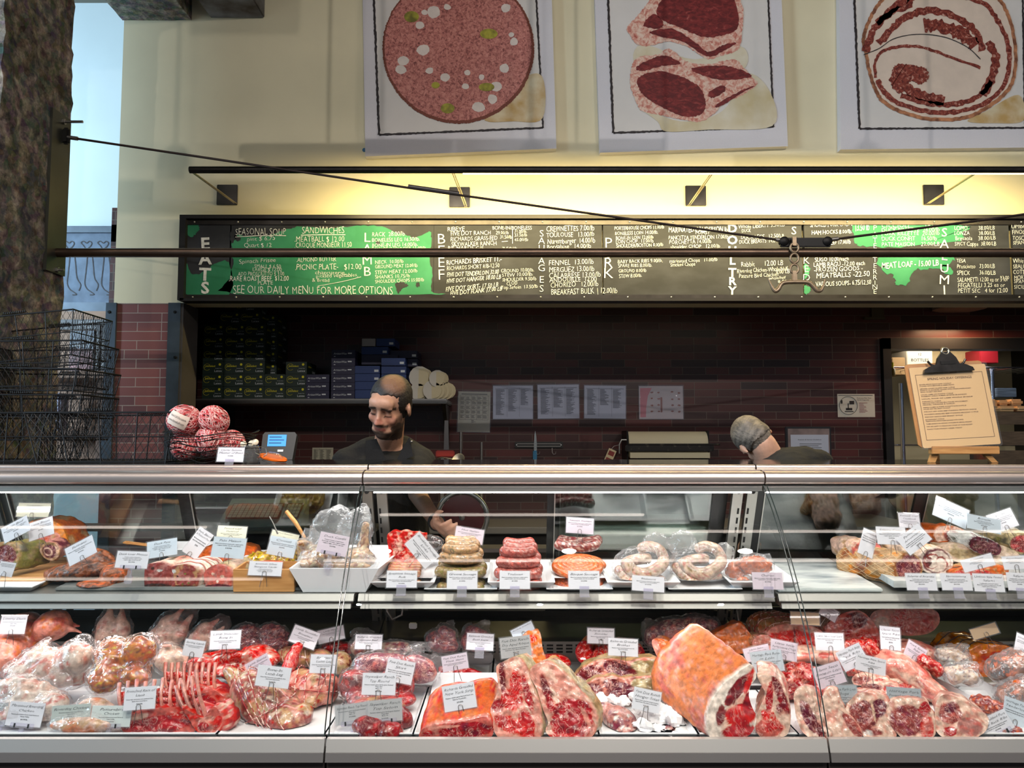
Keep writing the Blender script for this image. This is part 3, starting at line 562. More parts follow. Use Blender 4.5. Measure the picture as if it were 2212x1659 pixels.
nn = len(pp); MB().tube(pp, [.003 + .006 * min(1, min(i, nn - 1 - i) / 9.) for i in range(nn)], 10).build('crossbar', brass, gb, smooth=True)
# ================================================================ REFRIGERATED DISPLAY CASES (three joined units)
JX = (-2.62, -.464, .786, 2.62)
GY0, GZ0, GY1, GZ1 = 1.98, .673, 2.405, 1.272
def gprof(u): return GY0 + (GY1 - GY0) * u - .16 * u * (1 - u), GZ0 + (GZ1 - GZ0) * u + .11 * u * (1 - u)
def rearY(z): return 2.63 + .48 * (1.25 - z)
SHZ0, SHY0, SHT = .954, 2.33, .075                         # shelf front height, front y, tilt
def shz(Y): return SHZ0 + (Y - SHY0) * SHT
ZT = P(1106, 1003, 2.50).z                                # top of the case
DK = .652                                                 # deck
case_glass = glass_mat('case_glass', (.955, .985, .975), .95, 0, 0, 1.55)
rear_glass = glass_mat('rear_glass', (.70, .76, .75), .95, 0.01, 0, 2.1)
glass_edge = mat('glass_edge', H(34, 44, 42), .2)
warm_alu = mat('warm_aluminium', H(222, 206, 198), .3, metal=.9, var=.05, vscale=2, vstretch=(.2, 6, 6))
black_gloss = mat('black_gloss', H(24, 25, 26), .08, spec=.6)
shelf_m = mat('shelf_steel', H(176, 176, 170), .32, metal=.8)
slot_black = mat('slot_black', H(8, 8, 8), .7)
led = mat('led_strip', (1, 1, 1), .5, emis=(1, .98, .95), es=3)
for i in range(3):
    x0, x1 = JX[i] + .0025, JX[i + 1] - .0025
    T = thing('display_case', ['curved-glass refrigerated case unit under the wire baskets and poultry', 'middle unit of the refrigerated meat case, with the sausage trays', 'refrigerated meat case unit under the clipboard easel, with the salumi'][i], 'display case', ((x0 + x1) / 2, 2.5, 0), group='joined refrigerated case units')
    ox = (x0 + x1) / 2
    def part(name, mb, m, **k):
        mb.v = [(v[0] - ox, v[1] - 2.5, v[2]) for v in mb.v]; return mb.build(name, m, T, **k)
    za, zb = P(1106, 1018, 2.41).z, P(1106, 1046, 2.41).z
    pr = [(2.44, za), (2.415, za - .002), (2.404, za - .010), (2.400, (za + zb) / 2), (2.403, zb + .006), (2.412, zb), (2.45, zb), (2.45, za)]
    part('canopy_rail', MB().prism(pr, x0, x1, 'x'), warm_alu, smooth=40)
    c = P(1106, 1010, 2.49)
    part('top_rail', MB().tube([(x0, 2.50, c.z - .001), (x1, 2.50, c.z - .001)], .0105, 16).box((x0, 2.44, za - .004), (x1, 2.52, za + .003)), warm_alu, smooth=40)
    part('top_panel', MB().box((x0, 2.508, ZT - .016), (x1, 3.05, ZT)), black_gloss)
    z1, z2 = P(1106, 1051, 2.44).z, P(1106, 1060, 2.44).z
    part('glass_holder', MB().box((x0, 2.425, z2), (x1, 2.46, z1 + .004)), alu_matt)
    part('lamp_housing', MB().box((x0, 2.46, z2 - .004), (x1, 2.60, z2 + .012)), mat('lamp_housing', H(128, 128, 126), .4, metal=.6))
    part('led_lamp', MB().box((x0 + .02, 2.467, z2 - .009), (x1 - .02, 2.475, z2 - .004)), led)
    # curved front glass
    mb = MB(); n = 22; V = []; F = []
    for k in range(n + 1):
        y, z = gprof(k / n); V += [(x0, y, z), (x1, y, z)]
    F = [(2 * k, 2 * k + 1, 2 * k + 3, 2 * k + 2) for k in range(n)]
    g = part('front_glass', mb.add(V, F), case_glass, smooth=True)
    for sx, xx in ((0, x0), (1, x1)):
        if JX[i + sx] in (-2.62, 2.62): continue
        part('glass_edge', MB().tube([(xx + (.003 if sx == 0 else -.003), gprof(k / n)[0], gprof(k / n)[1]) for k in range(n + 1)], .0016, 6), glass_edge)
    # shelf with its stepped front lip
    part('shelf', MB().prism([(SHY0, SHZ0), (SHY0 + .4, shz(SHY0 + .4)), (SHY0 + .4, shz(SHY0 + .4) - .012), (SHY0 + .014, SHZ0 - .012)], x0 + .004, x1 - .004, 'x'), shelf_m)
    part('shelf_front', MB().prism([(SHY0, SHZ0 + .001), (SHY0 - .012, SHZ0 - .017), (SHY0 - .012, SHZ0 - .020), (SHY0 + .01, SHZ0 - .020), (SHY0 + .01, SHZ0)], x0 + .004, x1 - .004, 'x'), mat('shelf_edge_metal', H(150, 148, 144), .5, metal=.6))
    part('shelf_lower_lip', MB().prism([(SHY0 - .004, SHZ0 - .024), (SHY0 - .012, SHZ0 - .04), (SHY0 + .01, SHZ0 - .04), (SHY0 + .01, SHZ0 - .024)], x0 + .012, x1 - .012, 'x'), mat('shelf_edge_metal'))
    part('shelf_lamp_housing', MB().box((x0 + .02, SHY0 + .012, SHZ0 - .04), (x1 - .02, SHY0 + .07, SHZ0 - .014)), shelf_m)
    # deck, front lip and skirts
    part('deck', MB().box((x0, 1.985, DK - .012), (x1, 2.70, DK - .004)), mat('deck_steel', H(168, 168, 170), .3, metal=.8))
    s1, s2, s3, s4 = P(1106, 1594, 1.98).z, P(1106, 1623, 1.97).z, P(1106, 1627, 1.96).z, P(1106, 1646, 1.96).z
    part('front_lip', MB().prism([(1.985, s1 + .001), (1.972, s1), (1.962, s2), (1.985, s2)], x0, x1, 'x'), alu_matt)
    part('bumper', MB().prism([(1.96, s3), (1.956, s4), (1.99, s4), (1.99, s3)], x0, x1, 'x'), mat('bumper_grey', H(124, 120, 118), .4, metal=.5))
    part('base_panel', MB().box((x0, 1.975, 0), (x1, 2.0, s4 - .004)), mat('base_brown', H(66, 58, 56), .5, metal=.3))
    part('body', MB().box((x0, 2.0, .0), (x1, 2.98, DK - .02)), dark_mat)
    # rear: slotted grille, black sill, leaning frame and doors
    zg = P(1106, 1386, 2.70).z
    part('air_grille', MB().box((x0, 2.70, DK - .01), (x1, 2.705, zg)), mat('grille_plate', H(150, 146, 140), .5, metal=.5))
    sl = MB()
    for r_ in range(3):
        for k in range(int((x1 - x0) / .033)):
            xx = x0 + .02 + k * .033; zz = P(1106, 1394 + 7 * r_, 2.7).z
            sl.box((xx, 2.6985, zz - .0028), (xx + .022, 2.70, zz + .0028))
    part('grille_slots', sl, slot_black)
    part('rear_sill', MB().prism([(2.705, zg), (2.86, .765), (2.98, .765), (2.98, .60), (2.705, .60)], x0, x1, 'x'), mat('black_plastic', H(22, 22, 23), .35))
    fr_ = MB()
    def lean(xa, xb, za_, zb_, th=.02, off=0.):
        V = [(xa, rearY(za_) + off, za_), (xb, rearY(za_) + off, za_), (xb, rearY(zb_) + off, zb_), (xa, rearY(zb_) + off, zb_)]
        V += [(v[0], v[1] + th, v[2]) for v in V]
        return V, [(0, 1, 2, 3), (7, 6, 5, 4), (0, 4, 5, 1), (1, 5, 6, 2), (2, 6, 7, 3), (3, 7, 4, 0)]
    w_ = x1 - x0; doors = [(x0 + w_ / 2 - .04, x1 - .07), (x0 + w_ / 2 - .02, x1 - .04)] if i == 1 else [(x0 + .03, x1 - 1.3), (x1 - 1.3, x1 - .66), (x1 - .66, x1 - .05)] if i == 0 else [(x0 + .05, x0 + .62), (x0 + .62, x0 + 1.22), (x0 + 1.22, x1 - .03)]
    fr_.add(*lean(x0, x1, .755, .79)); fr_.add(*lean(x0, x1, 1.25, 1.29))
    part('rear_frame', fr_, mat('black_plastic'), )
    for di, (da, db) in enumerate(doors):
        o_ = .006 + .02 * (di % 2)
        part('rear_door', MB().add(*lean(da + .02, db - .02, .80, 1.26, .004, o_ + .008)), rear_glass)
        k = MB()
        for (a_, b_, c_, d_) in ((da, da + .026, .79, 1.265), (db - .026, db, .79, 1.265)): k.add(*lean(a_, b_, c_, d_, .014, o_))
        k.add(*lean(da + .026, db - .026, .79, .805, .014, o_)); k.add(*lean(da + .026, db - .026, 1.25, 1.265, .014, o_))
        part('rear_door_frame', k, mat('black_plastic'))
        k = MB(); k.add(*lean(da + .024, da + .0275, .80, 1.255, .004, o_ - .003)); k.add(*lean(da + .024, db - .024, .803, .806, .004, o_ - .003)); part('rear_door_trim', k, alu_matt)
    # slotted uprights at the joints
    for sx, xx in ((0, x0 + .022), (1, x1 - .022)):
        if JX[i + sx] in (-2.62, 2.62): continue
        k = MB(); k.add(*lean(xx - .017, xx + .017, .70, 1.262, .02, -.03)); u_ = part('upright', k, mat('upright_steel', H(168, 166, 160), .35, metal=.85))
        k = MB(); 
        for q in range(13):
            zz = 1.16 - q * .034
            k.add(*lean(xx - .004 + (.008 if sx else -.008), xx + (.008 if sx else -.008) + .002, zz, zz + .02, .004, -.0318))
        kk = MB().lathe([(.0075, 0), (.0075, .003)], 12, Matrix.Translation((xx, rearY(1.238) - .031, 1.238)) @ Matrix.Rotation(PI / 2, 4, 'X')); k.add(kk.v, kk.f)
        part('upright_slots', k, slot_black)
# ceiling track with spots and added glowing tubes, in place of lit conduits, mirrored in the curved glass
tube_m = mat('tube_glow', (1, .9, .8), .5, emis=(1, .86, .76), es=7.0)
for j, (xa_, xb_, Y_, lab) in enumerate([(-4.2, -1.75, 1.93, 'tube lamp over the aisle, nearest the concrete column'), (-.75, .75, 2.14, 'tube lamp over the aisle, above the sausage trays'), (1.0, 4.2, 1.86, 'tube lamp over the aisle, above the salumi'), (-4.2, -1.5, 1.02, 'tube lamp over the aisle by the column, lower of that pair'), (-1.1, 4.0, 1.36, 'long tube lamp running over the whole middle of the aisle')]):
    t_ = thing('ceiling_glow_tube', lab, 'ceiling lamp', ((xa_ + xb_) / 2, Y_, 3.3), group='tube lamps over the aisle'); h_ = (xb_ - xa_) / 2
    MB().tube([(-h_, 0, 0), (h_, 0, 0)], .022, 12).build('tube', tube_m, t_, smooth=True)
    MB().box((-h_ - .01, -.035, .024), (h_ + .01, .035, .07)).box((-h_ * .6 - .006, -.006, .07), (-h_ * .6 + .006, .006, .9)).box((h_ * .6 - .006, -.006, .07), (h_ * .6 + .006, .006, .9)).build('fitting', alu_matt, t_)
for (x, lab) in ((-.74, 'first ceiling spot lamp, the one towards the column'), (.33, 'middle ceiling spot lamp over the case'), (1.35, 'last ceiling spot lamp, the one away from the column')):
    t_ = thing('spot_lamp', lab, 'spot lamp', (x, 1.53, 3.3), group='ceiling spot lamps')
    MB().lathe([(.05, 0), (.055, .01), (.05, .12), (.02, .15), (.006, .15), (.006, .9)], 24).build('lamp_can', steel_dark, t_, smooth=40)
    MB().lathe([(0.001, -.001), (.042, -.001), (.042, 0), (.001, 0)], 20).build('lamp_lens', mat('spot_glow', (1, .9, .8), .5, emis=(1, .93, .85), es=90.), t_)
    l = bpy.data.lights.new('spot', 'SPOT'); l.energy = 45; l.color = (1, .90, .82); l.spot_size = math.radians(80); l.spot_blend = .7; l.shadow_soft_size = .04
    lo = bpy.data.objects.new('spot_lamp_beam', l); C.objects.link(lo); lo.location = (x, 1.53, 3.285); lo.rotation_euler = (math.radians(20), 0, 0)
# ================================================================ RECESS: shelf of boxes, papers, tools, window to the storeroom
card_green = mat('carton_green', H(26, 44, 34), .5, var=.2, vscale=10)
navy = mat('carton_navy', H(34, 32, 62), .5); blue = mat('carton_blue', H(30, 56, 112), .5)
yel = mat('print_yellow', H(226, 214, 40), .6); whi = mat('print_white', H(220, 224, 226), .6)
def text_mb(mb, s, h, M, jit=0, shear=0, thin=0, fit=None, align='L', wid=1.):
    V, F = lay_text(s, h, jit, shear, thin, wid, align, seed=len(s) + int(h * 1e4), fit=fit)
    mb.add([M @ Vector((x, 0, y)) for x, y in V], F); return mb
BX0, BYF = 0, 4.93
sz = P(600, 862, BYF).z                                   # shelf top
sh = thing('wall_shelf', 'stainless wall shelf carrying the cartons behind the butcher', 'shelf', (-1.3, 5.1, sz))
xs0, xs1 = P(410, 868, BYF).x, P(967, 868, BYF).x
MB().box((xs0 + 1.3, BYF - .04 - 5.1, -.03), (xs1 + 1.3, BY - .002 - 5.1, 0), bev=.006).build('board', grey_steel, sh, smooth=30)
for px in (480, 962):
    x = P(px, 900, 5.1).x + 1.3; MB().prism([(-.12, -.03), (.198, -.03), (.198, -.30), (.18, -.30)], x - .012, x + .012, 'x').build('bracket', steel_dark, sh)
bw, bh, bd = .137, .0805, .24
def carton(kind):
    t_ = thing('glove_carton' if kind == 'g' else 'wrap_carton', 'x', 'carton')
    if kind == 'g':
        bx_ = MB().box((-bw / 2 + .001, 0, 0), (bw / 2 - .001, bd, bh - .001), bev=.0015).build('box', card_green, t_)
        k = text_mb(MB(), 'JobSelect', .0125, Matrix.Translation((-.05, -.0012, .046)), fit=.064, shear=.2, thin=.01)
        c = MB().tube([(-.038 + .021 * math.cos(a), -.001, .045 + .021 * math.sin(a)) for a in np.linspace(.6, 5.6, 16)], .0009, 4); k.add(c.v, c.f)
        k.lathe([(0, 0), (.008, 0), (.008, .0004)], 12, Matrix.Translation((.044, -.001, .062)) @ Matrix.Rotation(PI / 2, 4, 'X'))
        k.add([(bw / 2 + .0002, .03 + x * 1., .045 + y) for x, y in lay_text('JobSelect', .012, fit=.08)[0]], lay_text('JobSelect', .012, fit=.08)[1])
        k.build('yellow_print', yel, bx_)
        k = text_mb(MB(), 'Latex', .0135, Matrix.Translation((.008, -.0012, .014)), fit=.05); text_mb(k, 'Powder Free', .005, Matrix.Translation((.015, -.0012, .034)), fit=.04)
        k.add([(bw / 2 + .0002, .13 + x, .014 + y) for x, y in lay_text('Latex', .02, fit=.07)[0]], lay_text('Latex', .02, fit=.07)[1])
        k.build('white_print', whi, bx_)
    return t_
proto = carton('g'); used = [False]
def put_g(px, row_z, Y=BYF, lab='', rot=0, grp='glove cartons piled on the shelf'):
    x = P(px, 800, Y).x
    c = proto if not used[0] else copy_tree(proto)
    used[0] = True; c.location = (x, Y, row_z); c.rotation_euler = (0, 0, rot); c['label'] = lab; c['group'] = grp
ordn = ['lowest', 'second', 'third', 'fourth', 'fifth', 'sixth']
for ci, px in enumerate((460, 506, 549)):
    for r_ in range(6): put_g(px, sz + r_ * bh, lab='green glove carton, %s from the shelf in the %s tall column' % (ordn[r_], ('outermost', 'middle', 'inner')[ci]))
for r_ in range(2): put_g(594, sz + r_ * bh, lab='green glove carton, %s of the column of two' % ('lower', 'upper')[r_])
for r_ in range(3): put_g(640, sz + r_ * bh, lab='green glove carton, %s of the column of three' % ('lowest', 'middle', 'topmost')[r_])
put_g(494, sz + 6 * bh, lab='green glove carton on the seventh row, the one nearer the pier'); put_g(538, sz + 6 * bh, lab='green glove carton on the seventh row, the one nearer the butcher')
put_g(526, sz + 7 * bh, lab='single green glove carton on the very top of the pile')
for r_ in range(7): put_g(575 - (2 if r_ == 6 else 0), sz + r_ * bh, Y=5.055 - .0, lab='green glove carton in the rear column showing its side, row %s' % (ordn + ['seventh'])[r_], rot=0) if r_ > 1 else None
pn = thing('wrap_carton', 'x', 'carton', group='navy wax paper cartons')
MB().box((-.076, 0, 0), (.076, .28, .052), bev=.0015).build('box', navy, pn)
k = text_mb(MB(), 'ArtisanWax', .013, Matrix.Translation((-.062, -.001, .022)), fit=.085, shear=.2); k.box((.03, -.001, .026), (.055, -.0002, .034)); k.box((-.06, -.001, .008), (-.05, -.0002, .012)); k.build('white_print', whi, pn)
first = True
for ci, (px, n_) in enumerate(((686, 3), (741, 6))):
    for r_ in range(n_):
        c = pn if first else copy_tree(pn); first = False
        c.location = (P(px, 800, BYF).x, BYF, sz + r_ * .053); c['label'] = 'navy wax paper carton, %s of the %s stack' % (ordn[r_], ('short', 'taller')[ci])
for j, (px0, px1, py0, py1, Y, m) in enumerate([(766, 821, 842, 861, BYF, blue), (766, 821, 824, 842, BYF, blue), (766, 821, 807, 824, BYF, blue), (766, 821, 790, 807, BYF, blue), (823, 878, 842, 861, BYF, blue), (823, 878, 825, 842, BYF, blue), (823, 878, 808, 825, BYF, blue), (823, 878, 791, 808, BYF, blue), (823, 876, 773, 790, BYF, blue),
    (780, 839, 749, 766, 5.0, blue), (780, 860, 766, 788, 5.0, navy), (812, 853, 731, 748, 5.0, blue), (781, 811, 731, 748, 4.99, None), (842, 902, 757, 774, 5.06, navy), (880, 903, 775, 792, 5.03, navy)]):
    a, b = P(px0 + .6, py1 - .4, Y), P(px1 - .6, py0 + .4, Y); m_ = m or mat('carton_white', H(170, 166, 164), .6)
    t_ = thing('blue_carton', '%s flat carton %s' % ('dark blue' if m is navy else 'blue' if m else 'pale', ['at the bottom of the blue stack by the navy cartons', 'second from the bottom in the blue stack', 'third from the bottom in the blue stack', 'on top of the shorter blue stack', 'at the bottom of the blue stack behind the butcher', 'second up in the blue stack behind the butcher', 'third up in the blue stack behind the butcher', 'fourth up in the blue stack behind the butcher', 'with pale letters, topping the blue stack behind the butcher', 'bridging the two stacks, high up', 'lying across the two blue stacks', 'on the summit of the carton pile', 'with open end beside the summit carton', 'lying deepest, above the paper cups', 'set back just above the paper cups'][j]), 'carton', ((a.x + b.x) / 2, Y, a.z), group='blue flat cartons')
    h_, w2 = b.z - a.z, (b.x - a.x) / 2
    MB().box((-w2, 0, 0), (w2, .22, h_), bev=.0015).build('box', m_, t_)
    if m: MB().box((w2 - .035, -.001, h_ * .2), (w2 - .008, -.0002, h_ * .5)).build('white_print', whi, t_)
# paper food trays, nested and lying on their sides
cupm = mat('waxed_paper', H(196, 190, 178), .55); cupm2 = mat('waxed_paper_warm', H(200, 186, 150), .55)
for j, (px, py, r_, ln, lab) in enumerate([(907, 815, .072, .07, 'upper stack of nested pale paper bowls, facing the butcher'), (945, 818, .056, .07, 'small upper paper bowl stack at the end of the shelf'), (905, 845, .06, .05, 'lower pale paper bowl stack nearest the butcher'), (935, 843, .066, .085, 'nested paper bowls with ribbed edge on the shelf end')]):
    c = P(px, py, 4.93); t_ = thing('paper_bowl_stack', lab, 'paper bowls', (c.x, c.y, c.z), (0, 0, 0), 'paper bowls on the shelf')
    prof = [(r_ * .8, -.02), (r_ * .97, .0)]
    MB().lathe([(.001, 0), (r_ * .72, 0), (r_ * .78, .004), (r_ * .98, .03), (r_, .032)], 14, Matrix.Rotation(math.radians(20), 4, 'Z') @ Matrix.Rotation(PI / 2, 4, 'X') @ Matrix.Translation((0, 0, -.03))).build('bowl', cupm, t_, smooth=40)
    for q in range(int(ln / .011)):
        y = .012 * q + .004
        MB().lathe([(r_ * (.88 if q % 2 else .8), 0), (r_ * (.88 if q % 2 else .8), .008)], 14, Matrix.Translation((.3 * y + (.0 if j < 3 else .9 * y), y * .8, 0)) @ Matrix.Rotation(PI / 2, 4, 'X')).build('nested_rim', cupm2, t_)
# papers on the brick wall
pap = mat('sheet_paper', H(190, 192, 204), .5); pap_y = mat('sheet_paper_warm', H(188, 182, 158), .5)
inkb = mat('print_black', H(30, 30, 34), .7)
sleeve = glass_mat('sheet_sleeve', (.95, .96, 1), .9, .05, .03, 1.5, .5, 12)
def sheet(px0, py0, px1, py1, lab, m, rows, nm='posted_sheet', slv=True, tilt=0., Y=BY - .006):
    a, b = P(px0, py1, Y), P(px1, py0, Y); w2, h_ = (b.x - a.x) / 2, b.z - a.z
    t_ = thing(nm, lab, 'paper', ((a.x + b.x) / 2, Y, a.z), (0, tilt, 0), 'sheets posted on the brick wall')
    pg = MB().box((-w2, 0, 0), (w2, .001, h_)).build('page', m, t_)
    k = MB(); rr = random.Random(px0)
    if rows == 'grid':
        k.box((-w2 * .8, -.001, h_ * .93), (w2 * .8, -.0002, h_ * .945))
        for r_ in range(6):
            for c_ in range(5):
                x = -w2 * .85 + c_ * w2 * .35; z = h_ * (.86 - r_ * .115)
                if r_ == 5 and c_ not in (2,): continue
                for q in range(4): k.box((x, -.001, z - q * .0052), (x + w2 * .28 * rr.uniform(.5, 1), -.0002, z - q * .0052 + .0022))
        for c_ in range(6): k.box((-w2 * .9 + c_ * w2 * .355, -.001, h_ * .3), (-w2 * .9 + c_ * w2 * .355 + .0012, -.0002, h_ * .9))
        for r_ in range(6): k.box((-w2 * .9, -.001, h_ * (.3 + r_ * .12)), (w2 * .88, -.0002, h_ * (.3 + r_ * .12) + .0012))
    elif rows == 'cols':
        k.box((-w2 * .9, -.001, h_ * .9), (w2 * .9, -.0002, h_ * .91))
        for c_, n_ in enumerate((34, 22 + rr.randint(-4, 8), 26 + rr.randint(-6, 8))):
            x = -w2 * .86 + c_ * w2 * .62
            for q in range(n_): k.box((x, -.001, h_ * .87 - q * .0052), (x + w2 * .46 * rr.uniform(.45, 1), -.0002, h_ * .87 - q * .0052 + .0024))
            if c_: k.box((x - w2 * .06, -.001, h_ * .06), (x - w2 * .06 + .001, -.0002, h_ * .95))
    k.build('printing', inkb, pg) if k.v else None
    if slv: MB().box((-w2 - .006, -.004, -.006), (w2 + .006, -.003, h_ + .008)).build('sleeve', sleeve, t_)
    return t_, w2, h_
t_, w2, h_ = sheet(988, 846, 1058, 933, 'portrait sheet with a dense table, lowest on the brick wall', pap_y, 'grid', tilt=.02)
sheet(1065, 833, 1151, 905, 'first of three sleeved list sheets, beside the portrait table', pap, 'cols', tilt=0)
sheet(1162, 831, 1251, 904, 'middle of three sleeved list sheets on the brick wall', pap, 'cols', tilt=-.01)
sheet(1262, 833, 1351, 904, 'last of three sleeved list sheets, beside the pink-edged chart', pap, 'cols', tilt=.01)
t_, w2, h_ = sheet(1381, 834, 1475, 905, 'meat cuts chart with a curved pink edge on the brick wall', mat('chart_paper', H(200, 188, 186), .5), None)
k = MB(); k.prism([(-w2 * .95, .012), (-w2 * .7, .012), (-w2 * .68, h_ * .35), (-w2 * .6, h_ * .7), (-w2 * .42, h_ * .94), (-w2 * .95, h_ * .94)], -.0012, -.0002); k.build('pink_band', mat('chart_pink', H(206, 120, 128), .5), t_)
rr = random.Random(5); 
k = MB()
for r_ in range(4):
    for c_ in range(5):
        x, z, s = -w2 * .42 + c_ * w2 * .31, h_ * (.8 - r_ * .19) + rr.uniform(-.006, .006), .011
        if c_ == 2: continue
        k.poly([(x + s * rr.uniform(.6, 1.2) * math.cos(a), -.0015, z + s * .6 * rr.uniform(.6, 1.2) * math.sin(a)) for a in np.linspace(0, 5.4, 7)])
k.box((.022 - .006 - .02, -.0015, h_ * .2), (.022 + .006 - .02, -.0003, h_ * .66), bev=.002); k.build('pictured_cuts', mat('chart_meat', H(150, 92, 80), .5), t_)
t_, w2, h_ = sheet(1810, 851, 1889, 901, 'small handwashing notice with a round diagram', mat('notice_paper', H(196, 192, 180), .6), None, slv=False, Y=BY - .004)
k = MB(); k.tube([(-w2 * .42 + .062 * math.cos(a), -.001, h_ * .5 + .062 * math.sin(a)) for a in np.linspace(0, 2 * PI, 24)[:-1]], .0015, 4, closed=True)
for (x, z, a_, b_) in ((-.1, .105, .006, .012), (-.03, .1, .016, .012), (-.05, .055, .022, .008), (-.055, .075, .003, .02), (-.05, .038, .03, .003)): k.box((x - a_, -.001, z - b_), (x + a_, -.0002, z + b_))
text_mb(k, 'Employees Must Wash', .008, Matrix.Translation((.006, -.001, h_ * .8)), fit=.1); text_mb(k, 'Hands Frequently!', .008, Matrix.Translation((.006, -.001, h_ * .72)), fit=.085); k.box((-w2 * .95, -.001, h_ * .93), (w2 * .9, -.0002, h_ * .95)); k.build('printing', inkb, t_)
k = MB(); [k.box((.02, -.001, h_ * .6 - q * .008), (.02 + .06 * rr.uniform(.5, 1), -.0002, h_ * .6 - q * .008 + .003)) for q in range(9)]; k.build('red_printing', mat('print_redbrown', H(150, 90, 84), .6), t_)
# half-hidden list on the worktop wall
sheet(674, 967, 720, 1010, 'list sheet low on the wall between the scale display and the butcher', pap_y, 'cols', slv=False)
# knife rack with a boning knife, hooks
c = P(1164, 961, BY - .02)
t_ = thing('knife_rack', 'black magnetic knife bar with two steel strips on the brick wall', 'knife rack', c)
MB().box((-.165, 0, -.021), (.165, .018, .021), bev=.004).build('bar', mat('rack_black', H(26, 26, 26), .4), t_)
for z in (-.010, .008): MB().box((-.15, -.002, z - .002), (.15, 0, z + .002)).build('steel_strip', grey_steel, t_)
for x in (-.152, .152): MB().lathe([(.004, 0), (.004, .003)], 10, Matrix.Translation((x, 0, 0)) @ Matrix.Rotation(PI / 2, 4, 'X')).build('screw', whi, t_)
for x in (-.02, .09):
    MB().tube([(x, 0, -.02), (x, -.006, -.05), (x + .01, -.006, -.065), (x + .024, -.006, -.06), (x + .026, -.006, -.045)], .0014, 6).build('hook', grey_steel, t_, smooth=True)
c = P(1156, 974, BY - .024)
t_ = thing('boning_knife', 'boning knife with blue handle held upright on the magnetic bar', 'knife', c, (0, .02, 0))
MB().prism([(-.009, 0), (.012, 0), (.011, .05), (.006, .1), (-.002, .138), (-.007, .11), (-.009, .05)], -.001, .001).build('blade', mat('blade_steel', H(210, 210, 205), .2, metal=.9), t_)
MB().box((-.014, -.009, -.10), (.013, .009, .004), bev=.006).build('handle', mat('blue_handle', H(40, 118, 160), .45), t_, smooth=40)
# butcher paper dispenser
c = P(1439, 950, 5.12); t_ = thing('paper_roll_dispenser', 'black wall rack holding a broad cream roll of butcher paper', 'paper roll', c)
w2 = P(1523, 950, 5.12).x - c.x
MB().tube([(-w2, 0, -.03), (w2, 0, -.03)], .085, 32).build('paper_roll', mat('butcher_paper', H(206, 196, 164), .6), t_, smooth=40)
for x in (-w2 - .012, w2 + .002): MB().box((x, -.06, -.14), (x + .01, .178, .06), bev=.003).build('side_plate', black_steel, t_)
MB().box((-w2 - .03, -.112, -.075), (w2 + .03, -.092, -.035), bev=.004).tube([(-w2 - .01, -.1, -.03), (w2 + .07, -.1, -.03), (w2 + .07, .15, -.03)], .006, 8).build('cutter_bar', mat('worn_black', H(34, 32, 32), .4, metal=.4, col2=H(80, 74, 66), vscale=30, vlo=.6, vhi=.7), t_)
MB().box((-w2, -.12, -.118), (w2, -.1, -.082)).build('paper_sheet', mat('butcher_paper'), t_)
MB().box((-w2 - .004, -.13, -.16), (w2 + .03, -.1, -.125), bev=.005).build('lower_bar', black_steel, t_)
MB().tube([(-w2 - .01, -.05, .0), (-w2 - .045, -.05, .0), (-w2 - .06, -.05, -.03), (-w2 - .06, -.05, -.09)], .005, 8).build('wire_arm', mat('pale_wire', H(190, 190, 186), .3, metal=.7), t_, smooth=True)
c = P(1318, 985, 5.0); t_ = thing('hanging_tag', 'two cream product tags with red prints hanging from the paper rack', 'tag', c, (0, math.radians(24), 0))
MB().box((-.026, 0, -.045), (.026, .004, .045)).build('card', mat('tag_cream', H(206, 190, 150), .6), t_)
for z in (-.03, .018): MB().box((-.019, -.001, z - .015), (.019, -.0002, z + .015)).build('red_print', mat('tag_red', H(128, 40, 36), .6), t_)
MB().tube([(-.01, .001, .045), (.0, .02, .07), (.03, .06, .09)], .001, 5).build('string', whi, t_)
# stand mixer / press handle with red head, steel posts, ladle
c = P(963, 975, 4.75); t_ = thing('hand_can_opener', 'worktop press with a tall grey arm and a red head', 'press', c)
MB().prism([(-.012, .01), (.02, .01), (.014, .19), (-.008, .19)], -.008, .008).build('arm', mat('press_grey', H(104, 102, 104), .4, metal=.5), t_)
MB().box((-.06, -.025, -.035), (.055, .03, .006), bev=.006).build('red_head', mat('press_red', H(150, 44, 40), .4), t_, smooth=30)
MB().box((-.03, -.01, .9 - c.z), (-.01, .01, -.035)).box((.01, -.008, .9 - c.z), (.022, .008, -.04)).build('legs_plate', grey_steel, t_)
for (px, y0, y1, lab) in ((995, 933, 1010, 'tall plain steel post on the worktop under the table sheet'), (1040, 955, 1010, 'short plain steel post on the worktop by the knife bar')):
    a, b = P(px, y0, 4.8), P(px, y1, 4.8); t_ = MB().tube([(0, 0, .9 - b.z), (0, 0, a.z - b.z)], .009, 12).build('steel_post', grey_steel, None, smooth=40, loc=b); tag(t_, lab, 'post')
c = P(990, 992, 4.6); t_ = thing('ladle', 'steel ladle bowl lying tipped on the worktop', 'ladle', c, (math.radians(60), 0, math.radians(-20)))
MB().lathe([(.001, -.02), (.02, -.017), (.034, -.008), (.04, 0), (.037, 0), (.02, -.013), (.001, -.016)], 20).build('bowl', grey_steel, t_, smooth=True)
MB().tube([(-.04, 0, 0), (-.1, 0, .02), (-.2, .02, -.06)], .004, 8).build('handle', grey_steel, t_, smooth=True)
c = P(1748, 998, 4.9); t_ = thing('document_holder', 'black framed document holder with a printed notice standing behind the second butcher', 'document holder', c, (0, 0, 0))
h_ = P(1748, 922, 4.9).z - c.z; w2 = .145
MB().box((-w2, 0, 0), (w2, .02, h_), bev=.004).box((-.05, .004, .9 - c.z), (.05, .016, .01)).build('holder', mat('holder_black', H(40, 38, 40), .3), t_)
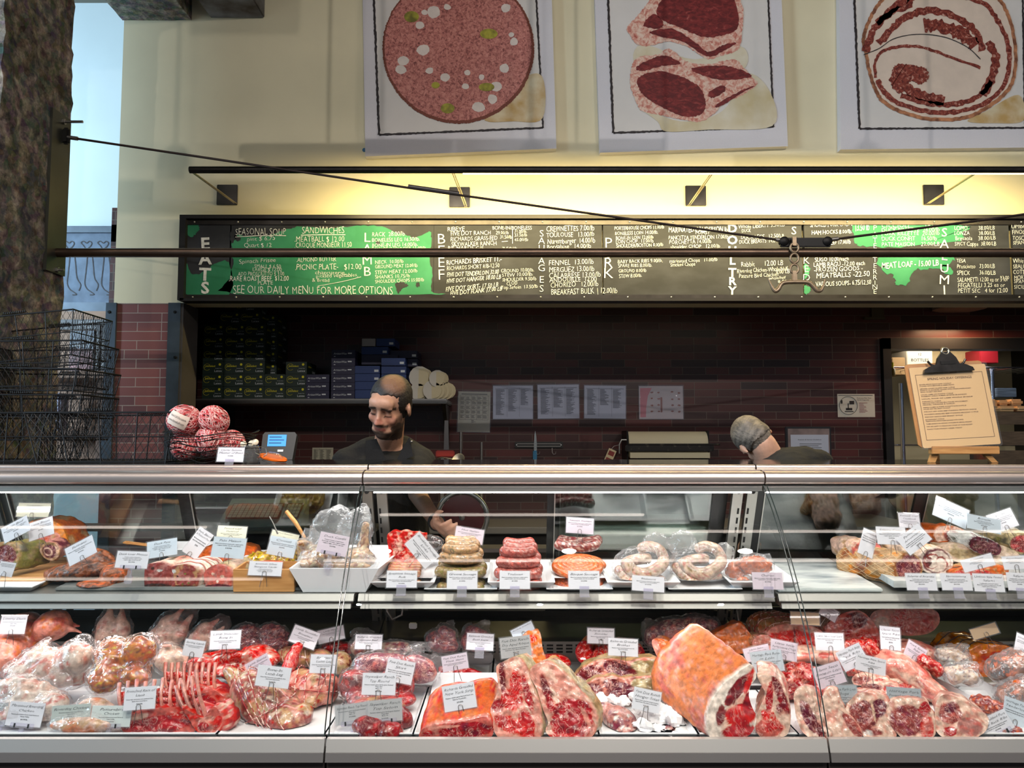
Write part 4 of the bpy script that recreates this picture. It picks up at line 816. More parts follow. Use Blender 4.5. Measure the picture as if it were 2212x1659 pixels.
MB().box((-w2 + .014, -.002, .0), (w2 - .012, 0, h_ - .012)).build('picture_top', mat('holder_pale', H(150, 128, 122), .4, var=.5, vscale=9), t_)
MB().box((-w2 + .03, -.004, .0), (w2 - .02, -.002, h_ - .05)).build('page', mat('sheet_paper'), t_)
k = text_mb(MB(), 'Request & Service Guidelines', .007, Matrix.Translation((-.07, -.0045, h_ - .085)), fit=.15); [k.box((-.06, -.0045, h_ - .11 - q * .012), (.08 - .02 * (q % 2), -.004, h_ - .107 - q * .012)) for q in range(6)]; k.build('printing', inkb, t_)
# long stainless worktop along the brick wall
t_ = thing('worktop', 'stainless worktop along the brick wall behind the butchers', 'worktop', (.1, 4.9, 0))
MB().box((-2.25, -.38, .86), (2.35, .39, .90), bev=.004).build('top', grey_steel, t_)
MB().box((-2.25, -.34, .1), (2.35, .38, .86)).build('cabinet', steel_dark, t_)
# opening to the storeroom
xd = P(1917, 800, BY).x; zt = P(2000, 745, BY).z
k = MB().box((xd - .035, BY - .02, 0), (xd + .02, BY + .12, zt + .045)).box((xd - .035, BY - .02, zt - .03), (4.4, BY + .12, zt + .045)); struct(k.build('door_1_frame', mat('black_frame', H(22, 21, 21), .4)))
struct(MB().box((P(1932, 900, BY).x - .02, BY + .04, 1.0), (P(1932, 900, BY).x - .012, BY + .08, 1.5)).build('trim_door_edge', mat('chipped_white', H(180, 176, 168), .6)))
# round wall lamp above the opening
c = P(2072, 664, 5.22); t_ = thing('bulkhead_lamp', 'round white bulkhead lamp on the brick wall above the storeroom opening', 'wall lamp', c)
MB().lathe([(.15, -.02), (.165, -.01), (.165, .03), (.12, .05), (.001, .055)], 28, Matrix.Rotation(math.radians(180), 4, 'X') @ Matrix.Scale(.45, 4, (0, 0, 1))).build('diffuser', mat('lamp_dim', H(150, 140, 130), .5), t_, smooth=True)
MB().box((-.14, -.04, .02), (.14, .078, .06)).build('bracket', black_steel, t_)
c = P(1896, 688, BY - .03); tag(MB().box((-.09, 0, -.005), (.055, .028, .012), bev=.003).box((-.035, .01, .012), (.05, .028, .09)).build('sensor_box', mat('old_brass', H(84, 74, 50), .5, metal=.4), loc=c), 'small dull brass box with a lip high on the brick wall', 'wall fitting')
# storeroom shelf unit, crates, cartons, bottle, bags
ss = thing('wire_shelving', 'chrome wire shelving in the storeroom opening', 'shelving', (2.9, 5.9, 0))
for (x, y) in ((P(1948, 900, 5.7).x, 5.7), (P(2144, 850, 5.9).x, 5.9), (4.2, 5.9)):
    MB().tube([(x - 2.9, y - 5.9, 0), (x - 2.9, y - 5.9, P(2000, 830 if x < 3 else 790, 5.8).z)], .016, 14).build('post', mat('chrome', H(190, 196, 215), .18, metal=1.), ss, smooth=True)
for py, yy in ((801.5, 6.1), (960, 5.85)):
    z = P(2000, py, yy).z - .004; k = MB(); [k.tube([(-.1 + q * .09, -.14, z), (-.1 + q * .09, .4, z)], .003, 5) for q in range(16)]; k.tube([(-.1, -.15, z), (1.3, -.15, z)], .006, 8); k.build('wire_rack', mat('chrome'), ss)
def simple(nm, px0, py0, px1, py1, Y, dp, m, lab, cat, txt=None, bev=.004, parts=None):
    a, b = P(px0, py1, Y), P(px1, py0, Y); w2, h_ = (b.x - a.x) / 2, b.z - a.z
    t_ = thing(nm, lab, cat, ((a.x + b.x) / 2, Y, a.z)); MB().box((-w2, 0, 0), (w2, dp, h_), bev=bev).build('body', m, t_, smooth=30)
    if txt: text_mb(MB(), txt[0], txt[1], Matrix.Translation((0, -.001, h_ * txt[2])), align='C', fit=w2 * 1.5).build('printing', inkb, t_)
    return t_, w2, h_
cb_ = mat('cardboard', H(176, 142, 96), .7, var=.2, vscale=8)
t_, w2, h_ = simple('bottle_carton', 1960, 757, 2014, 800, 6.1, .25, mat('carton_ivory', H(206, 200, 184), .6), 'white carton printed 12 bottles on the storeroom shelf', 'carton', None)
k = text_mb(MB(), 'BOTTLES', .022, Matrix.Translation((0, -.001, h_ * .45)), align='C', fit=w2 * 1.4); text_mb(k, '12', .02, Matrix.Translation((0, -.001, h_ * .75)), align='C'); k.build('printing', inkb, t_)
simple('kraft_box', 1928, 772, 1955, 810, 6.05, .2, cb_, 'small brown box beside the yellow-capped bottle', 'carton'); simple('plywood_panel', 2014, 757, 2100, 800, 6.3, .1, mat('ply', H(216, 190, 140), .6, var=.15, vscale=12), 'pale plywood box on the storeroom shelf', 'box')
simple('red_crate', 2118, 755, 2156, 784, 6.1, .3, mat('crate_red', H(168, 28, 44), .5), 'red plastic crate high in the storeroom', 'crate')
t_ = thing('sauce_bottle', 'small bottle with yellow cap at the opening frame', 'bottle', P(1928, 812, 5.7)); MB().lathe([(.001, 0), (.02, 0), (.02, .05), (.012, .06), (.001, .06)], 16).build('body', mat('bottle_green', H(120, 100, 40), .3), t_, smooth=True); MB().lathe([(.009, .06), (.011, .1), (.001, .1)], 12).build('cap', yel, t_, smooth=True)
bagm = mat('paper_bag', H(202, 164, 116), .7, var=.2, vscale=14, bump=.6, bscale=20)
for j, (px0, py0, px1, py1, lab) in enumerate([(2134, 862, 2156, 882, 'paper bag of goods, first in the crate row, half behind the clipboard'), (2158, 864, 2182, 876, 'upright paper bag in the middle of the row'), (2184, 862, 2212, 876, 'upright paper bag, last of the row'), (2160, 877, 2196, 888, 'paper bag lying in front in the middle'), (2197, 877, 2230, 888, 'paper bag lying in front at the end')]):
    simple('paper_bag', px0, py0, px1, py1, 4.9 - (.06 if j > 2 else 0), .08, bagm, lab, 'paper bag', bev=.012)
wd = mat('crate_wood', H(104, 84, 64), .7, var=.4, vscale=12, vstretch=(1, 6, 6))
t_ = thing('slatted_crate', 'large dark wooden slatted crate beside the easel', 'crate', P(2190, 1010, 4.85)); o = Vector(t_.location)
for (y0, y1) in ((890, 917), (932, 962), (973, 1006)):
    a, b = P(2140, y1, 4.85) - o, P(2290, y0, 4.85) - o; MB().box((a.x, 0, a.z), (b.x, .018, b.z), bev=.002).build('slat', wd, t_)
a = P(2150, 1006, 4.85) - o; MB().box((a.x - .02, .018, a.z), (a.x + .02, .045, (P(2150, 890, 4.85) - o).z)).build('corner_post', wd, t_)
MB().box((a.x + .02, .05, a.z), (.3, .3, (P(2150, 975, 4.85) - o).z)).build('contents', mat('orange_pack', H(180, 74, 40), .5, col2=H(70, 60, 56), vscale=9), t_)
simple('stacked_shelf_goods', 2154, 838, 2196, 858, 5.95, .2, mat('blue_strips', H(120, 140, 170), .4, var=.6, vscale=60, vstretch=(.1, .1, 3)), 'blue-white striped stack on the storeroom rack', 'stack of trays')
# ---------------------------------------------------------------- side room: framed bones print, bookcase
YS = 4.74
t_ = thing('bone_picture', 'blue-grey picture of drawn bones in a steel frame', 'picture', P(190, 570, YS)); o = Vector(t_.location)
def R2(mb): mb.v = [(v[0] - o.x, v[1] - o.y, v[2] - o.z) for v in mb.v]; return mb
def box_px(mb, x0, y0, x1, y1, Ya, Yb): a, b = P(x0, y1, Ya), P(x1, y0, Ya); return mb.box((a.x, Ya, a.z), (b.x, Yb, b.z))
R2(box_px(MB(), 60, 502, 262, 655, YS - .02, YS)).build('panel', mat('bone_panel', H(118, 134, 156), .7, var=.3, vscale=16), t_)
k = MB(); box_px(k, 60, 488, 262, 502, YS - .035, YS); box_px(k, 60, 653, 262, 672, YS - .035, YS); R2(k).build('frame', steel_blue, t_)
k = MB()
for dx in (0, 38, 74, 104):
    s_ = 1 if dx % 2 == 0 else .8
    for pts in ([(146 + dx, 536), (142 + dx, 530), (137 + dx, 524), (143 + dx, 521), (149 + dx, 525), (155 + dx, 521), (160 + dx, 525), (157 + dx, 532), (151 + dx, 537)], [(150 + dx, 538), (150 + dx, 560), (147 + dx, 590), (145 + dx, 612), (150 + dx, 624), (158 + dx, 630), (165 + dx, 636), (156 + dx, 637)], [(160 + dx, 545), (163 + dx, 570), (166 + dx, 600), (174 + dx, 615), (170 + dx, 628)]):
        band_mesh(k, pts, 2.0, YS - .022, dx, .2)
R2(k).build('bone_drawing', ink, t_)
bc = thing('bookcase', 'open wooden bookcase under the bones picture', 'bookcase', P(180, 820, 4.62)); o = Vector(bc.location)
k = MB(); box_px(k, 40, 672, 262, 690, 4.70, 4.74); R2(k).build('top_rail', mat('shelf_wood', H(168, 132, 108), .6, var=.2, vscale=9, vstretch=(1, 6, 6)), bc)
k = MB(); box_px(k, 40, 801, 250, 816, 4.42, 4.74); R2(k).build('shelf', mat('shelf_wood'), bc)
k = MB(); box_px(k, 205, 816, 250, 1000, 4.46, 4.74); R2(k).build('side', mat('shelf_wood_dark', H(96, 70, 54), .6), bc)
k = MB(); box_px(k, 40, 690, 262, 1000, 4.742, 4.748); R2(k).build('back', mat('shelf_wood'), bc)
k = MB(); box_px(k, 40, 930, 250, 940, 4.42, 4.74); R2(k).build('lower_shelf', mat('shelf_wood_dark'), bc)
bkd = mat('book_black', H(26, 28, 32), .35)
def book(px0, py0, px1, py1, Y, dp, lab, txt=None, vert_=False, cover=None):
    a, b = P(px0, py1, Y), P(px1, py0, Y); w2, h_ = (b.x - a.x) / 2, b.z - a.z
    t_ = thing('book', lab, 'book', ((a.x + b.x) / 2, Y, a.z), group='matching black cookery books'); MB().box((-w2, 0, 0), (w2, dp, h_), bev=.001).build('cover', cover or bkd, t_)
    if txt:
        k = MB()
        for (s, h, x, z, fit) in txt:
            V, F = lay_text(s, h, fit=fit)
            k.add([((x + y_) if not vert_ else x + y_, -.001, z - x_) if vert_ else (x + x_, -.001, z + y_) for x_, y_ in V], F)
        k.build('lettering', whi, t_)
    return t_, w2, h_
book(120, 690, 235, 700, 4.48, .2, 'upper black book lying flat on the upright books', [('IN THE CHARCUTERIE', .014, -.02, .006, .3)]); book(115, 702, 235, 712, 4.47, .2, 'lower black book lying flat on the upright books', [('IN THE CHARCUTERIE', .014, -.02, .006, .3)])
t_, w2, h_ = book(148, 714, 204, 802, 4.47, .03, 'black book facing out, its title and a pale dish on the cover', [('IN THE', .012, .02, .17, .05), ('CHARCU', .02, -.06, .145, .115)], cover=mat('book_cover', H(92, 104, 118), .3))
MB().box((-w2 + .003, -.0012, .004), (w2 - .003, -.0004, h_ * .55)).build('cover_photo', mat('cover_photo', H(176, 120, 118), .4, col2=H(90, 60, 66), vscale=20), t_)
book(205, 702, 216, 802, 4.46, .2, 'black book spine, the first of the two standing upright', [('THE CHARCUTERIE', .012, -.006, .19, .17)], True); book(217, 702, 228, 802, 4.46, .2, 'black book spine beside the pier, second of the upright pair', [('THE CHARCUTERIE', .012, -.006, .19, .17)], True)
tag(MB().box((-.05, 0, 0), (.04, .1, .22), bev=.01).build('white_pack', mat('pack_white', H(188, 192, 220), .5, var=.4, vscale=30), loc=P(112, 930, 4.5)), 'white patterned pack on the lower bookcase shelf', 'pack')
# ================================================================ ON TOP OF THE CASE
wire = mat('black_wire', H(24, 22, 22), .5, metal=.5)
def wire_basket(w2, d2, h, nm_lab, loc, rot=(0, 0, 0), grp='stacked black wire baskets', cell=.024):
    """tapered oblong basket of twisted-wire mesh"""
    t_ = thing('wire_basket', nm_lab, 'basket', loc, rot, grp)
    def ring(u, k=1.):       # u along perimeter 0..1 , height factor k 0..1
        s = .86 + .14 * k; a = u * 4; c = int(a) % 4; f = a - int(a)
        W, D = w2 * s, d2 * s
        P4 = [(-W, -D), (W, -D), (W, D), (-W, D)]; p, q = P4[c], P4[(c + 1) % 4]
        return (p[0] + (q[0] - p[0]) * f, p[1] + (q[1] - p[1]) * f, h * k)
    per = 4 * (w2 + d2); n = max(24, int(per / cell / 4) * 4)
    rows = max(3, int(h / (cell * .8))); mb = MB()
    for i in range(n):
        for sgn in (1, -1):
            pts = []
            for j in range(rows + 1):
                u = (i + (.5 * sgn if j % 2 else -.0 * sgn)) / n
                pts.append(ring(u % 1., j / rows))
            # straight leaning wire
            pts = [ring(((i + sgn * .5 * j) / n) % 1., j / rows) for j in range(rows + 1)]
            mb.tube(pts, .0009, 3, cap=False)
    mb.build('wire_mesh', wire, t_)
    for nm, k, r in (('rim_wire', 1., .0032), ('band_wire', .52, .0022), ('base_wire', .02, .0028)):
        MB().tube([ring(u, k) for u in np.linspace(0, 1, 41)[:-1]], r, 6, closed=True).build(nm, wire, t_, smooth=True)
    k = MB(); [k.tube([ring(u, 0), ring(u, 1)], .0024, 5) for u in (0, .06, .125, .19, .25, .31, .375, .44, .5, .56, .625, .69, .75, .81, .875, .94)]; k.build('upright_wires', wire, t_)
    # bottom lattice
    k = MB(); q = .86
    for x in np.linspace(-w2 * q, w2 * q, 9): k.tube([(x, -d2 * q, .002), (x, d2 * q, .002)], .0009, 3)
    for y in np.linspace(-d2 * q, d2 * q, 7): k.tube([(-w2 * q, y, .002), (w2 * q, y, .002)], .0009, 3)
    k.build('base_mesh', wire, t_)
    # coiled handle
    for s in (-1, 1):
        k = MB(); N_ = 60; k.tube([(-.05 + .1 * i / N_, -d2 * s + .006 * math.cos(i * 1.25), h + .009 + .006 * math.sin(i * 1.25)) for i in range(N_)], .0014, 4, cap=False); k.tube([(-.06, -d2 * s, h), (-.05, -d2 * s, h + .009), (.05, -d2 * s, h + .009), (.06, -d2 * s, h)], .0018, 5); k.build('coil_handle', wire, t_)
    return t_
zc = ZT + .001
bA = wire_basket(.26, .17, .17, 'large black wire basket at the front of the stack, lowest by the twine', (P(195, 900, 2.72).x, 2.74, zc), (0, 0, math.radians(-3)))
# the two bottom baskets and the tower of nested ones
def nb(src, loc, rot, lab): c = copy_tree(src, loc, rot, lab); return c
bA.location = (P(270, 900, 2.75).x, 2.76, zc)
b2_ = nb(bA, (P(-20, 900, 2.75).x, 2.78, zc), (0, 0, math.radians(4)), 'large black wire basket below the nested tower, half out of the frame')
zz = [.085, .15, .20, .26, .31, .36]
for j, (px, dz, rz, ry) in enumerate([(92, .07, 3, 0), (88, .165, -2, 1), (90, .26, 3, -1), (78, .355, 2, -6)]):
    sB = copy_tree(bA); sB.scale = (.78, .85, .95)
    sB.location = (P(px, 800, 2.82).x, 2.84 + .01 * (j % 2), zc + .004 + dz); sB.rotation_euler = (0, math.radians(ry), math.radians(rz)); sB['label'] = 'black wire basket nested in the tower, %s' % ('lowest of four', 'second of four from below', 'third of four from below', 'topmost and slightly tipped')[j]
# twine balls in a low wire bowl
def twine_mat():
    m = bpy.data.materials.new('twine'); m.use_nodes = True; N = m.node_tree.nodes; L = m.node_tree.links; b = N['Principled BSDF']; b.inputs['Roughness'].default_value = .6
    at = N.new('ShaderNodeAttribute'); at.attribute_name = 'Col'; L.new(at.outputs['Color'], b.inputs['Base Color']); return m
tw = twine_mat()
def twine_ball(c, r, lab, seed, rot):
    rr = random.Random(seed); t_ = thing('twine_ball', lab, 'ball of twine', c, rot, 'red and white twine balls')
    mb = MB(); mb.lathe([(r * .93 * math.sin(a), r * .86 * -math.cos(a)) for a in np.linspace(.01, PI - .01, 14)], 24, col=(*H(170, 90, 86),)); mb.build('core', tw, t_, smooth=True)
    mb = MB()
    for w_ in range(46):
        ax = Euler((rr.choice([.5, .9, -.6, -.95]) + rr.uniform(-.18, .18), rr.uniform(-.2, .2), rr.uniform(0, 6.28))).to_matrix(); n = 30
        red = (*H(178, 22, 34),); wt = (*H(228, 196, 190),); off = rr.uniform(-.45, .45) * r; r2 = math.sqrt(max(r * r - off * off, .0001))
        pts = [ax @ Vector((r2 * math.cos(a), r2 * math.sin(a), off)) for a in np.linspace(0, 2 * PI, n + 1)[:-1]]; pts = [Vector((p.x, p.y, p.z * .93)) for p in pts]
        a0 = len(mb.v); mb.tube(pts, .0023, 5, closed=True)
        cols = []
        for i in range(n):
            for k in range(5): cols.append((*(wt if (i + k + w_) % 5 < 2 else red), 0))
        mb.c.extend(cols)
    mb.build('strands', tw, t_, smooth=True); return t_
TY = 2.62
tb = []
for j, (px, py, r, lab) in enumerate([(398, 908, .056, 'twine ball wearing a paper band label, upper of the pile towards the baskets'), (462, 908, .051, 'upper bare twine ball, away from the baskets'), (456, 952, .054, 'twine ball behind the spoon price card'), (402, 962, .052, 'lower twine ball towards the baskets'), (500, 958, .045, 'small twine ball low at the edge of the wire bowl')]):
    tb.append(twine_ball(P(px, py, TY + (.03 if j in (3, 4) else 0)), r, lab, j + 3, (j * .7, j * .4, j * 1.1)))
k = MB(); n = 12
V = []; 
for i in range(n + 1):
    for j in range(7):
        th = -.62 + 1.24 * i / n; ph = -.42 + .84 * j / 6
        V.append((.0595 * math.sin(th) * math.cos(ph), -.0595 * math.cos(th) * math.cos(ph), .057 * math.sin(ph)))
F = [(i * 7 + j, (i + 1) * 7 + j, (i + 1) * 7 + j + 1, i * 7 + j + 1) for i in range(n) for j in range(6)]
M0 = Euler((0, .45, 0)).to_matrix().to_4x4(); lb = MB().add([M0 @ Vector(v) for v in V], F); Mi = Euler(tb[0].rotation_euler).to_matrix().inverted().to_4x4()
lb.v = [tuple(Mi @ Vector(v)) for v in lb.v]; lb.build('paper_band', mat('band_paper', H(214, 196, 182), .6), tb[0], smooth=True)
lt = MB()
for s_, z_ in (('Fatted Calf Charcuterie', .006), ('www.fattedcalf.com', -.010)):
    V2, F2 = lay_text(s_, .0075, align='C', fit=.058)
    lt.add([Mi @ (M0 @ Vector((.0605 * math.sin(x / .0605), -.0608 * math.cos(x / .0605), z_ + y))) for x, y in V2], F2)
lt.build('band_lettering', inkb, tb[0])
c = P(455, 990, TY); t_ = thing('wire_bowl', 'low open bowl of loose black wire holding the twine balls', 'wire bowl', (c.x, TY, zc))
rr = random.Random(8)
for q in range(13):
    z = .012 + .088 * q / 12; r = .085 + .055 * math.sqrt(q / 12.); ph = rr.random() * 6
    MB().tube([(r * 1.12 * math.cos(a) + .003 * math.sin(3 * a + ph), r * .8 * math.sin(a), z + .007 * math.sin(2 * a + ph) + .004 * math.sin(5 * a)) for a in np.linspace(0, 2 * PI, 41)[:-1]], .0013, 4, closed=True).build('wire_ring', wire, t_, smooth=True)
# jar of pearl spoons lying lid, glass
c = P(536, 998, 2.60); t_ = thing('spoon_jar', 'clip-top glass jar with pale caviar spoons beside the twine bowl', 'jar', (c.x, 2.62, zc))
MB().lathe([(.001, 0), (.028, 0), (.032, .006), (.032, .046), (.026, .054), (.026, .06)], 20, cap=False).build('glass', glass_mat('jar_glass', (.88, .92, .9), 1, 0, .06, 1.7), t_, smooth=True)
MB().tube([(.034 * math.cos(a), .034 * math.sin(a), .054) for a in np.linspace(0, 2 * PI, 20)[:-1]], .0015, 6, closed=True).tube([(.034, 0, .054), (.055, -.01, .05), (.06, -.01, .03), (.048, -.01, .02)], .0014, 6).build('clip_wire', grey_steel, t_, smooth=True)
for (x, z, a) in ((-.02, .064, .5), (.006, .066, -.3), (.02, .07, .8)): MB().lathe([(.001, -.004), (.009, -.003), (.011, .0), (.009, .003), (.001, .004)], 12, Matrix.Translation((x, -.012, z)) @ Matrix.Rotation(a, 4, 'Y') @ Matrix.Rotation(1.2, 4, 'X')).build('spoon_bowl', mat('pearl', H(232, 216, 190), .35), t_, smooth=True)
# caviar spoon card
# scale display with blue screen, orange lid jar
c = P(598, 985, 3.0); t_ = thing('scale_display', 'dark customer display of a scale with a lit blue screen', 'scale display', (c.x, 3.0, zc), (math.radians(-14), 0, 0))
h_ = .11
MB().prism([(-.066, 0), (.06, 0), (.069, h_ * .9), (.06, h_), (-.056, h_), (-.064, h_ * .9)], 0, .03).build('housing', mat('display_grey', H(52, 52, 52), .4), t_)
MB().box((-.042, -.002, h_ * .48), (.03, 0, h_ * .9)).build('screen', mat('blue_screen', H(40, 110, 190), .4, emis=H(70, 160, 235), es=.9), t_)
k = MB(); [k.box((-.036, -.003, h_ * .8 - q * .012), (.012 + .01 * (q % 2), -.0022, h_ * .8 - q * .012 + .003)) for q in range(3)]; k.build('screen_text', mat('screen_ink', H(20, 50, 110), .5), t_)
MB().box((.0, -.002, h_ * .28), (.022, 0, h_ * .36)).build('sticker', whi, t_)
c = P(590, 992, 2.66); t_ = thing('clip_lid', 'orange rubber seal and glass lid of a clip jar lying on the case', 'jar lid', (c.x, 2.66, zc + .016), (math.radians(8), math.radians(12), 0))
MB().lathe([(.036, -.004), (.046, -.005), (.049, 0), (.046, .005), (.036, .004)], 28, Matrix.Scale(.75, 4, (0, 1, 0))).build('orange_seal', mat('orange_rubber', H(236, 108, 24), .4), t_, smooth=True)
MB().lathe([(.001, .018), (.02, .016), (.036, .006), (.036, -.004), (.001, -.006)], 24, Matrix.Scale(.75, 4, (0, 1, 0))).build('glass_lid', glass_mat('jar_glass'), t_, smooth=True)
MB().tube([(-.05, 0, .0), (-.062, -.01, .006), (-.066, -.01, .016), (-.052, 0, .018)], .0014, 6).tube([(.05, -.01, -.006), (.058, -.01, -.012), (.062, -.01, -.02)], .0016, 6).tube([(-.045, -.03, -.008), (0, -.042, -.01), (.05, -.024, -.008)], .0013, 6).build('wire_bail', grey_steel, t_, smooth=True)
# clipboard on a small easel
EY = 2.64
ez = thing('table_easel', 'small pale wooden easel holding the clipboard', 'easel', (P(2078, 1000, EY).x, EY, zc)); o = Vector(ez.location)
ply = mat('easel_wood', H(200, 150, 92), .55, col2=H(168, 116, 64), vscale=9, vstretch=(1, 8, 8))
a, b = P(2009, 981, EY) - o, P(2154, 964, EY) - o
MB().box((a.x, -.014, a.z), (b.x, .012, b.z), bev=.002).build('ledge', ply, ez)
for (x0, x1, y) in ((2020, 2014, .0), (2132, 2150, .0)):
    q0, q1 = P(x0, 981, EY) - o, P(x1, 1004, EY) - o
    MB().prism([(q0.x - .012, q0.z), (q0.x + .012, q0.z), (q1.x + .011, 0), (q1.x - .011, 0)], 0, .012).build('leg', ply, ez)
q = P(2052, 990, EY) - o; MB().prism([(q.x - .010, q.z + .1), (q.x + .010, q.z + .1), (q.x + .012, 0), (q.x - .012, 0)], .085, .095).build('leg', ply, ez)
q0 = P(2078, 800, EY) - o; MB().box((-.012, .03, a.z), (.012, .042, q0.z)).build('back_post', ply, ez)
cbm = mat('clipboard_brown', H(176, 124, 72), .5, var=.15, vscale=20)
cl = thing('clipboard', 'brown clipboard with a sleeved holiday menu on the easel', 'clipboard', P(2075, 964, EY - .006), (math.radians(-9), math.radians(-3.2), 0)); 
W2 = .134; HH = P(2060, 780, EY).z - P(2060, 964, EY).z + .004
def rrect(w0, w1, z0, z1, r=.012): return [(w0, z0 + r), (w0 + r, z0), (w1 - r, z0), (w1, z0 + r), (w1, z1 - r), (w1 - r * .3, z1 - r * .3), (w1 - r, z1), (w0 + r, z1), (w0 + r * .3, z1 - r * .3), (w0, z1 - r)]
MB().prism(rrect(-W2 - .008, W2 - .004, .002, HH), .002, .006).build('board', cbm, cl)
mp_ = MB().prism(rrect(-W2 + .004, W2 + .002, .0, HH - .014, .004), -.004, -.001).build('menu_page', mat('menu_paper', H(226, 190, 140), .55), cl)
MB().prism(rrect(-W2 - .002, W2 + .006, -.006, HH - .006, .006), -.008, -.0072).build('sleeve', glass_mat('menu_sleeve', (.98, .97, .95), .9, .05, .02, 1.45, .25, 9), cl)
tx = MB(); M = lambda x, z: Matrix.Translation((x, -.005, z)); brown = mat('menu_ink', H(84, 54, 34), .7)
bx0, bx1, bz0, bz1 = -W2 + .02, W2 - .014, .026, HH - .042
for (a_, b_, c_, d_) in ((bx0, bx1, bz0, bz0 + .0012), (bx0, bx1, bz1, bz1 + .0012), (bx0, bx0 + .0012, bz0, bz1), (bx1 - .0012, bx1, bz0, bz1)): tx.box((a_, -.0048, c_), (b_, -.0042, d_))
text_mb(tx, 'SPRING HOLIDAY OFFERINGS', .0082, M((bx0 + bx1) / 2, bz1 - .02), align='C', fit=.155)
ls = [('BROKEN ARROW RANCH QUAIL 10.50 EACH', .12), ('STUFFED WITH MERGUEZ & DRIED FRUITS', .13), None, ('SMOKED HONEY GLAZED HAM 12.99/LB', .13), ('BONE-IN OR BONELESS, GLAZED WITH WILDFLOWER HONEY', .19), ('READY TO HEAT AND SERVE', .08), None, ('LOCAL LAMB LEG ROASTS 17.99/LB', .12), ('ROSEMARY GARLIC RUBBED, BONE IN OR BONELESS', .17), None, ('LOCAL RACK OF LAMB WHOLE 28.50/LB', .19), None, ('PORCHETTA 14.00/LB', .07), ('HERITAGE PORK LOIN AND BELLY ROLLED WITH ROSEMARY,', .17), ('FENNEL, ORANGE & GARLIC', .12), None, ('FRESH HAMS & PORK ROASTS 8.99/10.99/LB', .16), ('ROLLED AND TIED, READY TO ROAST', .10), None, ('FIVE DOT DRY AGED BEEF STANDING RIB ROAST 29.99/LB', .195), None, ("RICHARD'S GRASS-FED BEEF STANDING RIB ROAST 31.99/LB", .2), None, ('FIVE DOT RANCH BEEF BRISKET 10.99/LB', .14), None, ('BOCKWURST 14.99/LB', .07), ('TRADITIONAL SPRING PORK SAUSAGE WITH CHIVES', .14), None, ('*LAMB KIDNEYS OR GIZZARD AVAILABLE BY SPECIAL REQUEST', .17), None, ('*WE ARE HAPPY TO SEASON ANY ROAST AT YOUR REQUEST', .17), None, ('PLACE YOUR HOLIDAY ORDER TODAY!', .13)]
z = bz1 - .036
for l_ in ls:
    if l_ is None: z -= .0034; continue
    text_mb(tx, l_[0], .0032, M(bx0 + .008, z), fit=l_[1] * .93, thin=.012); z -= .0058
tx.build('printing', brown, mp_)
chrome_d = mat('clip_chrome', H(90, 86, 84), .2, metal=.9, var=.4, vscale=30)
cz = HH - .018
cp_ = MB().prism([(-.088, cz - .02), (.088, cz - .02), (.084, cz - .008), (.06, cz + .004), (.04, cz + .008), (.032, cz + .03), (.014, cz + .052), (-.014, cz + .052), (-.032, cz + .03), (-.04, cz + .008), (-.06, cz + .004), (-.084, cz - .008)], -.018, -.008).build('clip', chrome_d, cl)
MB().tube([(.012 * math.cos(a), -.014, cz + .054 + .012 * math.sin(a)) for a in np.linspace(0, 2 * PI, 16)[:-1]], .005, 8, closed=True).build('hanging_ring', mat('polished_rod'), cp_, smooth=True)
k = MB().box((-.026, -.020, cz + .006), (.026, -.018, cz + .018), bev=.0005); k.build('clip_badge', black_steel, cp_)
for s in (-1, 1): MB().tube([(s * .046, -.012, cz + .004), (s * .058, -.012, cz + .010), (s * .066, -.012, cz + .022)], .004, 8).build('clip_horn', chrome_d, cl, smooth=True)
# ================================================================ BEHIND THE CASES, seen through the rear doors
lg = MB().box((-1.75, 2.985, 1.06), (-.52, 3.14, 1.075), bev=.002).box((-.47, 2.985, .98), (.80, 3.10, .995), bev=.002)
for x in (-1.7, -.56, -.42, .74): lg.box((x, 2.985, .2), (x + .02, 3.0, 1.06 if x < -.5 else .98))
tag(lg.build('rear_ledge', grey_steel), 'narrow steel work ledge along the rear of the cases', 'ledge')
t_ = thing('keyboard_scale', 'grey counter scale with a red-framed keyboard behind the first unit', 'scale', (P(575, 1120, 3.02).x, 3.02, 1.075), (math.radians(0), 0, 0))
MB().prism([(-.02, 0), (.10, 0), (.10, .10), (-.02, .03)], -.17, .14, 'x').build('housing', mat('scale_grey', H(176, 178, 170), .4), t_)
Mk = Matrix.Translation((0, -.022, .032)) @ Matrix.Rotation(math.radians(30), 4, 'X')
def kb(x0, x1, n, m, nm):
    MB().box((x0, 0, 0), (x1, .10, .002), M=Mk).build(nm, mat('key_frame', H(120, 40, 40), .5), t_)
    k = MB(); w_ = (x1 - x0 - .008) / n
    for i in range(n):
        for j in range(m): k.box((x0 + .004 + i * w_, .006 + j * .09 / m, .002), (x0 + .004 + i * w_ + w_ * .82, .006 + (j + .8) * .09 / m, .004), M=Mk)
    k.build('key_pattern', mat('key_white', H(224, 214, 210), .5), t_)
kb(-.15, .055, 11, 6, 'keyboard'); kb(.065, .13, 4, 4, 'keypad')
t_ = thing('slicer_guard', 'round clear guard ring over a dark red disc behind the sausage trays', 'slicer', (P(998, 1130, 3.0).x, 3.01, .995))
Ms = Matrix.Translation((0, 0, P(998, 1118, 3.0).z - .995)) @ Matrix.Rotation(PI / 2, 4, 'X')
MB().lathe([(.001, 0), (.086, 0), (.086, .006), (.001, .008)], 36, Ms).build('disc', mat('slicer_red', H(96, 36, 40), .25), t_, smooth=40)
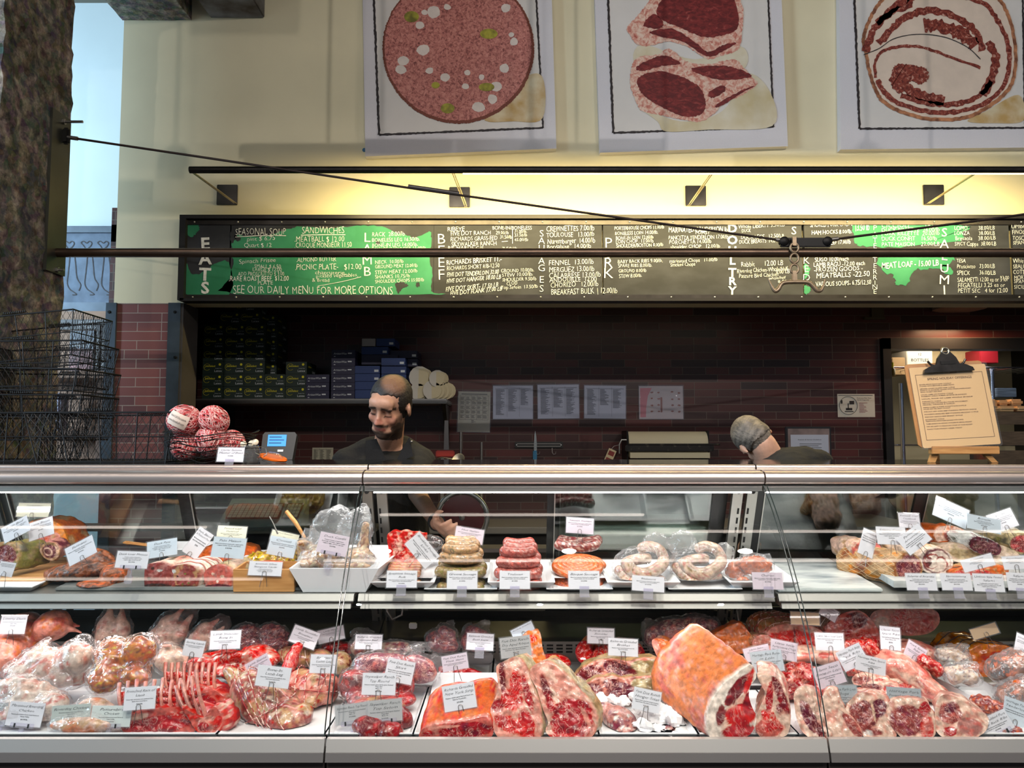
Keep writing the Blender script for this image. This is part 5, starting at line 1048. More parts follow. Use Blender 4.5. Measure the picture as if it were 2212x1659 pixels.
MB().tube([Ms @ Vector((.098 * math.cos(a), .098 * math.sin(a), .004)) for a in np.linspace(0, 2 * PI, 40)[:-1]], .009, 10, closed=True).build('guard_ring', mat('ring_pale', H(170, 176, 172), .2, metal=.6), t_, smooth=True)
MB().lathe([(.001, .006), (.009, .006), (.011, .014), (.001, .02)], 16, Ms).build('hub', grey_steel, t_, smooth=True); MB().box((-.03, -.02, 0), (.03, .02, .03)).box((-.008, .0, .03), (.008, .012, .08)).build('stand_block', steel_dark, t_)
# ================================================================ ORGANIC SURFACES
def ell(c, r, M=None, n=20):
    c = Vector(c); r = (r, r, r) if not hasattr(r, '__len__') else r
    V = []; F = []; m = n // 2 + 1
    for i in range(m + 1):
        a = PI * i / m
        for k in range(n): V.append(Vector((math.sin(a) * math.cos(2 * PI * k / n) * r[0], math.sin(a) * math.sin(2 * PI * k / n) * r[1], math.cos(a) * r[2])))
    for i in range(m):
        for k in range(n): F.append((i * n + k, i * n + (k + 1) % n, (i + 1) * n + (k + 1) % n, (i + 1) * n + k))
    return [(M @ v if M else v) + c for v in V], F
def cap_(a, b, ra, rb):
    """tapered capsule"""
    a, b = Vector(a), Vector(b); d = b - a; out = MB(); L_ = d.length; u = d.normalized()
    pts = [a - u * ra * .98] + [a - u * ra * math.cos(t) * .98 for t in (.5, 1.0)] + [a] + [a + d * t for t in (.25, .5, .75)] + [b] + [b + u * rb * math.cos(t) * .98 for t in (1.0, .5)] + [b + u * rb * .98]
    rr = [.001, ra * math.sin(.5), ra * math.sin(1.), ra] + [ra + (rb - ra) * t for t in (.25, .5, .75)] + [rb, rb * math.sin(1.), rb * math.sin(.5), .001]
    out.tube(pts, rr, 14); return out.v, out.f
def fuse(shapes, vox=.006, smooth=4, noise=None):
    mb = MB(); [mb.add(*s) for s in shapes]
    me = bpy.data.meshes.new('f'); me.from_pydata(mb.v, [], mb.f); bm = bmesh.new(); bm.from_mesh(me); bmesh.ops.remove_doubles(bm, verts=bm.verts, dist=1e-6); bmesh.ops.recalc_face_normals(bm, faces=bm.faces); bm.to_mesh(me); bm.free()
    ob = bpy.data.objects.new('f', me); C.objects.link(ob); md = ob.modifiers.new('r', 'REMESH'); md.mode = 'VOXEL'; md.voxel_size = vox
    dg = bpy.context.evaluated_depsgraph_get(); ev = ob.evaluated_get(dg); m2 = bpy.data.meshes.new_from_object(ev)
    V = np.array([v.co[:] for v in m2.vertices]); F = [tuple(p.vertices) for p in m2.polygons]; E = np.array([e.vertices[:] for e in m2.edges])
    bpy.data.objects.remove(ob); bpy.data.meshes.remove(me); bpy.data.meshes.remove(m2)
    for _ in range(smooth):
        S = np.zeros_like(V); n = np.zeros(len(V)); np.add.at(S, E[:, 0], V[E[:, 1]]); np.add.at(S, E[:, 1], V[E[:, 0]]); np.add.at(n, E[:, 0], 1); np.add.at(n, E[:, 1], 1)
        V = .45 * V + .55 * S / np.maximum(n, 1)[:, None]
    return V, F
def vnorm(V, F):
    N = np.zeros_like(V)
    for f in F:
        f = list(f); n = np.cross(V[f[1]] - V[f[0]], V[f[-1]] - V[f[0]])
        for i in f: N[i] += n
    return N / (np.linalg.norm(N, axis=1)[:, None] + 1e-12)
# ================================================================ PEOPLE
skin_m = mat('skin', (.5, .3, .2), .5, vcol=True, var=.12, vscale=70, sss=.08, bump=.08, bscale=300)
hair_m = mat('hair', (.1, .1, .1), .6, vcol=True, bump=.6, bscale=140)
cloth = mat('black_cloth', H(20, 20, 22), .9, var=.35, vscale=14, bump=.5, bscale=90)
SK, SKR, HB = H(186, 140, 116), H(178, 104, 88), H(30, 24, 22)
def head_shapes():
    S = [ell((0, .012, .04), (.075, .095, .08)), ell((0, -.022, -.03), (.060, .066, .078)), ell((0, -.05, -.088), (.034, .036, .026)), ell((0, -.01, -.06), (.058, .058, .045))]
    for s in (-1, 1):
        S += [ell((s * .034, -.060, -.022), (.026, .022, .024)), ell((s * .030, -.083, .024), (.024, .010, .007)), ell((s * .031, -.072, .004), (.015, .013, .012)), ell((s * .012, -.098, -.030), (.009, .011, .008)),
              ell((s * .078, .008, .000), (.008, .018, .026), Euler((0, 0, s * .35)).to_matrix()), ell((s * .078, .012, -.014), (.007, .014, .018)), ell((s * .02, -.06, -.07), (.025, .025, .02))]
    S += [ell((0, -.088, .006), (.009, .016, .026)), ell((0, -.102, -.014), (.010, .014, .016)), ell((0, -.110, -.026), (.013, .011, .011)), ell((0, -.086, -.052), (.025, .010, .006)), ell((0, -.084, -.062), (.021, .011, .007)), ell((0, -.083, -.046), (.03, .012, .012)), ell((0, -.075, .045), (.052, .03, .03))]
    return S
def xf(S, M): return [([M @ Vector(v) for v in V], F) for V, F in S]
def hand_shapes(M, side=1, curl=.7):
    S = [ell((0, 0, -.045), (.040, .016, .048))]
    for i, (x, l) in enumerate([(-.030, .072), (-.010, .082), (.010, .078), (.029, .062)]):
        x *= side; b = Vector((x, 0, -.085)); c1 = curl * (.8 + .1 * i)
        m_ = b + Vector((x * .12, -math.sin(c1 * .5) * l * .45, -math.cos(c1 * .5) * l * .45)); t_ = m_ + Vector((0, -math.sin(c1 * 1.4) * l * .32, -math.cos(c1 * 1.4) * l * .32)); e_ = t_ + Vector((0, -math.sin(c1 * 2.1) * l * .25, -math.cos(c1 * 2.1) * l * .25))
        S += [cap_(b + Vector((0, 0, .03)), m_, .0095, .009), cap_(m_, t_, .0088, .008), cap_(t_, e_, .008, .0068)]
    th = Vector((-.034 * side, -.006, -.03)); S += [cap_(th, th + Vector((-.022 * side, -.018, -.028)), .0125, .0105), cap_(th + Vector((-.022 * side, -.018, -.028)), th + Vector((-.026 * side, -.032, -.056)), .0105, .008)]
    return xf(S, M)
def arm_shapes(sh, el, wr, r=(.040, .038, .026)): return [cap_(sh, el, r[0], r[1]), cap_(el, wr, r[1], r[2])]
def frame_to(d, roll=0):
    """matrix whose -Z points along D"""
    q = Vector((0, 0, -1)).rotation_difference(Vector(d).normalized()); return q.to_matrix().to_4x4() @ Matrix.Rotation(roll, 4, 'Z')
def person(nm, label, Mh, chest, hips, sh, el, wr, hair_fn, skin_fn, hair_scale, origin, hand_curl=.7, rolls=(0, 0), nb=None):
    o = Vector(origin); t_ = thing('person', label, 'person', o)
    T0 = Matrix.Translation(-o)
    neckb = Vector(nb) if nb else Vector(chest) + Vector((0, 0, .17))
    hn = Mh @ Vector((0, .03, -.06))
    S = xf(head_shapes(), Mh) + [cap_(Mh @ Vector((0, .02, -.04)), neckb, .056, .064), cap_(neckb, Vector(chest) - Vector((0, 0, .02)), .055, .08), cap_(chest, hips, .08, .10)]
    for i in (0, 1):
        S += arm_shapes(sh[i], el[i], wr[i]); S += hand_shapes(Matrix.Translation(wr[i]) @ frame_to(Vector(wr[i]) - Vector(el[i]), rolls[i]), 1 if i else -1, hand_curl)
        S += [cap_(Vector(neckb) - Vector((0, 0, .02)), sh[i], .045, .04)]
    for s in (-1, 1): S += [cap_(Vector(hips) + Vector((s * .09, 0, 0)), (hips[0] + s * .1, hips[1], .10), .085, .05), cap_((hips[0] + s * .1, hips[1], .06), (hips[0] + s * .1, hips[1] - .12, .04), .04, .035)]
    V, F = fuse(xf(S, T0), .0062, 3)
    Mi = (T0 @ Mh).inverted(); A = np.array(Mi); hl = V @ A[:3, :3].T + A[:3, 3]
    col = skin_fn(V, hl); MB().add(V, F, col).build('body', skin_m, t_, smooth=True)
    # hair: a second shell over the scalp, only where hair grows
    HV, HF = fuse(xf([ell((0, .014, .042), (.0775, .0975, .0825)), ell((0, .035, -.0), (.071, .078, .075))], Mh if False else Matrix.Identity(4)), .005, 2)
    HV = HV + fbm(HV, 60, 4)[:, None] * .0018 * (HV / np.linalg.norm(HV, axis=1)[:, None]); keep = hair_fn(HV)
    HV2 = HV * (1 + (keep[:, None] > .5) * hair_scale - (keep[:, None] <= .5) * .06)
    B = np.array(T0 @ Mh); W = HV2 @ B[:3, :3].T + B[:3, 3]
    hc = np.ones((len(W), 3)) * .5
    return t_, W, HF, HV
def skin1(V, h):
    c = np.tile(np.array(SK), (len(V), 1)); on = np.linalg.norm(h, axis=1) < .17
    c = mixc(c, SKR, (sm(.03, .012, np.linalg.norm(h - [0, -.105, -.024], axis=1)) + .6 * sm(.035, .015, np.linalg.norm((np.abs(h) * [1, -1, 0] + [0, 0, 0]) * [1, 1, 0] + [0, 0, 1] * h - [.04, -.07, -.02], axis=1))) * on * .6)
    b = sm(-.038, -.052, h[:, 2] + .010 * nz(h, 40, 3)) * on * (h[:, 1] < .035) * sm(.012, .020, np.abs(h[:, 2] + .057) + .3 * np.maximum(np.abs(h[:, 0]) - .018, 0) + .02 * (h[:, 1] > -.07)) * (h[:, 2] > -.135)
    side = sm(.048, .060, np.abs(h[:, 0])) * sm(.0, -.02, h[:, 2]) * on * (h[:, 1] < .0) * (np.abs(h[:, 0]) < .072)
    mous = sm(.008, .004, np.abs(h[:, 2] + .043)) * (np.abs(h[:, 0]) < .032) * (h[:, 1] < -.07) * on
    c = mixc(c, HB, np.clip(b * .9 + side * .8 + mous * .75, 0, .93))
    c = mixc(c, H(150, 72, 66), sm(.009, .004, np.abs(h[:, 2] + .057)) * (np.abs(h[:, 0]) < .022) * (h[:, 1] < -.078) * on * .8)
    br = sm(.0085, .0045, np.abs(h[:, 2] - .026 + .25 * (np.abs(h[:, 0]) - .03))) * (np.abs(h[:, 0]) > .010) * (np.abs(h[:, 0]) < .053) * (h[:, 1] < -.05) * on
    ey = sm(.004, .002, np.abs(h[:, 2] + .004)) * (np.abs(np.abs(h[:, 0]) - .031) < .014) * (h[:, 1] < -.06) * on
    return mixc(c, HB, np.clip(br + ey, 0, .92))
# first butcher, looking down at what he picks from the case
hy = 3.22
hc = P(842, 880, hy)
Mh = Matrix.Translation(hc) @ Euler((math.radians(24), math.radians(4), math.radians(-17)), 'ZYX').to_matrix().to_4x4() @ Matrix.Scale(1.08, 4)
sx = lambda px, py, Y: P(px, py, Y)
ch = P(838, 1045, 3.36); hp = Vector((ch.x, 3.46, .92))
shL, shR = P(752, 1002, 3.38), P(905, 998, 3.36)
elR, wrR = Vector((P(900, 1060, 3.2).x, 3.16, 1.20)), P(946, 1132, 2.74)
elL, wrL = P(735, 1150, 3.35), Vector((P(760, 1180, 3.1).x, 3.12, 1.02))
def hair1(h):
    return ((h[:, 2] > .066 + .012 * np.abs(np.sin(h[:, 0] * 60)) + .25 * np.maximum(-.07 - h[:, 1], 0)) | ((h[:, 1] > -.03) & (h[:, 2] > -.035)) | ((np.abs(h[:, 0]) > .058) & (h[:, 2] > .0) & (h[:, 1] > -.052))).astype(float)
T1, W, HF, HV = person('p', 'bearded person in a black shirt, head bowed, reaching into the case', Mh, ch, hp, (shL, shR), (elL, elR), (wrL, wrR), hair1, skin1, .018, (hc.x, 3.4, 0), .8, (.4, 1.2))
MB().add(W, HF, mixc(np.tile(np.array(HB), (len(W), 1)), H(124, 88, 66), .85 * sm(.05, .028, np.abs(np.linalg.norm((HV - [.02, -.012, .118]) * [.9, .8, .5], axis=1))))).build('hair', hair_m, T1, smooth=True)
def shirt(T, ch, hp, sh, el, fr=.55, extra=None, neck=True):
    o = Vector(T.location); nb_ = Vector(ch) + Vector((0, 0, .15 if not extra else .02))
    S = [cap_(Vector(ch) + Vector((0, .0, .03)), hp, .135, .15), cap_(Vector(ch) + Vector((-.07, 0, .02)), Vector(hp) + Vector((-.05, 0, 0)), .11, .12), cap_(Vector(ch) + Vector((.07, 0, .02)), Vector(hp) + Vector((.05, 0, 0)), .11, .12)]
    for i in (0, 1): S += [cap_(nb_ + Vector((0, .03, -.03)), sh[i], .066, .066), cap_(sh[i], Vector(sh[i]).lerp(Vector(el[i]), 1.0 if fr else fr), .068, .052), ell(sh[i], .072)]
    if extra: S += extra
    else: S += [cap_(nb_ + Vector((s_ * .06, .035, .012)), sh[0 if s_ < 0 else 1], .05, .075) for s_ in (-1, 1)]
    V, F = fuse(xf(S, Matrix.Translation(-o)), .009, 4); N = vnorm(V, F); V = V + N * (fbm(V * [1, 1, .6], 9, 5) * .006)[:, None]
    MB().add(V, F).build('shirt', cloth, T, smooth=True)
shirt(T1, ch, hp, (shL, shR), (elL, elR))
o = Vector(T1.location)
# open collar with a snap
for (a, b, c_, d_) in ([(790, 952), (812, 948), (838, 1003), (790, 1000)], [(884, 944), (868, 972), (852, 1003), (893, 985)]):
    Y = 3.245
    MB().prism([((P(x, y, Y) - o).x, (P(x, y, Y) - o).z) for x, y in (a, b, c_, d_)], Y - o.y, Y - o.y + .012).build('collar', cloth, T1, smooth=True)
q = P(889, 954, 3.235) - o; MB().lathe([(.006, 0), (.0045, .003), (.001, .004)], 12, Matrix.Translation(q) @ Matrix.Rotation(PI / 2, 4, 'X')).build('snap_button', grey_steel, T1, smooth=True)
a = Vector(wrR); b = Vector(elR); d = (b - a).normalized(); MB().tube([a + d * .012 - o, a + d * .034 - o], .031, 16).build('wrist_band', mat('black_band', H(16, 16, 18), .4), T1, smooth=True)
for s in (-1, 1): pass
trm = mat('dark_trousers', H(30, 30, 34), .8)
V, F = fuse(xf([cap_(Vector(hp) + Vector((s * .09, 0, .0)), (hp.x + s * .1, hp.y, .10), .12, .075) for s in (-1, 1)], Matrix.Translation(-o)), .015, 2); MB().add(V, F).build('trousers', trm, T1, smooth=True)
# second butcher, bent over with the back of the grey head showing
hc2 = P(1632, 952, 3.42)
Mh2 = Matrix.Translation(hc2) @ Matrix.Rotation(math.radians(-38), 4, 'Y') @ Euler((math.radians(34), 0, math.radians(-168))).to_matrix().to_4x4() @ Matrix.Scale(.96, 4)
ch2 = P(1708, 1050, 3.34); hp2 = Vector((P(1790, 1100, 3.3).x, 3.32, .92))
shA, shB = P(1650, 1025, 3.46), P(1765, 1005, 3.36)
elA, wrA = P(1640, 1130, 3.62), P(1620, 1160, 3.8); elB, wrB = P(1800, 1090, 3.5), P(1760, 1150, 3.75)
def skin2(V, h):
    c = np.tile(np.array(H(206, 160, 136)), (len(V), 1)); on = np.linalg.norm(h, axis=1) < .16
    st = sm(.0, .03, h[:, 2] + .5 * (h[:, 1] - .06)) * (h[:, 1] > -.02) * on * (np.abs(h[:, 0]) < .075) * .0
    return mixc(c, H(120, 110, 104), st)
def hair2(h): return ((h[:, 1] > -.085 + .35 * np.maximum(.07 - h[:, 2], 0)) * (h[:, 2] > -.045 + .25 * np.abs(h[:, 0]) )).astype(float)
T2, W, HF, HV = person('p', 'grey-haired person in a black shirt bent low with the back turned', Mh2, ch2, hp2, (shA, shB), (elA, elB), (wrA, wrB), hair2, skin2, .012, (P(1760, 1000, 3.3).x, 3.35, 0), .5, nb=P(1664, 992, 3.42))
g = np.clip(.5 + .45 * nz(HV, 22, 5) + .25 * nz(HV, 80, 6), 0, 1); hcol = mixc(np.tile(np.array(H(70, 64, 58)), (len(W), 1)), H(132, 122, 112), g); MB().add(W, HF, hcol).build('hair', hair_m, T2, smooth=True)
shirt(T2, ch2, hp2, (shA, shB), (elA, elB), extra=[cap_(P(1665, 1000, 3.44), P(1740, 1012, 3.36), .075, .10)])
o = Vector(T2.location); V, F = fuse(xf([cap_(Vector(hp2) + Vector((s * .09, 0, .0)), (hp2.x + s * .1, hp2.y, .10), .12, .075) for s in (-1, 1)], Matrix.Translation(-o)), .015, 2); MB().add(V, F).build('trousers', trm, T2, smooth=True)
# ================================================================ MEAT TOOLS
CD = {k: np.array(H(*v)) for k, v in dict(R=(178, 28, 36), r=(210, 62, 60), D=(112, 20, 28), M=(104, 42, 56), m=(136, 62, 78), P=(212, 122, 114), p=(228, 160, 146), F=(238, 202, 184), W=(240, 222, 210), S=(226, 142, 104), s=(218, 112, 72), B=(232, 196, 172),
    G=(188, 170, 134), g=(150, 128, 92), T=(196, 158, 120), O=(206, 92, 16), o=(228, 136, 30), K=(66, 34, 22), k=(34, 20, 16), b=(140, 76, 40), C=(222, 196, 176), c=(196, 140, 132), Y=(214, 184, 92), N=(92, 88, 70), w=(224, 222, 216), e=(152, 80, 76), x=(120, 118, 60)).items()}
def flesh_mat(name, rough=.3, coat=.35, vein=1., vs=34., bump=.25, bs=90., sss=.06, veincol=H(222, 168, 154)):
    m = bpy.data.materials.new(name); m.use_nodes = True; N = m.node_tree.nodes; L = m.node_tree.links; b = N['Principled BSDF']
    b.inputs['Roughness'].default_value = rough; b.inputs['Coat Weight'].default_value = coat; b.inputs['Coat Roughness'].default_value = .12
    if sss: b.inputs['Subsurface Weight'].default_value = sss; b.inputs['Subsurface Radius'].default_value = (.006, .002, .0015); b.inputs['Subsurface Scale'].default_value = 1.
    at = N.new('ShaderNodeAttribute'); at.attribute_name = 'Col'; tc = N.new('ShaderNodeTexCoord')
    n1 = N.new('ShaderNodeTexNoise'); n1.inputs['Scale'].default_value = vs; n1.inputs['Detail'].default_value = 6; n1.inputs['Roughness'].default_value = .6; n1.inputs['Distortion'].default_value = 1.6; L.new(tc.outputs['Object'], n1.inputs[0])
    ab = N.new('ShaderNodeMath'); ab.operation = 'SUBTRACT'; ab.inputs[1].default_value = .5; L.new(n1.outputs[0], ab.inputs[0]); a2 = N.new('ShaderNodeMath'); a2.operation = 'ABSOLUTE'; L.new(ab.outputs[0], a2.inputs[0])
    mr = N.new('ShaderNodeMapRange'); mr.inputs[1].default_value = .0; mr.inputs[2].default_value = .022; mr.inputs[3].default_value = 1; mr.inputs[4].default_value = 0; L.new(a2.outputs[0], mr.inputs[0])
    mu = N.new('ShaderNodeMath'); mu.operation = 'MULTIPLY'; L.new(mr.outputs[0], mu.inputs[0]); L.new(at.outputs['Alpha'], mu.inputs[1]); m2 = N.new('ShaderNodeMath'); m2.operation = 'MULTIPLY'; m2.inputs[1].default_value = vein; L.new(mu.outputs[0], m2.inputs[0])
    n2 = N.new('ShaderNodeTexNoise'); n2.inputs['Scale'].default_value = 75; n2.inputs['Detail'].default_value = 5; L.new(tc.outputs['Object'], n2.inputs[0])
    vr = N.new('ShaderNodeMapRange'); vr.inputs[1].default_value = .3; vr.inputs[2].default_value = .7; vr.inputs[3].default_value = .46; vr.inputs[4].default_value = .98; L.new(n2.outputs[0], vr.inputs[0])
    hs = N.new('ShaderNodeHueSaturation'); hs.inputs['Saturation'].default_value = 1.16; L.new(at.outputs['Color'], hs.inputs['Color']); L.new(vr.outputs[0], hs.inputs['Value'])
    mx = N.new('ShaderNodeMix'); mx.data_type = 'RGBA'; L.new(m2.outputs[0], mx.inputs[0]); L.new(hs.outputs[0], mx.inputs[6]); mx.inputs[7].default_value = (*veincol, 1); L.new(mx.outputs[2], b.inputs['Base Color'])
    n3 = N.new('ShaderNodeTexNoise'); n3.inputs['Scale'].default_value = bs; n3.inputs['Detail'].default_value = 4; L.new(tc.outputs['Object'], n3.inputs[0]); bp = N.new('ShaderNodeBump'); bp.inputs['Strength'].default_value = bump; bp.inputs['Distance'].default_value = .006
    L.new(n3.outputs[0], bp.inputs['Height']); L.new(bp.outputs[0], b.inputs['Normal']); return m
FL = {'raw': flesh_mat('raw_meat'), 'dry': flesh_mat('cured_meat', .5, .1, .9, 60, .35, 120, 0.), 'bird': flesh_mat('poultry_skin', .34, .3, .25, 50, .2, 160, .12), 'pate': flesh_mat('terrine', .38, .2, .5, 130, .25, 200, 0.), 'saus': flesh_mat('sausage', .28, .45, .8, 150, .3, 120, .0), 'fat': flesh_mat('pork_skin', .36, .25, .35, 14, .12, 50, .1, H(250, 226, 210)), 'glaze': flesh_mat('marinade', .18, .8, .5, 26, .5, 60, 0., H(110, 40, 10))}
plastic = glass_mat('vacuum_plastic', (.995, .99, .995), 1., .06, .05, 1.55, .9, 26)
plastic_c = glass_mat('crinkled_plastic', (.99, .99, .995), 1., .05, .10, 1.45, 1., 34)
pstr = mat('string_redwhite', H(224, 190, 176), .6, col2=H(160, 36, 40), vscale=90, vlo=.48, vhi=.52)
def PL(px, py, Y0, z0, lean):
    a = (px - 1106.) / F_PX; b = (829.5 - py) / F_PX; dx, dy, dz = a, CP - b * SP, SP + b * CP
    t = (Y0 + (CAM_Z - z0) * lean) / (dy - dz * lean); return Vector((dx * t, dy * t, CAM_Z + dz * t))
def mpp(Y): return Y / F_PX / 1.02
def resample(pts, n):
    s = cat_rom(pts, 6); s.append(s[0]); d = [0]
    for i in range(1, len(s)): d.append(d[-1] + math.hypot(s[i][0] - s[i - 1][0], s[i][1] - s[i - 1][1]))
    u = np.linspace(0, d[-1], n + 1)[:-1]; return np.stack([np.interp(u, d, [q[0] for q in s]), np.interp(u, d, [q[1] for q in s])], 1)
def blot(V, cs, f=14, seed=1, al=0.):
    c = np.tile(CD[cs[0]], (len(V), 1))
    for i, k in enumerate(cs[1:]): c = mixc(c, CD[k], sm(.05 + .12 * i, .35 + .12 * i, fbm(V, f * (1 + .6 * i), seed + 7 * i)))
    return np.hstack([c, np.full((len(V), 1), al)])
def K(nm, label, cat, out, by, lean, depth, face, mus, side, off=(0, 0), m='raw', grp=None, z0=None, taper=.92, al=.8, parent=None, seed=1, rag=.05, Y=None, round_=.1, lump=.004, rings=16, sharp=.12):
    """a piece whose cut face shows: outline and muscle islands in photo pixels on a (leaning) plane, with its true depth behind it"""
    n = 84; O = resample(out, n)
    if z0 is None: z0 = DK + .002
    if Y is None: Y = PZ(float(O[:, 0].mean()), by, z0).y
    C0 = O.mean(0); rr = np.linspace(0, 1, rings + 1) ** .8
    px = np.concatenate([[C0]] + [C0 + (O - C0) * r for r in rr[1:]]); V = np.array([PL(x, y, Y, z0, lean)[:] for x, y in px])
    nr = np.array([0, -1, lean]); nr = nr / np.linalg.norm(nr); R_ = np.concatenate([[0]] + [np.full(n, r) for r in rr[1:]])
    V = V + nr * ((fbm(V, 22, seed) * lump + (1 - R_ ** 4) * round_ * .12 * min(.1, depth)))[:, None]
    x_, y_ = px[:, 0], px[:, 1]; jit = fbm(np.stack([x_, y_, 0 * x_], 1), .022, seed + 3) * rag * 2.4 + fbm(np.stack([x_, y_, 0 * x_], 1), .08, seed + 4) * rag
    col = np.tile(CD[face[0]], (len(V), 1))
    if len(face) > 1: col = mixc(col, CD[face[1]], sm(.0, .4, fbm(V, 30, seed + 9)) * .8)
    A = np.zeros(len(V))
    for q in mus:
        cx, cy, rx, ry, ro, k = q[:6]; a = math.radians(ro); dx, dy = x_ - cx, y_ - cy
        d = np.sqrt(((dx * math.cos(a) + dy * math.sin(a)) / rx) ** 2 + ((-dx * math.sin(a) + dy * math.cos(a)) / ry) ** 2) / (1.16 if m == 'raw' else 1.2 if m == 'fat' else 1.03) + jit
        mk = sm(1.0, 1.0 - sharp, d); kk = CD[k[0]]
        col = mixc(col, kk, mk)
        if len(k) > 1: col = mixc(col, CD[k[1]], mk * sm(.0, .5, fbm(V, 26, seed + 11)) * .8)
        A = A * (1 - mk) + mk * (al if k[0] in 'RrDMmPe' else .1)
    mb_V = [V]; mb_C = [np.hstack([col, A[:, None]])]; F = [(0, 1 + i, 1 + (i + 1) % n) for i in range(n)]
    for j in range(rings - 1):
        a0 = 1 + j * n; F += [(a0 + i, a0 + (i + 1) % n, a0 + n + (i + 1) % n, a0 + n + i) for i in range(n)]
    B = V[-n:]; cen = B.mean(0); last = len(V) - n; tot = len(V); ns = max(5, min(22, int(depth / .012)))
    for j in range(1, ns + 1):
        s = j / ns; k = 1 + round_ * math.sin(min(s * 4, PI / 2)) * .35; k *= (1 + (taper - 1) * s) * (math.sqrt(max(0, 1 - max(0, (s - .82) / .18) ** 2 * .75)))
        W = cen + (B - cen) * k + np.array([off[0], depth, off[1]]) * s
        W[:, 2] = np.maximum(W[:, 2], z0 - .001) if off[1] >= 0 and z0 < DK + .05 else W[:, 2]
        d_ = (B - cen); d_ = d_ / (np.linalg.norm(d_, axis=1)[:, None] + 1e-9); W = W + d_ * (fbm(W, 16, seed + 5) * lump * 1.5)[:, None]
        mb_V.append(W); mb_C.append(blot(W, side, 13, seed + 2, .15)); a0 = last if j == 1 else tot + (j - 2) * n; b0 = tot + (j - 1) * n
        F += [(a0 + i, a0 + (i + 1) % n, b0 + (i + 1) % n, b0 + i) for i in range(n)]
    V = np.concatenate(mb_V); Cc = np.concatenate(mb_C); F.append(tuple(range(len(V) - n, len(V))))
    org = Vector((float(cen[0]), float(cen[1]), float(V[:, 2].min()))); V = V - np.array(org)
    if parent is not None: return MB().add(V, F, Cc).build(nm, FL[m], parent, smooth=60, loc=org - Vector(parent.location))
    t_ = thing(nm, label, cat, org, group=grp); b_ = MB().add(V, F, Cc).build('cut' if m != 'pate' else 'terrine', FL[m], t_, smooth=60)
    t_['_n'] = n; t_['_r'] = rings; return t_
def ringpts(t_, s_from=0., k=1.012):
    """rings of the skin behind the cut face, for strings and nets"""
    me = t_.children[0].data; V = np.array([v.co[:] for v in me.vertices]); n = int(t_['_n']); r = int(t_['_r']); body = V[1 + (r - 1) * n:]; return body.reshape(-1, n, 3)
def tie(t_, at, r=.0013, m=None, k=1.02, nm='string'):
    G = ringpts(t_)
    for s in at:
        W = G[min(len(G) - 1, int(s * (len(G) - 1)))]; c = W.mean(0); MB().tube([Vector(q) for q in c + (W - c) * k][::2], r, 5, closed=True).build(nm, m or pstr, t_)
def net(t_, n=14, m=None, r=.0009, dirs=(1, -1)):
    G = ringpts(t_); k = MB(); N_ = G.shape[1]
    for i in range(n):
        for sg in dirs:
            pts = []
            for j in range(len(G)):
                W = G[j]; c = W.mean(0); pts.append(Vector(c + (W[int(i * N_ / n + sg * j * 2.2) % N_] - c) * 1.012))
            k.tube(pts, r, 4, cap=False)
    k.build('netting', m or pstr, t_)
def Z(nm, label, cat, shp, cols, f=14, m='bird', vox=.006, smooth=4, lump=.003, bag=None, grp=None, al=.1, seed=1, lf=14, clampz=None, bagm=None, colfn=None, bl=0.):
    """a rounded body fused from ellipsoids ('e', px, py, Y, rx px, rz px, ry m[, roll]) and limbs ('c', px, py, Y, px, py, Y, r px, r px)"""
    S = []; Bs = []
    for q in shp:
        if q[0] == 'e':
            _, px, py, Y, rx, rz, ry = q[:7]; u = mpp(Y); c = P(px, py, Y); ro = Matrix.Rotation(-math.radians(q[7]) * -1, 4, 'Y') if len(q) > 7 else None
            S.append(ell(c, (rx * u, ry, rz * u), ro)); Bs.append(ell(c, (rx * u + .006, ry + .006, rz * u + .006), ro))
        else:
            _, x0, y0, Y0, x1, y1, Y1, r0, r1 = q; a, b = P(x0, y0, Y0), P(x1, y1, Y1); S.append(cap_(a, b, r0 * mpp(Y0), r1 * mpp(Y1))); Bs.append(cap_(a, b, r0 * mpp(Y0) + .006, r1 * mpp(Y1) + .006))
    V, F = fuse(S, vox, smooth); lo = DK + .003 if clampz is None else clampz; N = vnorm(V, F); V = V + N * (fbm(V, lf, seed) * lump)[:, None]; V[:, 2] = np.maximum(V[:, 2], lo)
    c = blot(V, cols, f, seed, al)
    if colfn: c = colfn(V, c, N)
    o = Vector((float(V[:, 0].mean()), float(V[:, 1].mean()), float(V[:, 2].min()))); t_ = thing(nm, label, cat, o, group=grp)
    MB().add(V - np.array(o), F, c).build('meat' if m != 'bird' else 'carcass', FL[m], t_, smooth=True)
    if bag is not None:
        for q in bag:
            if q[0] == 'e': _, px, py, Y, rx, rz, ry = q[:7]; u = mpp(Y); Bs.append(ell(P(px, py, Y), (rx * u, ry, rz * u), Matrix.Rotation(math.radians(q[7]), 4, 'Y') if len(q) > 7 else None))
        V, F = fuse(Bs, .009, 2); N = vnorm(V, F); cr = 1 - np.abs(fbm(V, 18, seed + 4, 4)) * 2.2; V = V + N * (cr * .0055 + bl)[:, None]; V[:, 2] = np.maximum(V[:, 2], lo - .0015)
        MB().add(V - np.array(o), F).build('plastic_bag', bagm or plastic, t_, smooth=True)
    return t_
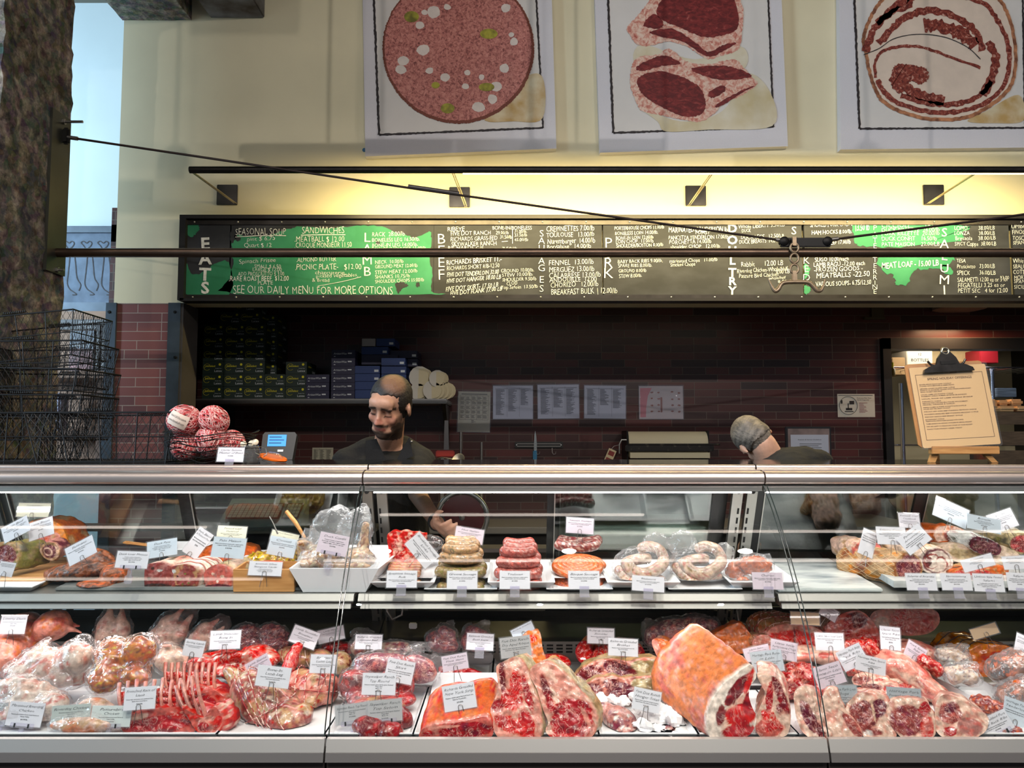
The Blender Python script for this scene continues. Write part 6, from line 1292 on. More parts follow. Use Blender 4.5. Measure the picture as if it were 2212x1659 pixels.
def loopstr(t_, cuts, r=.0013, nm='string'):
    """strings round a fused body: plane through a point (photo px, Y) with a normal"""
    o = Vector(t_.location); V = np.array([v.co[:] for v in t_.children[0].data.vertices])
    for (px, py, Y, nx, ny, nz_) in cuts:
        p = np.array(P(px, py, Y) - o); nn = np.array([nx, ny, nz_]) / math.sqrt(nx * nx + ny * ny + nz_ * nz_); d = (V - p) @ nn; W = V[np.abs(d) < .007]
        if len(W) < 12: continue
        c = W.mean(0); u = np.cross(nn, [0, 0, 1.]) if abs(nn[2]) < .9 else np.cross(nn, [1., 0, 0]); u = u / np.linalg.norm(u); v = np.cross(nn, u); X, Yy = (W - c) @ u, (W - c) @ v; an = np.arctan2(Yy, X); rd = np.hypot(X, Yy); pts = []
        for k in range(40):
            a = -PI + 2 * PI * k / 40; dd = np.abs((an - a + PI) % (2 * PI) - PI); w_ = rd[dd < .22]
            if len(w_): pts.append(Vector(c + (u * math.cos(a) + v * math.sin(a)) * (w_.max() + .0006)))
        MB().tube(pts, r, 5, closed=True).build(nm, pstr, t_)
def sausage(pts, r, cols, label, grp, m='saus', seed=1, f=90, nm='sausage', al=.8, base=None, taper=.25, n=20):
    """curved link along world points"""
    s = [Vector((*q, 0)) if len(q) == 2 else Vector(q) for q in pts]; out = []
    for i in range(len(s) - 1):
        g = lambda k: s[min(max(k, 0), len(s) - 1)]; a, b, c, d = g(i - 1), g(i), g(i + 1), g(i + 2)
        for k in range(8): t = k / 8; out.append(.5 * ((2 * b) + (c - a) * t + (2 * a - 5 * b + 4 * c - d) * t * t + (3 * b - a - 3 * c + d) * t ** 3))
    out.append(s[-1]); N_ = len(out); L_ = [0]
    for i in range(1, N_): L_.append(L_[-1] + (out[i] - out[i - 1]).length)
    rr = [r * max(.12, math.sqrt(max(0, 1 - max(0, 1 - min(l, L_[-1] - l) / (r * .9)) ** 2))) for l in L_]
    mb = MB(); mb.tube(out, rr, n); V = np.array(mb.v); o = Vector((float(V[:, 0].mean()), float(V[:, 1].mean()), float(V[:, 2].min())))
    N2 = V - np.repeat(np.array([q[:] for q in out]), n, axis=0); N2 /= np.linalg.norm(N2, axis=1)[:, None] + 1e-9; V = V + N2 * (fbm(V, 30, seed) * r * .05)[:, None]
    c = blot(V, cols, f, seed, al); t_ = thing(nm, label, 'sausage', o, group=grp); MB().add(V - np.array(o), mb.f, c).build('link', FL[m], t_, smooth=True); return t_
# ================================================================ UPPER SHELF
white_p = mat('white_melamine', H(226, 226, 228), .3, spec=.6)
marble = mat('marble', H(206, 210, 208), .2, col2=H(136, 144, 148), vscale=4, vlo=.44, vhi=.62, vstretch=(1, 2.6, 1))
bamboo = mat('bamboo', H(204, 150, 92), .45, col2=H(182, 126, 70), vscale=8, vstretch=(1, 1, 14))
boardw = mat('maple_board', H(206, 158, 100), .5, col2=H(170, 116, 66), vscale=6, vstretch=(1, 5, 1))
TILT = math.atan(SHT)
def tray(x0, x1, Y0, Y1, z, h, label, m, fl=.012, nm='serving_tray', cat='tray', tilt=TILT, wall=.004, grp='white trays'):
    """open tray with outward sloping sides"""
    t_ = thing(nm, label, cat, ((x0 + x1) / 2, Y0, z), (tilt, 0, 0), grp); w2, d = (x1 - x0) / 2, Y1 - Y0
    def rg(e, z_): return [(-w2 + fl - e, fl - e, z_), (w2 - fl + e, fl - e, z_), (w2 - fl + e, d - fl + e, z_), (-w2 + fl - e, d - fl + e, z_)]
    L_ = [rg(0, 0), rg(fl, h), rg(fl + .006, h), rg(fl + .006, h - .003), rg(fl, h - .003), rg(.0, wall)]; L_ = [rg(0, 0), rg(fl + .006, h - .002), rg(fl + .006, h), rg(fl - .001, h), rg(-.003, wall)]
    V = sum(L_, []); F = [(0, 3, 2, 1)]
    for j in range(len(L_) - 1): F += [(4 * j + i, 4 * j + (i + 1) % 4, 4 * j + 4 + (i + 1) % 4, 4 * j + 4 + i) for i in range(4)]
    F.append(tuple(4 * (len(L_) - 1) + i for i in range(4))); MB().add(V, F).build('tray_body', m, t_); return t_
def slab(nm, label, cat, x0, x1, Y0, Y1, th, m, z=None, rz=0., bev=.003, tilt=TILT):
    t_ = MB().box((-(x1 - x0) / 2, 0, 0), ((x1 - x0) / 2, Y1 - Y0, th), bev=bev).build(nm, m, loc=((x0 + x1) / 2, Y0, shz(Y0) + .001 if z is None else z), rot=(tilt, 0, rz), smooth=30); return tag(t_, label, cat)
X = lambda px, Y, py=1250: P(px, py, Y).x
slab('marble_slab', 'wide bare grey-veined marble slab in the middle of the salumi unit', 'slab', .80, X(1905, 2.35), 2.345, 2.74, .012, marble)
ms = MB().prism([(X(1930, 2.35), 2.35), (1.9, 2.35), (1.9, 2.72), (X(1835, 2.70, 1200), 2.72)], 0, .02, 'z'); tag(ms.build('marble_slab', marble, loc=(0, 0, shz(2.35) + .014 - SHT * 2.35), rot=(0, 0, 0)), 'marble slab with a cut corner carrying the salumi', 'slab'); bpy.data.objects[C.objects[-1].name].matrix_world = Matrix.Translation((0, 2.35, shz(2.35) + .014)) @ Matrix.Rotation(TILT, 4, 'X') @ Matrix.Translation((0, -2.35, 0))
slab('marble_slab', 'grey stone slab under the terrines and the pastrami', 'slab', X(135, 2.4), -.50, 2.36, 2.72, .010, mat('dark_marble', H(150, 152, 148), .25, col2=H(90, 94, 94), vscale=5))
slab('cutting_board', 'worn maple board under the roast beef', 'cutting board', X(-60, 2.4), X(92, 2.4), 2.40, 2.72, .022, boardw)
tray(X(-60, 2.36), X(76, 2.36), 2.345, 2.40, shz(2.35) + .001, .018, 'low white tray in front of the maple board', white_p)
ZS = lambda Y: shz(Y) + .013
# --- roast beef, ham, lamb roll, pastrami
K('roast_beef', 'rare roast beef with herb crust on the maple board', 'roast', [(-10, 1178), (14, 1172), (32, 1178), (40, 1196), (38, 1218), (28, 1232), (-10, 1232)], 0, .1, .12, 'Tx', [(10, 1202, 25, 26, 0, 'Dm'), (5, 1204, 18, 18, 0, 'D')], 'xNg', (.05, .0), 'dry', z0=ZS(2.42) + .012, Y=2.43, taper=.9)
K('smoked_ham', 'large smoked ham with orange fat and tan rind behind the lamb roll', 'ham', [(60, 1136), (90, 1120), (125, 1130), (144, 1160), (146, 1190), (120, 1204), (80, 1200)], 0, .15, .13, 'oS', [(96, 1160, 26, 22, 20, 'Ps'), (120, 1170, 14, 20, 0, 'pT')], 'OT', (.02, .0), 'dry', z0=ZS(2.6), Y=2.60)
K('lamb_roll', 'small rolled dark lamb bacon with spiral face', 'cured roll', [(88, 1180), (102, 1172), (118, 1174), (128, 1188), (126, 1202), (112, 1211), (96, 1206), (87, 1194)], 0, .1, .15, 'TF', [(107, 1191, 16, 15, 0, 'M'), (104, 1192, 11, 9, 20, 'F'), (103, 1192, 8, 6, 20, 'M')], 'cM', (-.04, .0), 'dry', z0=ZS(2.48) + .012, Y=2.48)
Z('pastrami', 'whole dark spiced pastrami leaning in the middle of the stone slab', 'pastrami', [('e', 180, 1232, 2.47, 82, 21, .075, -6), ('e', 205, 1208, 2.5, 42, 22, .05, 8), ('e', 130, 1240, 2.45, 30, 12, .05, -10)], 'bKk', 30, 'dry', lump=.006, clampz=ZS(2.4), al=.3, lf=22)
Z('pastrami_slab', 'flat red-brown spiced pastrami end at the shelf lip', 'pastrami', [('e', 205, 1264, 2.39, 40, 10, .04, 4), ('e', 250, 1240, 2.44, 30, 20, .05, 14)], 'bsK', 34, 'dry', lump=.004, clampz=ZS(2.36), al=.3, seed=4)
# --- terrines
for (o_, y_, f_, mu, lab, sd) in [([(314, 1224), (330, 1217), (352, 1216), (367, 1224), (368, 1250), (367, 1272), (358, 1275), (318, 1274), (312, 1262)], 2.375, 'ec', [(340, 1268, 34, 8, 0, 'Kk'), (322, 1250, 4, 4, 0, 'K'), (345, 1232, 6, 3, 0, 'w'), (330, 1228, 4, 4, 0, 'K')], 'terrine slice with dark base, the one beside the mousse card', 'FpN'),
    ([(370, 1228), (378, 1222), (400, 1219), (418, 1224), (428, 1236), (427, 1262), (418, 1272), (400, 1276), (374, 1272), (370, 1255)], 2.375, 'eT', [(398, 1270, 32, 7, 0, 'Kb'), (376, 1234, 5, 4, 0, 'w'), (400, 1247, 20, 14, 0, 'ec'), (410, 1250, 2, 2, 0, 'x'), (390, 1252, 2, 3, 0, 'x'), (400, 1240, 3, 2, 0, 'x'), (384, 1245, 2, 2, 0, 'k'), (408, 1260, 3, 2, 0, 'x'), (395, 1262, 2, 2, 0, 'x')], 'bacon-striped terrine loaf, middle of the three', 'WcW'),
    ([(441, 1238), (452, 1226), (470, 1219), (490, 1224), (499, 1238), (498, 1262), (496, 1276), (446, 1277), (444, 1262), (441, 1250)], 2.375, 'Pc', [(471, 1270, 32, 9, 0, 'MK'), (460, 1240, 4, 3, 0, 'F'), (480, 1246, 5, 4, 0, 'F'), (470, 1256, 3, 3, 0, 'W')], 'pink terrine slice with dark base beside the bamboo box', 'GFC')]:
    t_ = K('terrine_slice', lab, 'terrine', o_, 0, .12, .1, f_, mu, sd, (.05, .012), 'pate', 'meat terrines', z0=ZS(2.375), Y=y_, taper=.95, lump=.002, al=.2)
    if sd == 'WcW':
        G = ringpts(t_)
        for j in range(2, len(G), 1):
            W = G[j]; c = W.mean(0); MB().tube([Vector(q) for q in (c + (W - c) * 1.01)[40:84:2] + [0, 0, .001]] if False else [Vector(q) for q in (c + (W - c) * 1.006)[::3]], .0028, 6, closed=True).build('bacon_band', mat('bacon_fat', H(236, 222, 204), .4) if j % 2 else mat('bacon_lean', H(176, 112, 100), .4), t_, smooth=True)
# --- dishes, spoon, red salami, rillettes, bamboo box
tray(X(352, 2.62), X(450, 2.62), 2.6, 2.72, shz(2.6) + .03, .045, 'white dish of creamy salad behind the terrines', white_p, .03)
tag(MB().box((-.06, -.008, 0), (.06, .012, .006), bev=.002).lathe([(.001, -.002), (.006, -.002), (.006, .008), (.001, .008)], 10, Matrix.Translation((-.045, 0, 0))).build('wooden_spatula', bamboo, loc=P(305, 1178, 2.6), rot=(.1, .12, 0)), 'pale wooden spatula handle resting behind the duck card', 'spatula')
K('glazed_meatloaf', 'red-brown meatloaf behind the middle terrine', 'meatloaf', [(430, 1196), (440, 1182), (500, 1176), (545, 1182), (548, 1205), (540, 1215), (440, 1215)], 0, .1, .08, 'sb', [(490, 1200, 50, 16, 0, 'sR')], 'bs', (0, 0), 'dry', z0=ZS(2.6), Y=2.58)
tray(X(515, 2.5), X(650, 2.5), 2.46, 2.66, ZS(2.46), .045, 'white dish holding the shredded rillettes', white_p, .035)
Z('rillettes', 'heap of golden shredded pork rillettes in the white dish', 'rillettes', [('e', 572, 1206, 2.54, 40, 14, .05), ('e', 620, 1196, 2.56, 34, 20, .05, -20), ('e', 602, 1214, 2.52, 38, 8, .03)], 'YTb', 60, 'glaze', lump=.009, lf=55, clampz=ZS(2.5) + .006, seed=3)
bxt = thing('bamboo_box', 'square bamboo box at the shelf front holding a caviar tin', 'box', (X(573.5, 2.365), 2.35, shz(2.35) + .001), (TILT, 0, 0)); w2 = (X(639, 2.365) - X(508, 2.365)) / 2
for (a, b) in (((-w2, 0, 0), (w2, .008, .068)), ((-w2, .1, 0), (w2, .108, .068)), ((-w2, .008, 0), (-w2 + .008, .1, .068)), ((w2 - .008, .008, 0), (w2, .1, .068)), ((-w2, .008, 0), (w2, .1, .006))): MB().box(a, b, bev=.001).build('panel', bamboo, bxt)
tn = thing('caviar_tin', 'shallow orange-rimmed tin inside the bamboo box', 'tin', (X(577, 2.4), 2.405, shz(2.4) + .055)); MB().lathe([(.001, 0), (.042, 0), (.045, .006), (.045, .02), (.042, .022), (.001, .02)], 28).build('tin_body', mat('tin_orange', H(206, 84, 44), .3), tn, smooth=40)
MB().box((-.03, -.03, -.049), (.03, .03, 0)).build('ice_block', mat('ice_white', H(220, 224, 226), .4), tn)
# --- deep white dish with bagged confit
dd = thing('deep_dish', 'deep white melamine dish with slanted sides full of bagged duck legs', 'dish', (X(727, 2.36), 2.345, shz(2.345) + .002), (TILT, 0, 0)); xa, xb, xc, xd_ = [X(q, 2.345) - X(727, 2.36) for q in (627, 820, 790, 655)]; h_ = .074
V = [(xd_, 0, 0), (xc, 0, 0), (xc + .02, .2, 0), (xd_ - .0, .2, 0), (xa, -.012, h_), (xb, -.012, h_), (xb + .05, .27, h_ + .01), (xa + .03, .27, h_ + .01)]; V2 = [(x * .95, y * .96 + .005, z + (.004 if z < .01 else 0)) for x, y, z in V]
MB().add(V + V2, [(0, 3, 2, 1), (0, 1, 5, 4), (1, 2, 6, 5), (2, 3, 7, 6), (3, 0, 4, 7), (8, 9, 10, 11), (8, 12, 13, 9), (9, 13, 14, 10), (10, 14, 15, 11), (11, 15, 12, 8), (4, 5, 13, 12), (5, 6, 14, 13), (6, 7, 15, 14), (7, 4, 12, 15)]).build('dish_body', white_p, dd)
for (lab, sh_, bg, sd) in [('bagged duck leg confit standing with bone up, beside the sausage trays', [('c', 790, 1135, 2.46, 785, 1180, 2.46, 8, 14), ('e', 775, 1205, 2.46, 36, 24, .05, 10)], [('e', 765, 1160, 2.47, 42, 62, .02, 12), ('e', 780, 1120, 2.48, 20, 38, .01, 16)], 3),
    ('bagged duck leg confit lying behind the confit card', [('e', 700, 1200, 2.46, 52, 26, .05, -8), ('c', 660, 1180, 2.46, 650, 1175, 2.44, 16, 9)], [('e', 715, 1140, 2.47, 48, 42, .02, -18), ('e', 735, 1120, 2.48, 28, 34, .01, 8)], 5), ('crumpled bag of duck confit at the dish rim', [('e', 668, 1216, 2.41, 24, 12, .03), ('e', 745, 1222, 2.42, 60, 10, .03)], [('e', 790, 1215, 2.43, 30, 18, .03), ('e', 670, 1160, 2.44, 22, 24, .01, -35)], 8)]:
    Z('bagged_duck_confit', lab, 'bagged confit', sh_, 'TGbK', 26, 'glaze', lump=.006, bag=bg, grp='bagged duck confit', clampz=ZS(2.4), seed=sd, bagm=plastic_c)
tag(MB().tube([(0, 0, 0), (.03, .0, -.035), (.062, 0, -.085)], [.0065, .007, .005], 10).build('wooden_paddle_handle', bamboo, loc=P(618, 1104, 2.5), smooth=True), 'round pale wooden handle sticking out of the dish of rillettes', 'spoon')
tag(MB().tube([(0, 0, 0), (.012, 0, -.02), (.028, 0, -.055)], [.0022, .002, .003], 8).build('steel_spoon_handle', grey_steel, loc=P(582, 1116, 2.5), smooth=True), 'thin steel spoon handle rising behind the rillettes cards', 'spoon')
# --- sausage trays
TX = [(806, 936), (922, 1070), (1058, 1194), (1184, 1318), (1314, 1462), (1446, 1596), (1576, 1716)]
for j, (a, b) in enumerate(TX): tray(X(a, 2.36), X(b, 2.36), 2.345 + .006 * (j % 2), 2.62, shz(2.345) + (.001 if j % 2 else .012), .012 if j % 2 else .022, 'white shallow tray %s' % ('under the breakfast sausage', 'under the green-flecked sausage', 'under the garlic sausage', 'under the coiled sausage', 'under the first bag of pale sausages', 'under the second bag of pale sausages', 'under the bagged red chorizo')[j], white_p, .014)
pc = [slab('tray_paper', 'sheet of white butcher paper lining the tray %s' % l, 'paper', X(a, 2.4), X(b, 2.4), 2.40, 2.6, .001, mat('tray_liner', H(222, 222, 226), .6), z=shz(2.40) + .03, bev=0) for a, b, l in ((812, 930, 'of breakfast sausage'), (930, 1062, 'of green-flecked sausage'), (1190, 1312, 'of coiled sausage'))]
zs = ZS(2.42) + .012
def link(px, py, hw, r, Y, cols, lab, grp, sd, sag=5, f=90, al=.8): return sausage([P(px - hw, py - sag, Y + .012), P(px - hw * .55, py, Y), P(px, py + sag * .3, Y - .008), P(px + hw * .55, py, Y), P(px + hw, py - sag, Y + .012)], r * mpp(Y), cols, lab, grp, seed=sd, f=f, al=al)
for (px, hw, ys, cols, gname, sd) in [(997, 52, [(1272, 58), (1237, 62), (1206, 54), (1188, 46)], 'gxxN', 'green-flecked', 10), (1121, 50, [(1266, 56), (1240, 58), (1216, 54), (1193, 46)], 'ePc', 'pink garlic', 30)]:
    for L_, (py, hw) in enumerate(ys):
        cc = cols if not (gname[0] == 'g' and L_ > 1) else 'TgN'
        for q in (0, 1, 2):
            link(px + (-2, 3, 0)[q], py - 9 * q - (1 if q else 0), hw - 7 - 3 * q, 12.5, 2.385 + .034 * q + .006 * L_, cc, '%s sausage, %s layer, %s' % (gname, ('lowest', 'second', 'third', 'top')[L_], ('front', 'middle', 'rear')[q]), gname + ' sausages on the tray', sd + L_ * 4 + q, f=70)
for q in range(4): link(873 + q, 1262 - q * 2, 36, 8, 2.385 + .02 * q, 'TcP', 'thin breakfast link in the lowest row, number %d from the front' % (q + 1), 'thin breakfast links', 60 + q, 2)
for q in range(4): link(873 + q, 1240 - q * 6, 36, 8, 2.39 + .02 * q, 'TcP', 'thin breakfast link in the top row, number %d from the front' % (q + 1), 'thin breakfast links', 66 + q, 2)
K('bulk_sausage', 'block of pink ground breakfast sausage standing in clear film', 'ground sausage', [(838, 1153), (870, 1148), (914, 1152), (920, 1160), (912, 1214), (880, 1218), (845, 1214), (840, 1190)], 0, .1, .05, 'rF', [(860, 1180, 14, 12, 0, 'RF'), (890, 1170, 14, 14, 0, 'Rp'), (880, 1200, 18, 9, 0, 'rF'), (855, 1202, 10, 8, 0, 'RF')], 'rF', (0, 0), 'raw', z0=ZS(2.45) + .03, Y=2.47, al=1.)
Z('dark_bag', 'crumpled dark vacuum bag beside the breakfast card', 'bagged meat', [('e', 932, 1175, 2.52, 24, 14, .03)], 'kM', 30, 'glaze', bag=[], clampz=ZS(2.5), vox=.005)
# coil
def coil(cx, cy, Y, R0, turns, r, cols, lab, sd, grp):
    c = P(cx, cy, Y); u = mpp(Y); n = 20 * turns; pts = []
    for i in range(n + 1): a = 2 * PI * i / 20; R_ = R0 * u * (1 - .86 * i / n); pts.append((c.x + R_ * math.cos(a), c.y + R_ * .62 * math.sin(a), c.z - abs(R_ / (R0 * u)) ** 2 * .012 + .004 + math.sin(a) * R_ * .3))
    return sausage(pts[:: 2], r * u, cols, lab, grp, seed=sd, f=100, nm='coiled_sausage', n=14)
coil(1250, 1220, 2.44, 56, 5, 8.0, 'sTO', 'orange spiral coil of thin sausage on top of its tray', 80, 'coiled sausages'); coil(1252, 1252, 2.44, 54, 4, 10, 'seb', 'lower coil of thin sausage half hidden under the orange spiral', 81, 'coiled sausages')
for q in range(3): link(1246 + 3 * q, 1180 - 5 * q, 48, 12, 2.52 + .034 * q, 'eWM', 'coarse pale-flecked Italian sausage, %s of the three behind the coil' % ('front', 'middle', 'rear')[q], 'coarse Italian sausages', 84 + q, 6, 60)
# bagged sausages
for (cx, lab, dy) in ((1388, 'first clear bag of pale speckled sausages, by the coil', 0), (1512, 'second clear bag of pale speckled sausages, by the chorizo', -6)):
    t_ = Z('bagged_sausages', lab, 'bagged sausages', [('c', cx - 50, 1232 + dy, 2.43, cx - 20, 1262 + dy, 2.4, 12, 13), ('c', cx - 20, 1262 + dy, 2.4, cx + 38, 1252 + dy, 2.42, 13, 12), ('e', cx, 1255, 2.45, 48, 12, .03)], 'Ccg', 50, 'saus', vox=.004, al=.4, clampz=ZS(2.4) + .012, grp='bags of pale sausages', seed=int(cx))
    o = Vector(t_.location)
    for (pts, r) in ([[(cx - 38, 1205, 2.42), (cx - 22, 1232, 2.405), (cx + 8, 1240, 2.40), (cx + 40, 1222, 2.42), (cx + 46, 1202, 2.44)], 13.5], [[(cx - 10, 1190, 2.48), (cx + 10, 1180, 2.47), (cx + 36, 1188, 2.46), (cx + 50, 1215, 2.46)], 12], [[(cx - 46, 1222, 2.47), (cx - 20, 1210, 2.46), (cx + 20, 1206, 2.47)], 12]):
        s = sausage([P(*q) for q in pts], r * mpp(2.42), 'Ccg', 'pale sausage', None, seed=int(r * 10 + cx), f=60, al=.3); ch_ = s.children[0]; ch_.parent = t_; ch_.name = 'sausage_link'; ch_.location = Vector(s.location) - o; bpy.data.objects.remove(s)
    V, F = fuse([ell(P(cx, 1226 + dy / 2, 2.44), (66 * mpp(2.44), .055, 46 * mpp(2.44))), ell(P(cx + (-40 if cx > 1400 else 30), 1180 + dy, 2.45), (34 * mpp(2.44), .012, 30 * mpp(2.44)), Matrix.Rotation(-.5 if cx > 1400 else .4, 4, 'Y')), ell(P(cx + 52, 1195, 2.46), (24 * mpp(2.44), .012, 24 * mpp(2.44)))], .008, 2)
    N = vnorm(V, F); V = V + N * ((1 - np.abs(fbm(V, 18, cx, 4)) * 2.2) * .006)[:, None]; V[:, 2] = np.maximum(V[:, 2], ZS(2.4) + .008); MB().add(V - np.array(o), F).build('plastic_bag', plastic_c, t_, smooth=True)
for (lab, sh_, sd) in (('vacuum bag of orange chorizo, upper, with crinkled flap', [('e', 1632, 1222, 2.42, 38, 22, .022, 8)], 4), ('vacuum bag of orange chorizo, lower, beside the pale sausages', [('e', 1590, 1232, 2.44, 24, 22, .022, -10), ('e', 1604, 1254, 2.40, 16, 9, .02)], 6)): Z('bagged_chorizo', lab, 'bagged chorizo', sh_, 'Osb', 40, 'glaze', bag=[('e', 1655, 1205, 2.46, 16, 16, .006)] if sd == 4 else [], clampz=ZS(2.4) + .012, vox=.005, seed=sd, bagm=plastic_c, lf=30, lump=.006)
# --- salumi
SL = 'cured meats on the marble'
K('mortadella_end', 'pale pink pistachio sausage end beside the salami', 'cured meat', [(1842, 1180), (1856, 1168), (1880, 1168), (1902, 1180), (1900, 1218), (1884, 1226), (1862, 1222), (1846, 1206)], 0, .12, .16, 'PC', [(1866, 1198, 22, 26, 0, 'Pc'), (1878, 1188, 3, 5, 20, 'Y'), (1872, 1208, 3, 3, 0, 'W'), (1884, 1200, 3, 3, 0, 'W')], 'FCT', (-.02, 0), 'dry', SL, z0=ZS(2.5) + .02, Y=2.52)
t_ = K('large_salami', 'big cut salami with tan netted rind and dark red face', 'salami', [(1932, 1218), (1944, 1200), (1964, 1194), (1984, 1204), (1992, 1226), (1988, 1250), (1972, 1262), (1950, 1262), (1934, 1246)], 0, .1, .19, 'Tb', [(1963, 1229, 27, 31, 0, 'Me'), (1950, 1220, 5, 4, 0, 'D'), (1972, 1238, 6, 5, 0, 'D'), (1976, 1216, 4, 3, 0, 'F'), (1956, 1246, 4, 3, 0, 'F')], 'Tbo', (-.115, .0), 'dry', SL, z0=ZS(2.38) + .02, Y=2.40, taper=1.05, al=1.); net(t_, 16, mat('net_thread', H(206, 180, 140), .7), .0006)
K('pancetta_roll', 'rolled white pancetta with thin red spiral in its face', 'pancetta', [(1986, 1206), (1996, 1190), (2020, 1183), (2044, 1190), (2057, 1206), (2056, 1226), (2040, 1240), (2012, 1240), (1992, 1228)], 0, .1, .2, 'WF', [(2022, 1212, 31, 26, 0, 'M'), (2024, 1213, 28, 23, 0, 'W'), (2012, 1212, 18, 17, -10, 'e'), (2014, 1213, 15, 14, -10, 'W'), (2006, 1214, 6, 12, 10, 'Dk'), (2034, 1216, 12, 16, -30, 'e'), (2033, 1218, 10, 14, -30, 'W')], 'CFT', (-.05, .03), 'dry', SL, z0=ZS(2.42) + .03, Y=2.44, al=.2, sharp=.08)
K('prosciutto', 'long pale dusty prosciutto lying across the marble', 'prosciutto', [(2030, 1186), (2060, 1174), (2110, 1180), (2150, 1176), (2190, 1190), (2212, 1215), (2170, 1230), (2110, 1226), (2060, 1210)], 0, .4, .10, 'CG', [(2090, 1200, 40, 12, 12, 'Gg'), (2160, 1204, 34, 12, -4, 'CW')], 'CGg', (0, 0), 'dry', SL, z0=ZS(2.5) + .02, Y=2.5)
K('orange_rind_salami', 'orange-rinded pork roll with pink face behind the pancetta', 'cured meat', [(2020, 1150), (2034, 1138), (2060, 1136), (2082, 1146), (2086, 1160), (2074, 1174), (2040, 1176), (2022, 1166)], 0, .1, .14, 'FS', [(2058, 1158, 20, 13, 0, 'er'), (2064, 1148, 8, 4, 10, 'M'), (2050, 1172, 26, 4, 0, 'O')], 'Os', (-.04, 0), 'dry', SL, z0=ZS(2.6) + .05, Y=2.58)
t_ = K('netted_salami', 'white-moulded netted salami pointing at the viewer', 'salami', [(2094, 1170), (2110, 1160), (2140, 1166), (2162, 1180), (2160, 1196), (2140, 1200), (2116, 1196), (2098, 1184)], 0, .2, .16, 'Mk', [(2128, 1182, 30, 14, 10, 'MK')], 'wNM', (-.05, .03), 'dry', SL, z0=ZS(2.5) + .06, Y=2.50, taper=1.02); net(t_, 18, mat('net_grey', H(200, 200, 192), .7), .0008)
K('bresaola', 'round dark red cured beef with grey rind at the end of the marble', 'cured meat', [(2180, 1158), (2196, 1150), (2224, 1150), (2240, 1170), (2236, 1190), (2210, 1198), (2188, 1190), (2178, 1174)], 0, .1, .16, 'GN', [(2210, 1174, 28, 20, 0, 'DR')], 'GNx', (-.04, 0), 'dry', SL, z0=ZS(2.5) + .05, Y=2.52)
Z('moulded_salami', 'round white-moulded salami top peeking behind the cards', 'salami', [('e', 2130, 1128, 2.62, 22, 14, .03), ('e', 2176, 1148, 2.6, 26, 12, .03)], 'wGx', 50, 'dry', clampz=ZS(2.6) + .05)
K('coppa', 'reddish flat cured coppa at the marble front', 'cured meat', [(2052, 1236), (2075, 1226), (2120, 1222), (2165, 1222), (2180, 1234), (2160, 1248), (2070, 1250)], 0, .3, .08, 'sT', [(2100, 1238, 40, 8, 0, 'rF')], 'Tsk', (0, 0), 'dry', SL, z0=ZS(2.42) + .03, Y=2.42)
# ================================================================ LOWER DECK
def dtray(x0, x1, y0, y1, xb0, xb1, label, h=.014, rz=0):
    a, b = PZ(x0, y0, DK), PZ(x1, y0, DK); c = PZ((xb0 + xb1) / 2, y1, DK); return tray(a.x, b.x, a.y, c.y, DK - .003, h, label, white_p, .008, tilt=0, wall=.003, grp='white deck trays')
for (x0, x1, y0, y1, lab) in [(-180, 468, 1592, 1490, 'white tray under the bagged chicken and lamb racks'), (472, 700, 1592, 1490, 'white tray under the big tied lamb leg'), (706, 890, 1592, 1492, 'white tray under the dark red beef pieces'), (896, 1290, 1592, 1492, 'white tray under the strip loin and rib steaks'), (1296, 1505, 1592, 1492, 'white tray under the paper-wrapped hanger steak'), (1510, 1720, 1592, 1500, 'white tray under the pork loin'), (1726, 2330, 1592, 1500, 'white tray under the pork chops'),
    (-120, 600, 1486, 1424, 'white tray behind, under the poultry'), (604, 760, 1486, 1424, 'white tray behind, under the boneless lamb'), (764, 1060, 1486, 1424, 'white tray behind, under the vacuum-packed steak'), (1064, 1226, 1486, 1424, 'white tray behind the rib steaks'), (1230, 1440, 1486, 1424, 'white tray behind, under the brisket'), (1444, 2330, 1486, 1424, 'white tray behind, under the pork roasts')]: dtray(x0, x1, y0, y1, x0, x1, lab)
wb = PZ(930, 1435, DK); tag(MB().box((0, 0, 0), (P(1065, 1400, wb.y).x - wb.x, .09, .035), bev=.004).build('white_block', white_p, loc=wb), 'raised white block carrying the two bags of stew beef', 'riser')
PO, CB_ = 'raw poultry on the deck', 'clear-bagged poultry'
Z('whole_duck', 'large whole pink duck without a bag at the end of the deck', 'duck', [('e', 45, 1385, 2.45, 62, 60, .09, 30), ('e', 112, 1352, 2.42, 38, 33, .06, -20), ('e', 10, 1430, 2.36, 46, 52, .07, 10), ('c', 135, 1345, 2.44, 172, 1352, 2.46, 9, 4), ('c', 140, 1355, 2.42, 176, 1366, 2.42, 8, 4), ('c', 95, 1400, 2.36, 104, 1384, 2.34, 7, 5)], 'pPS', 16, lump=.005, grp=PO, seed=3)
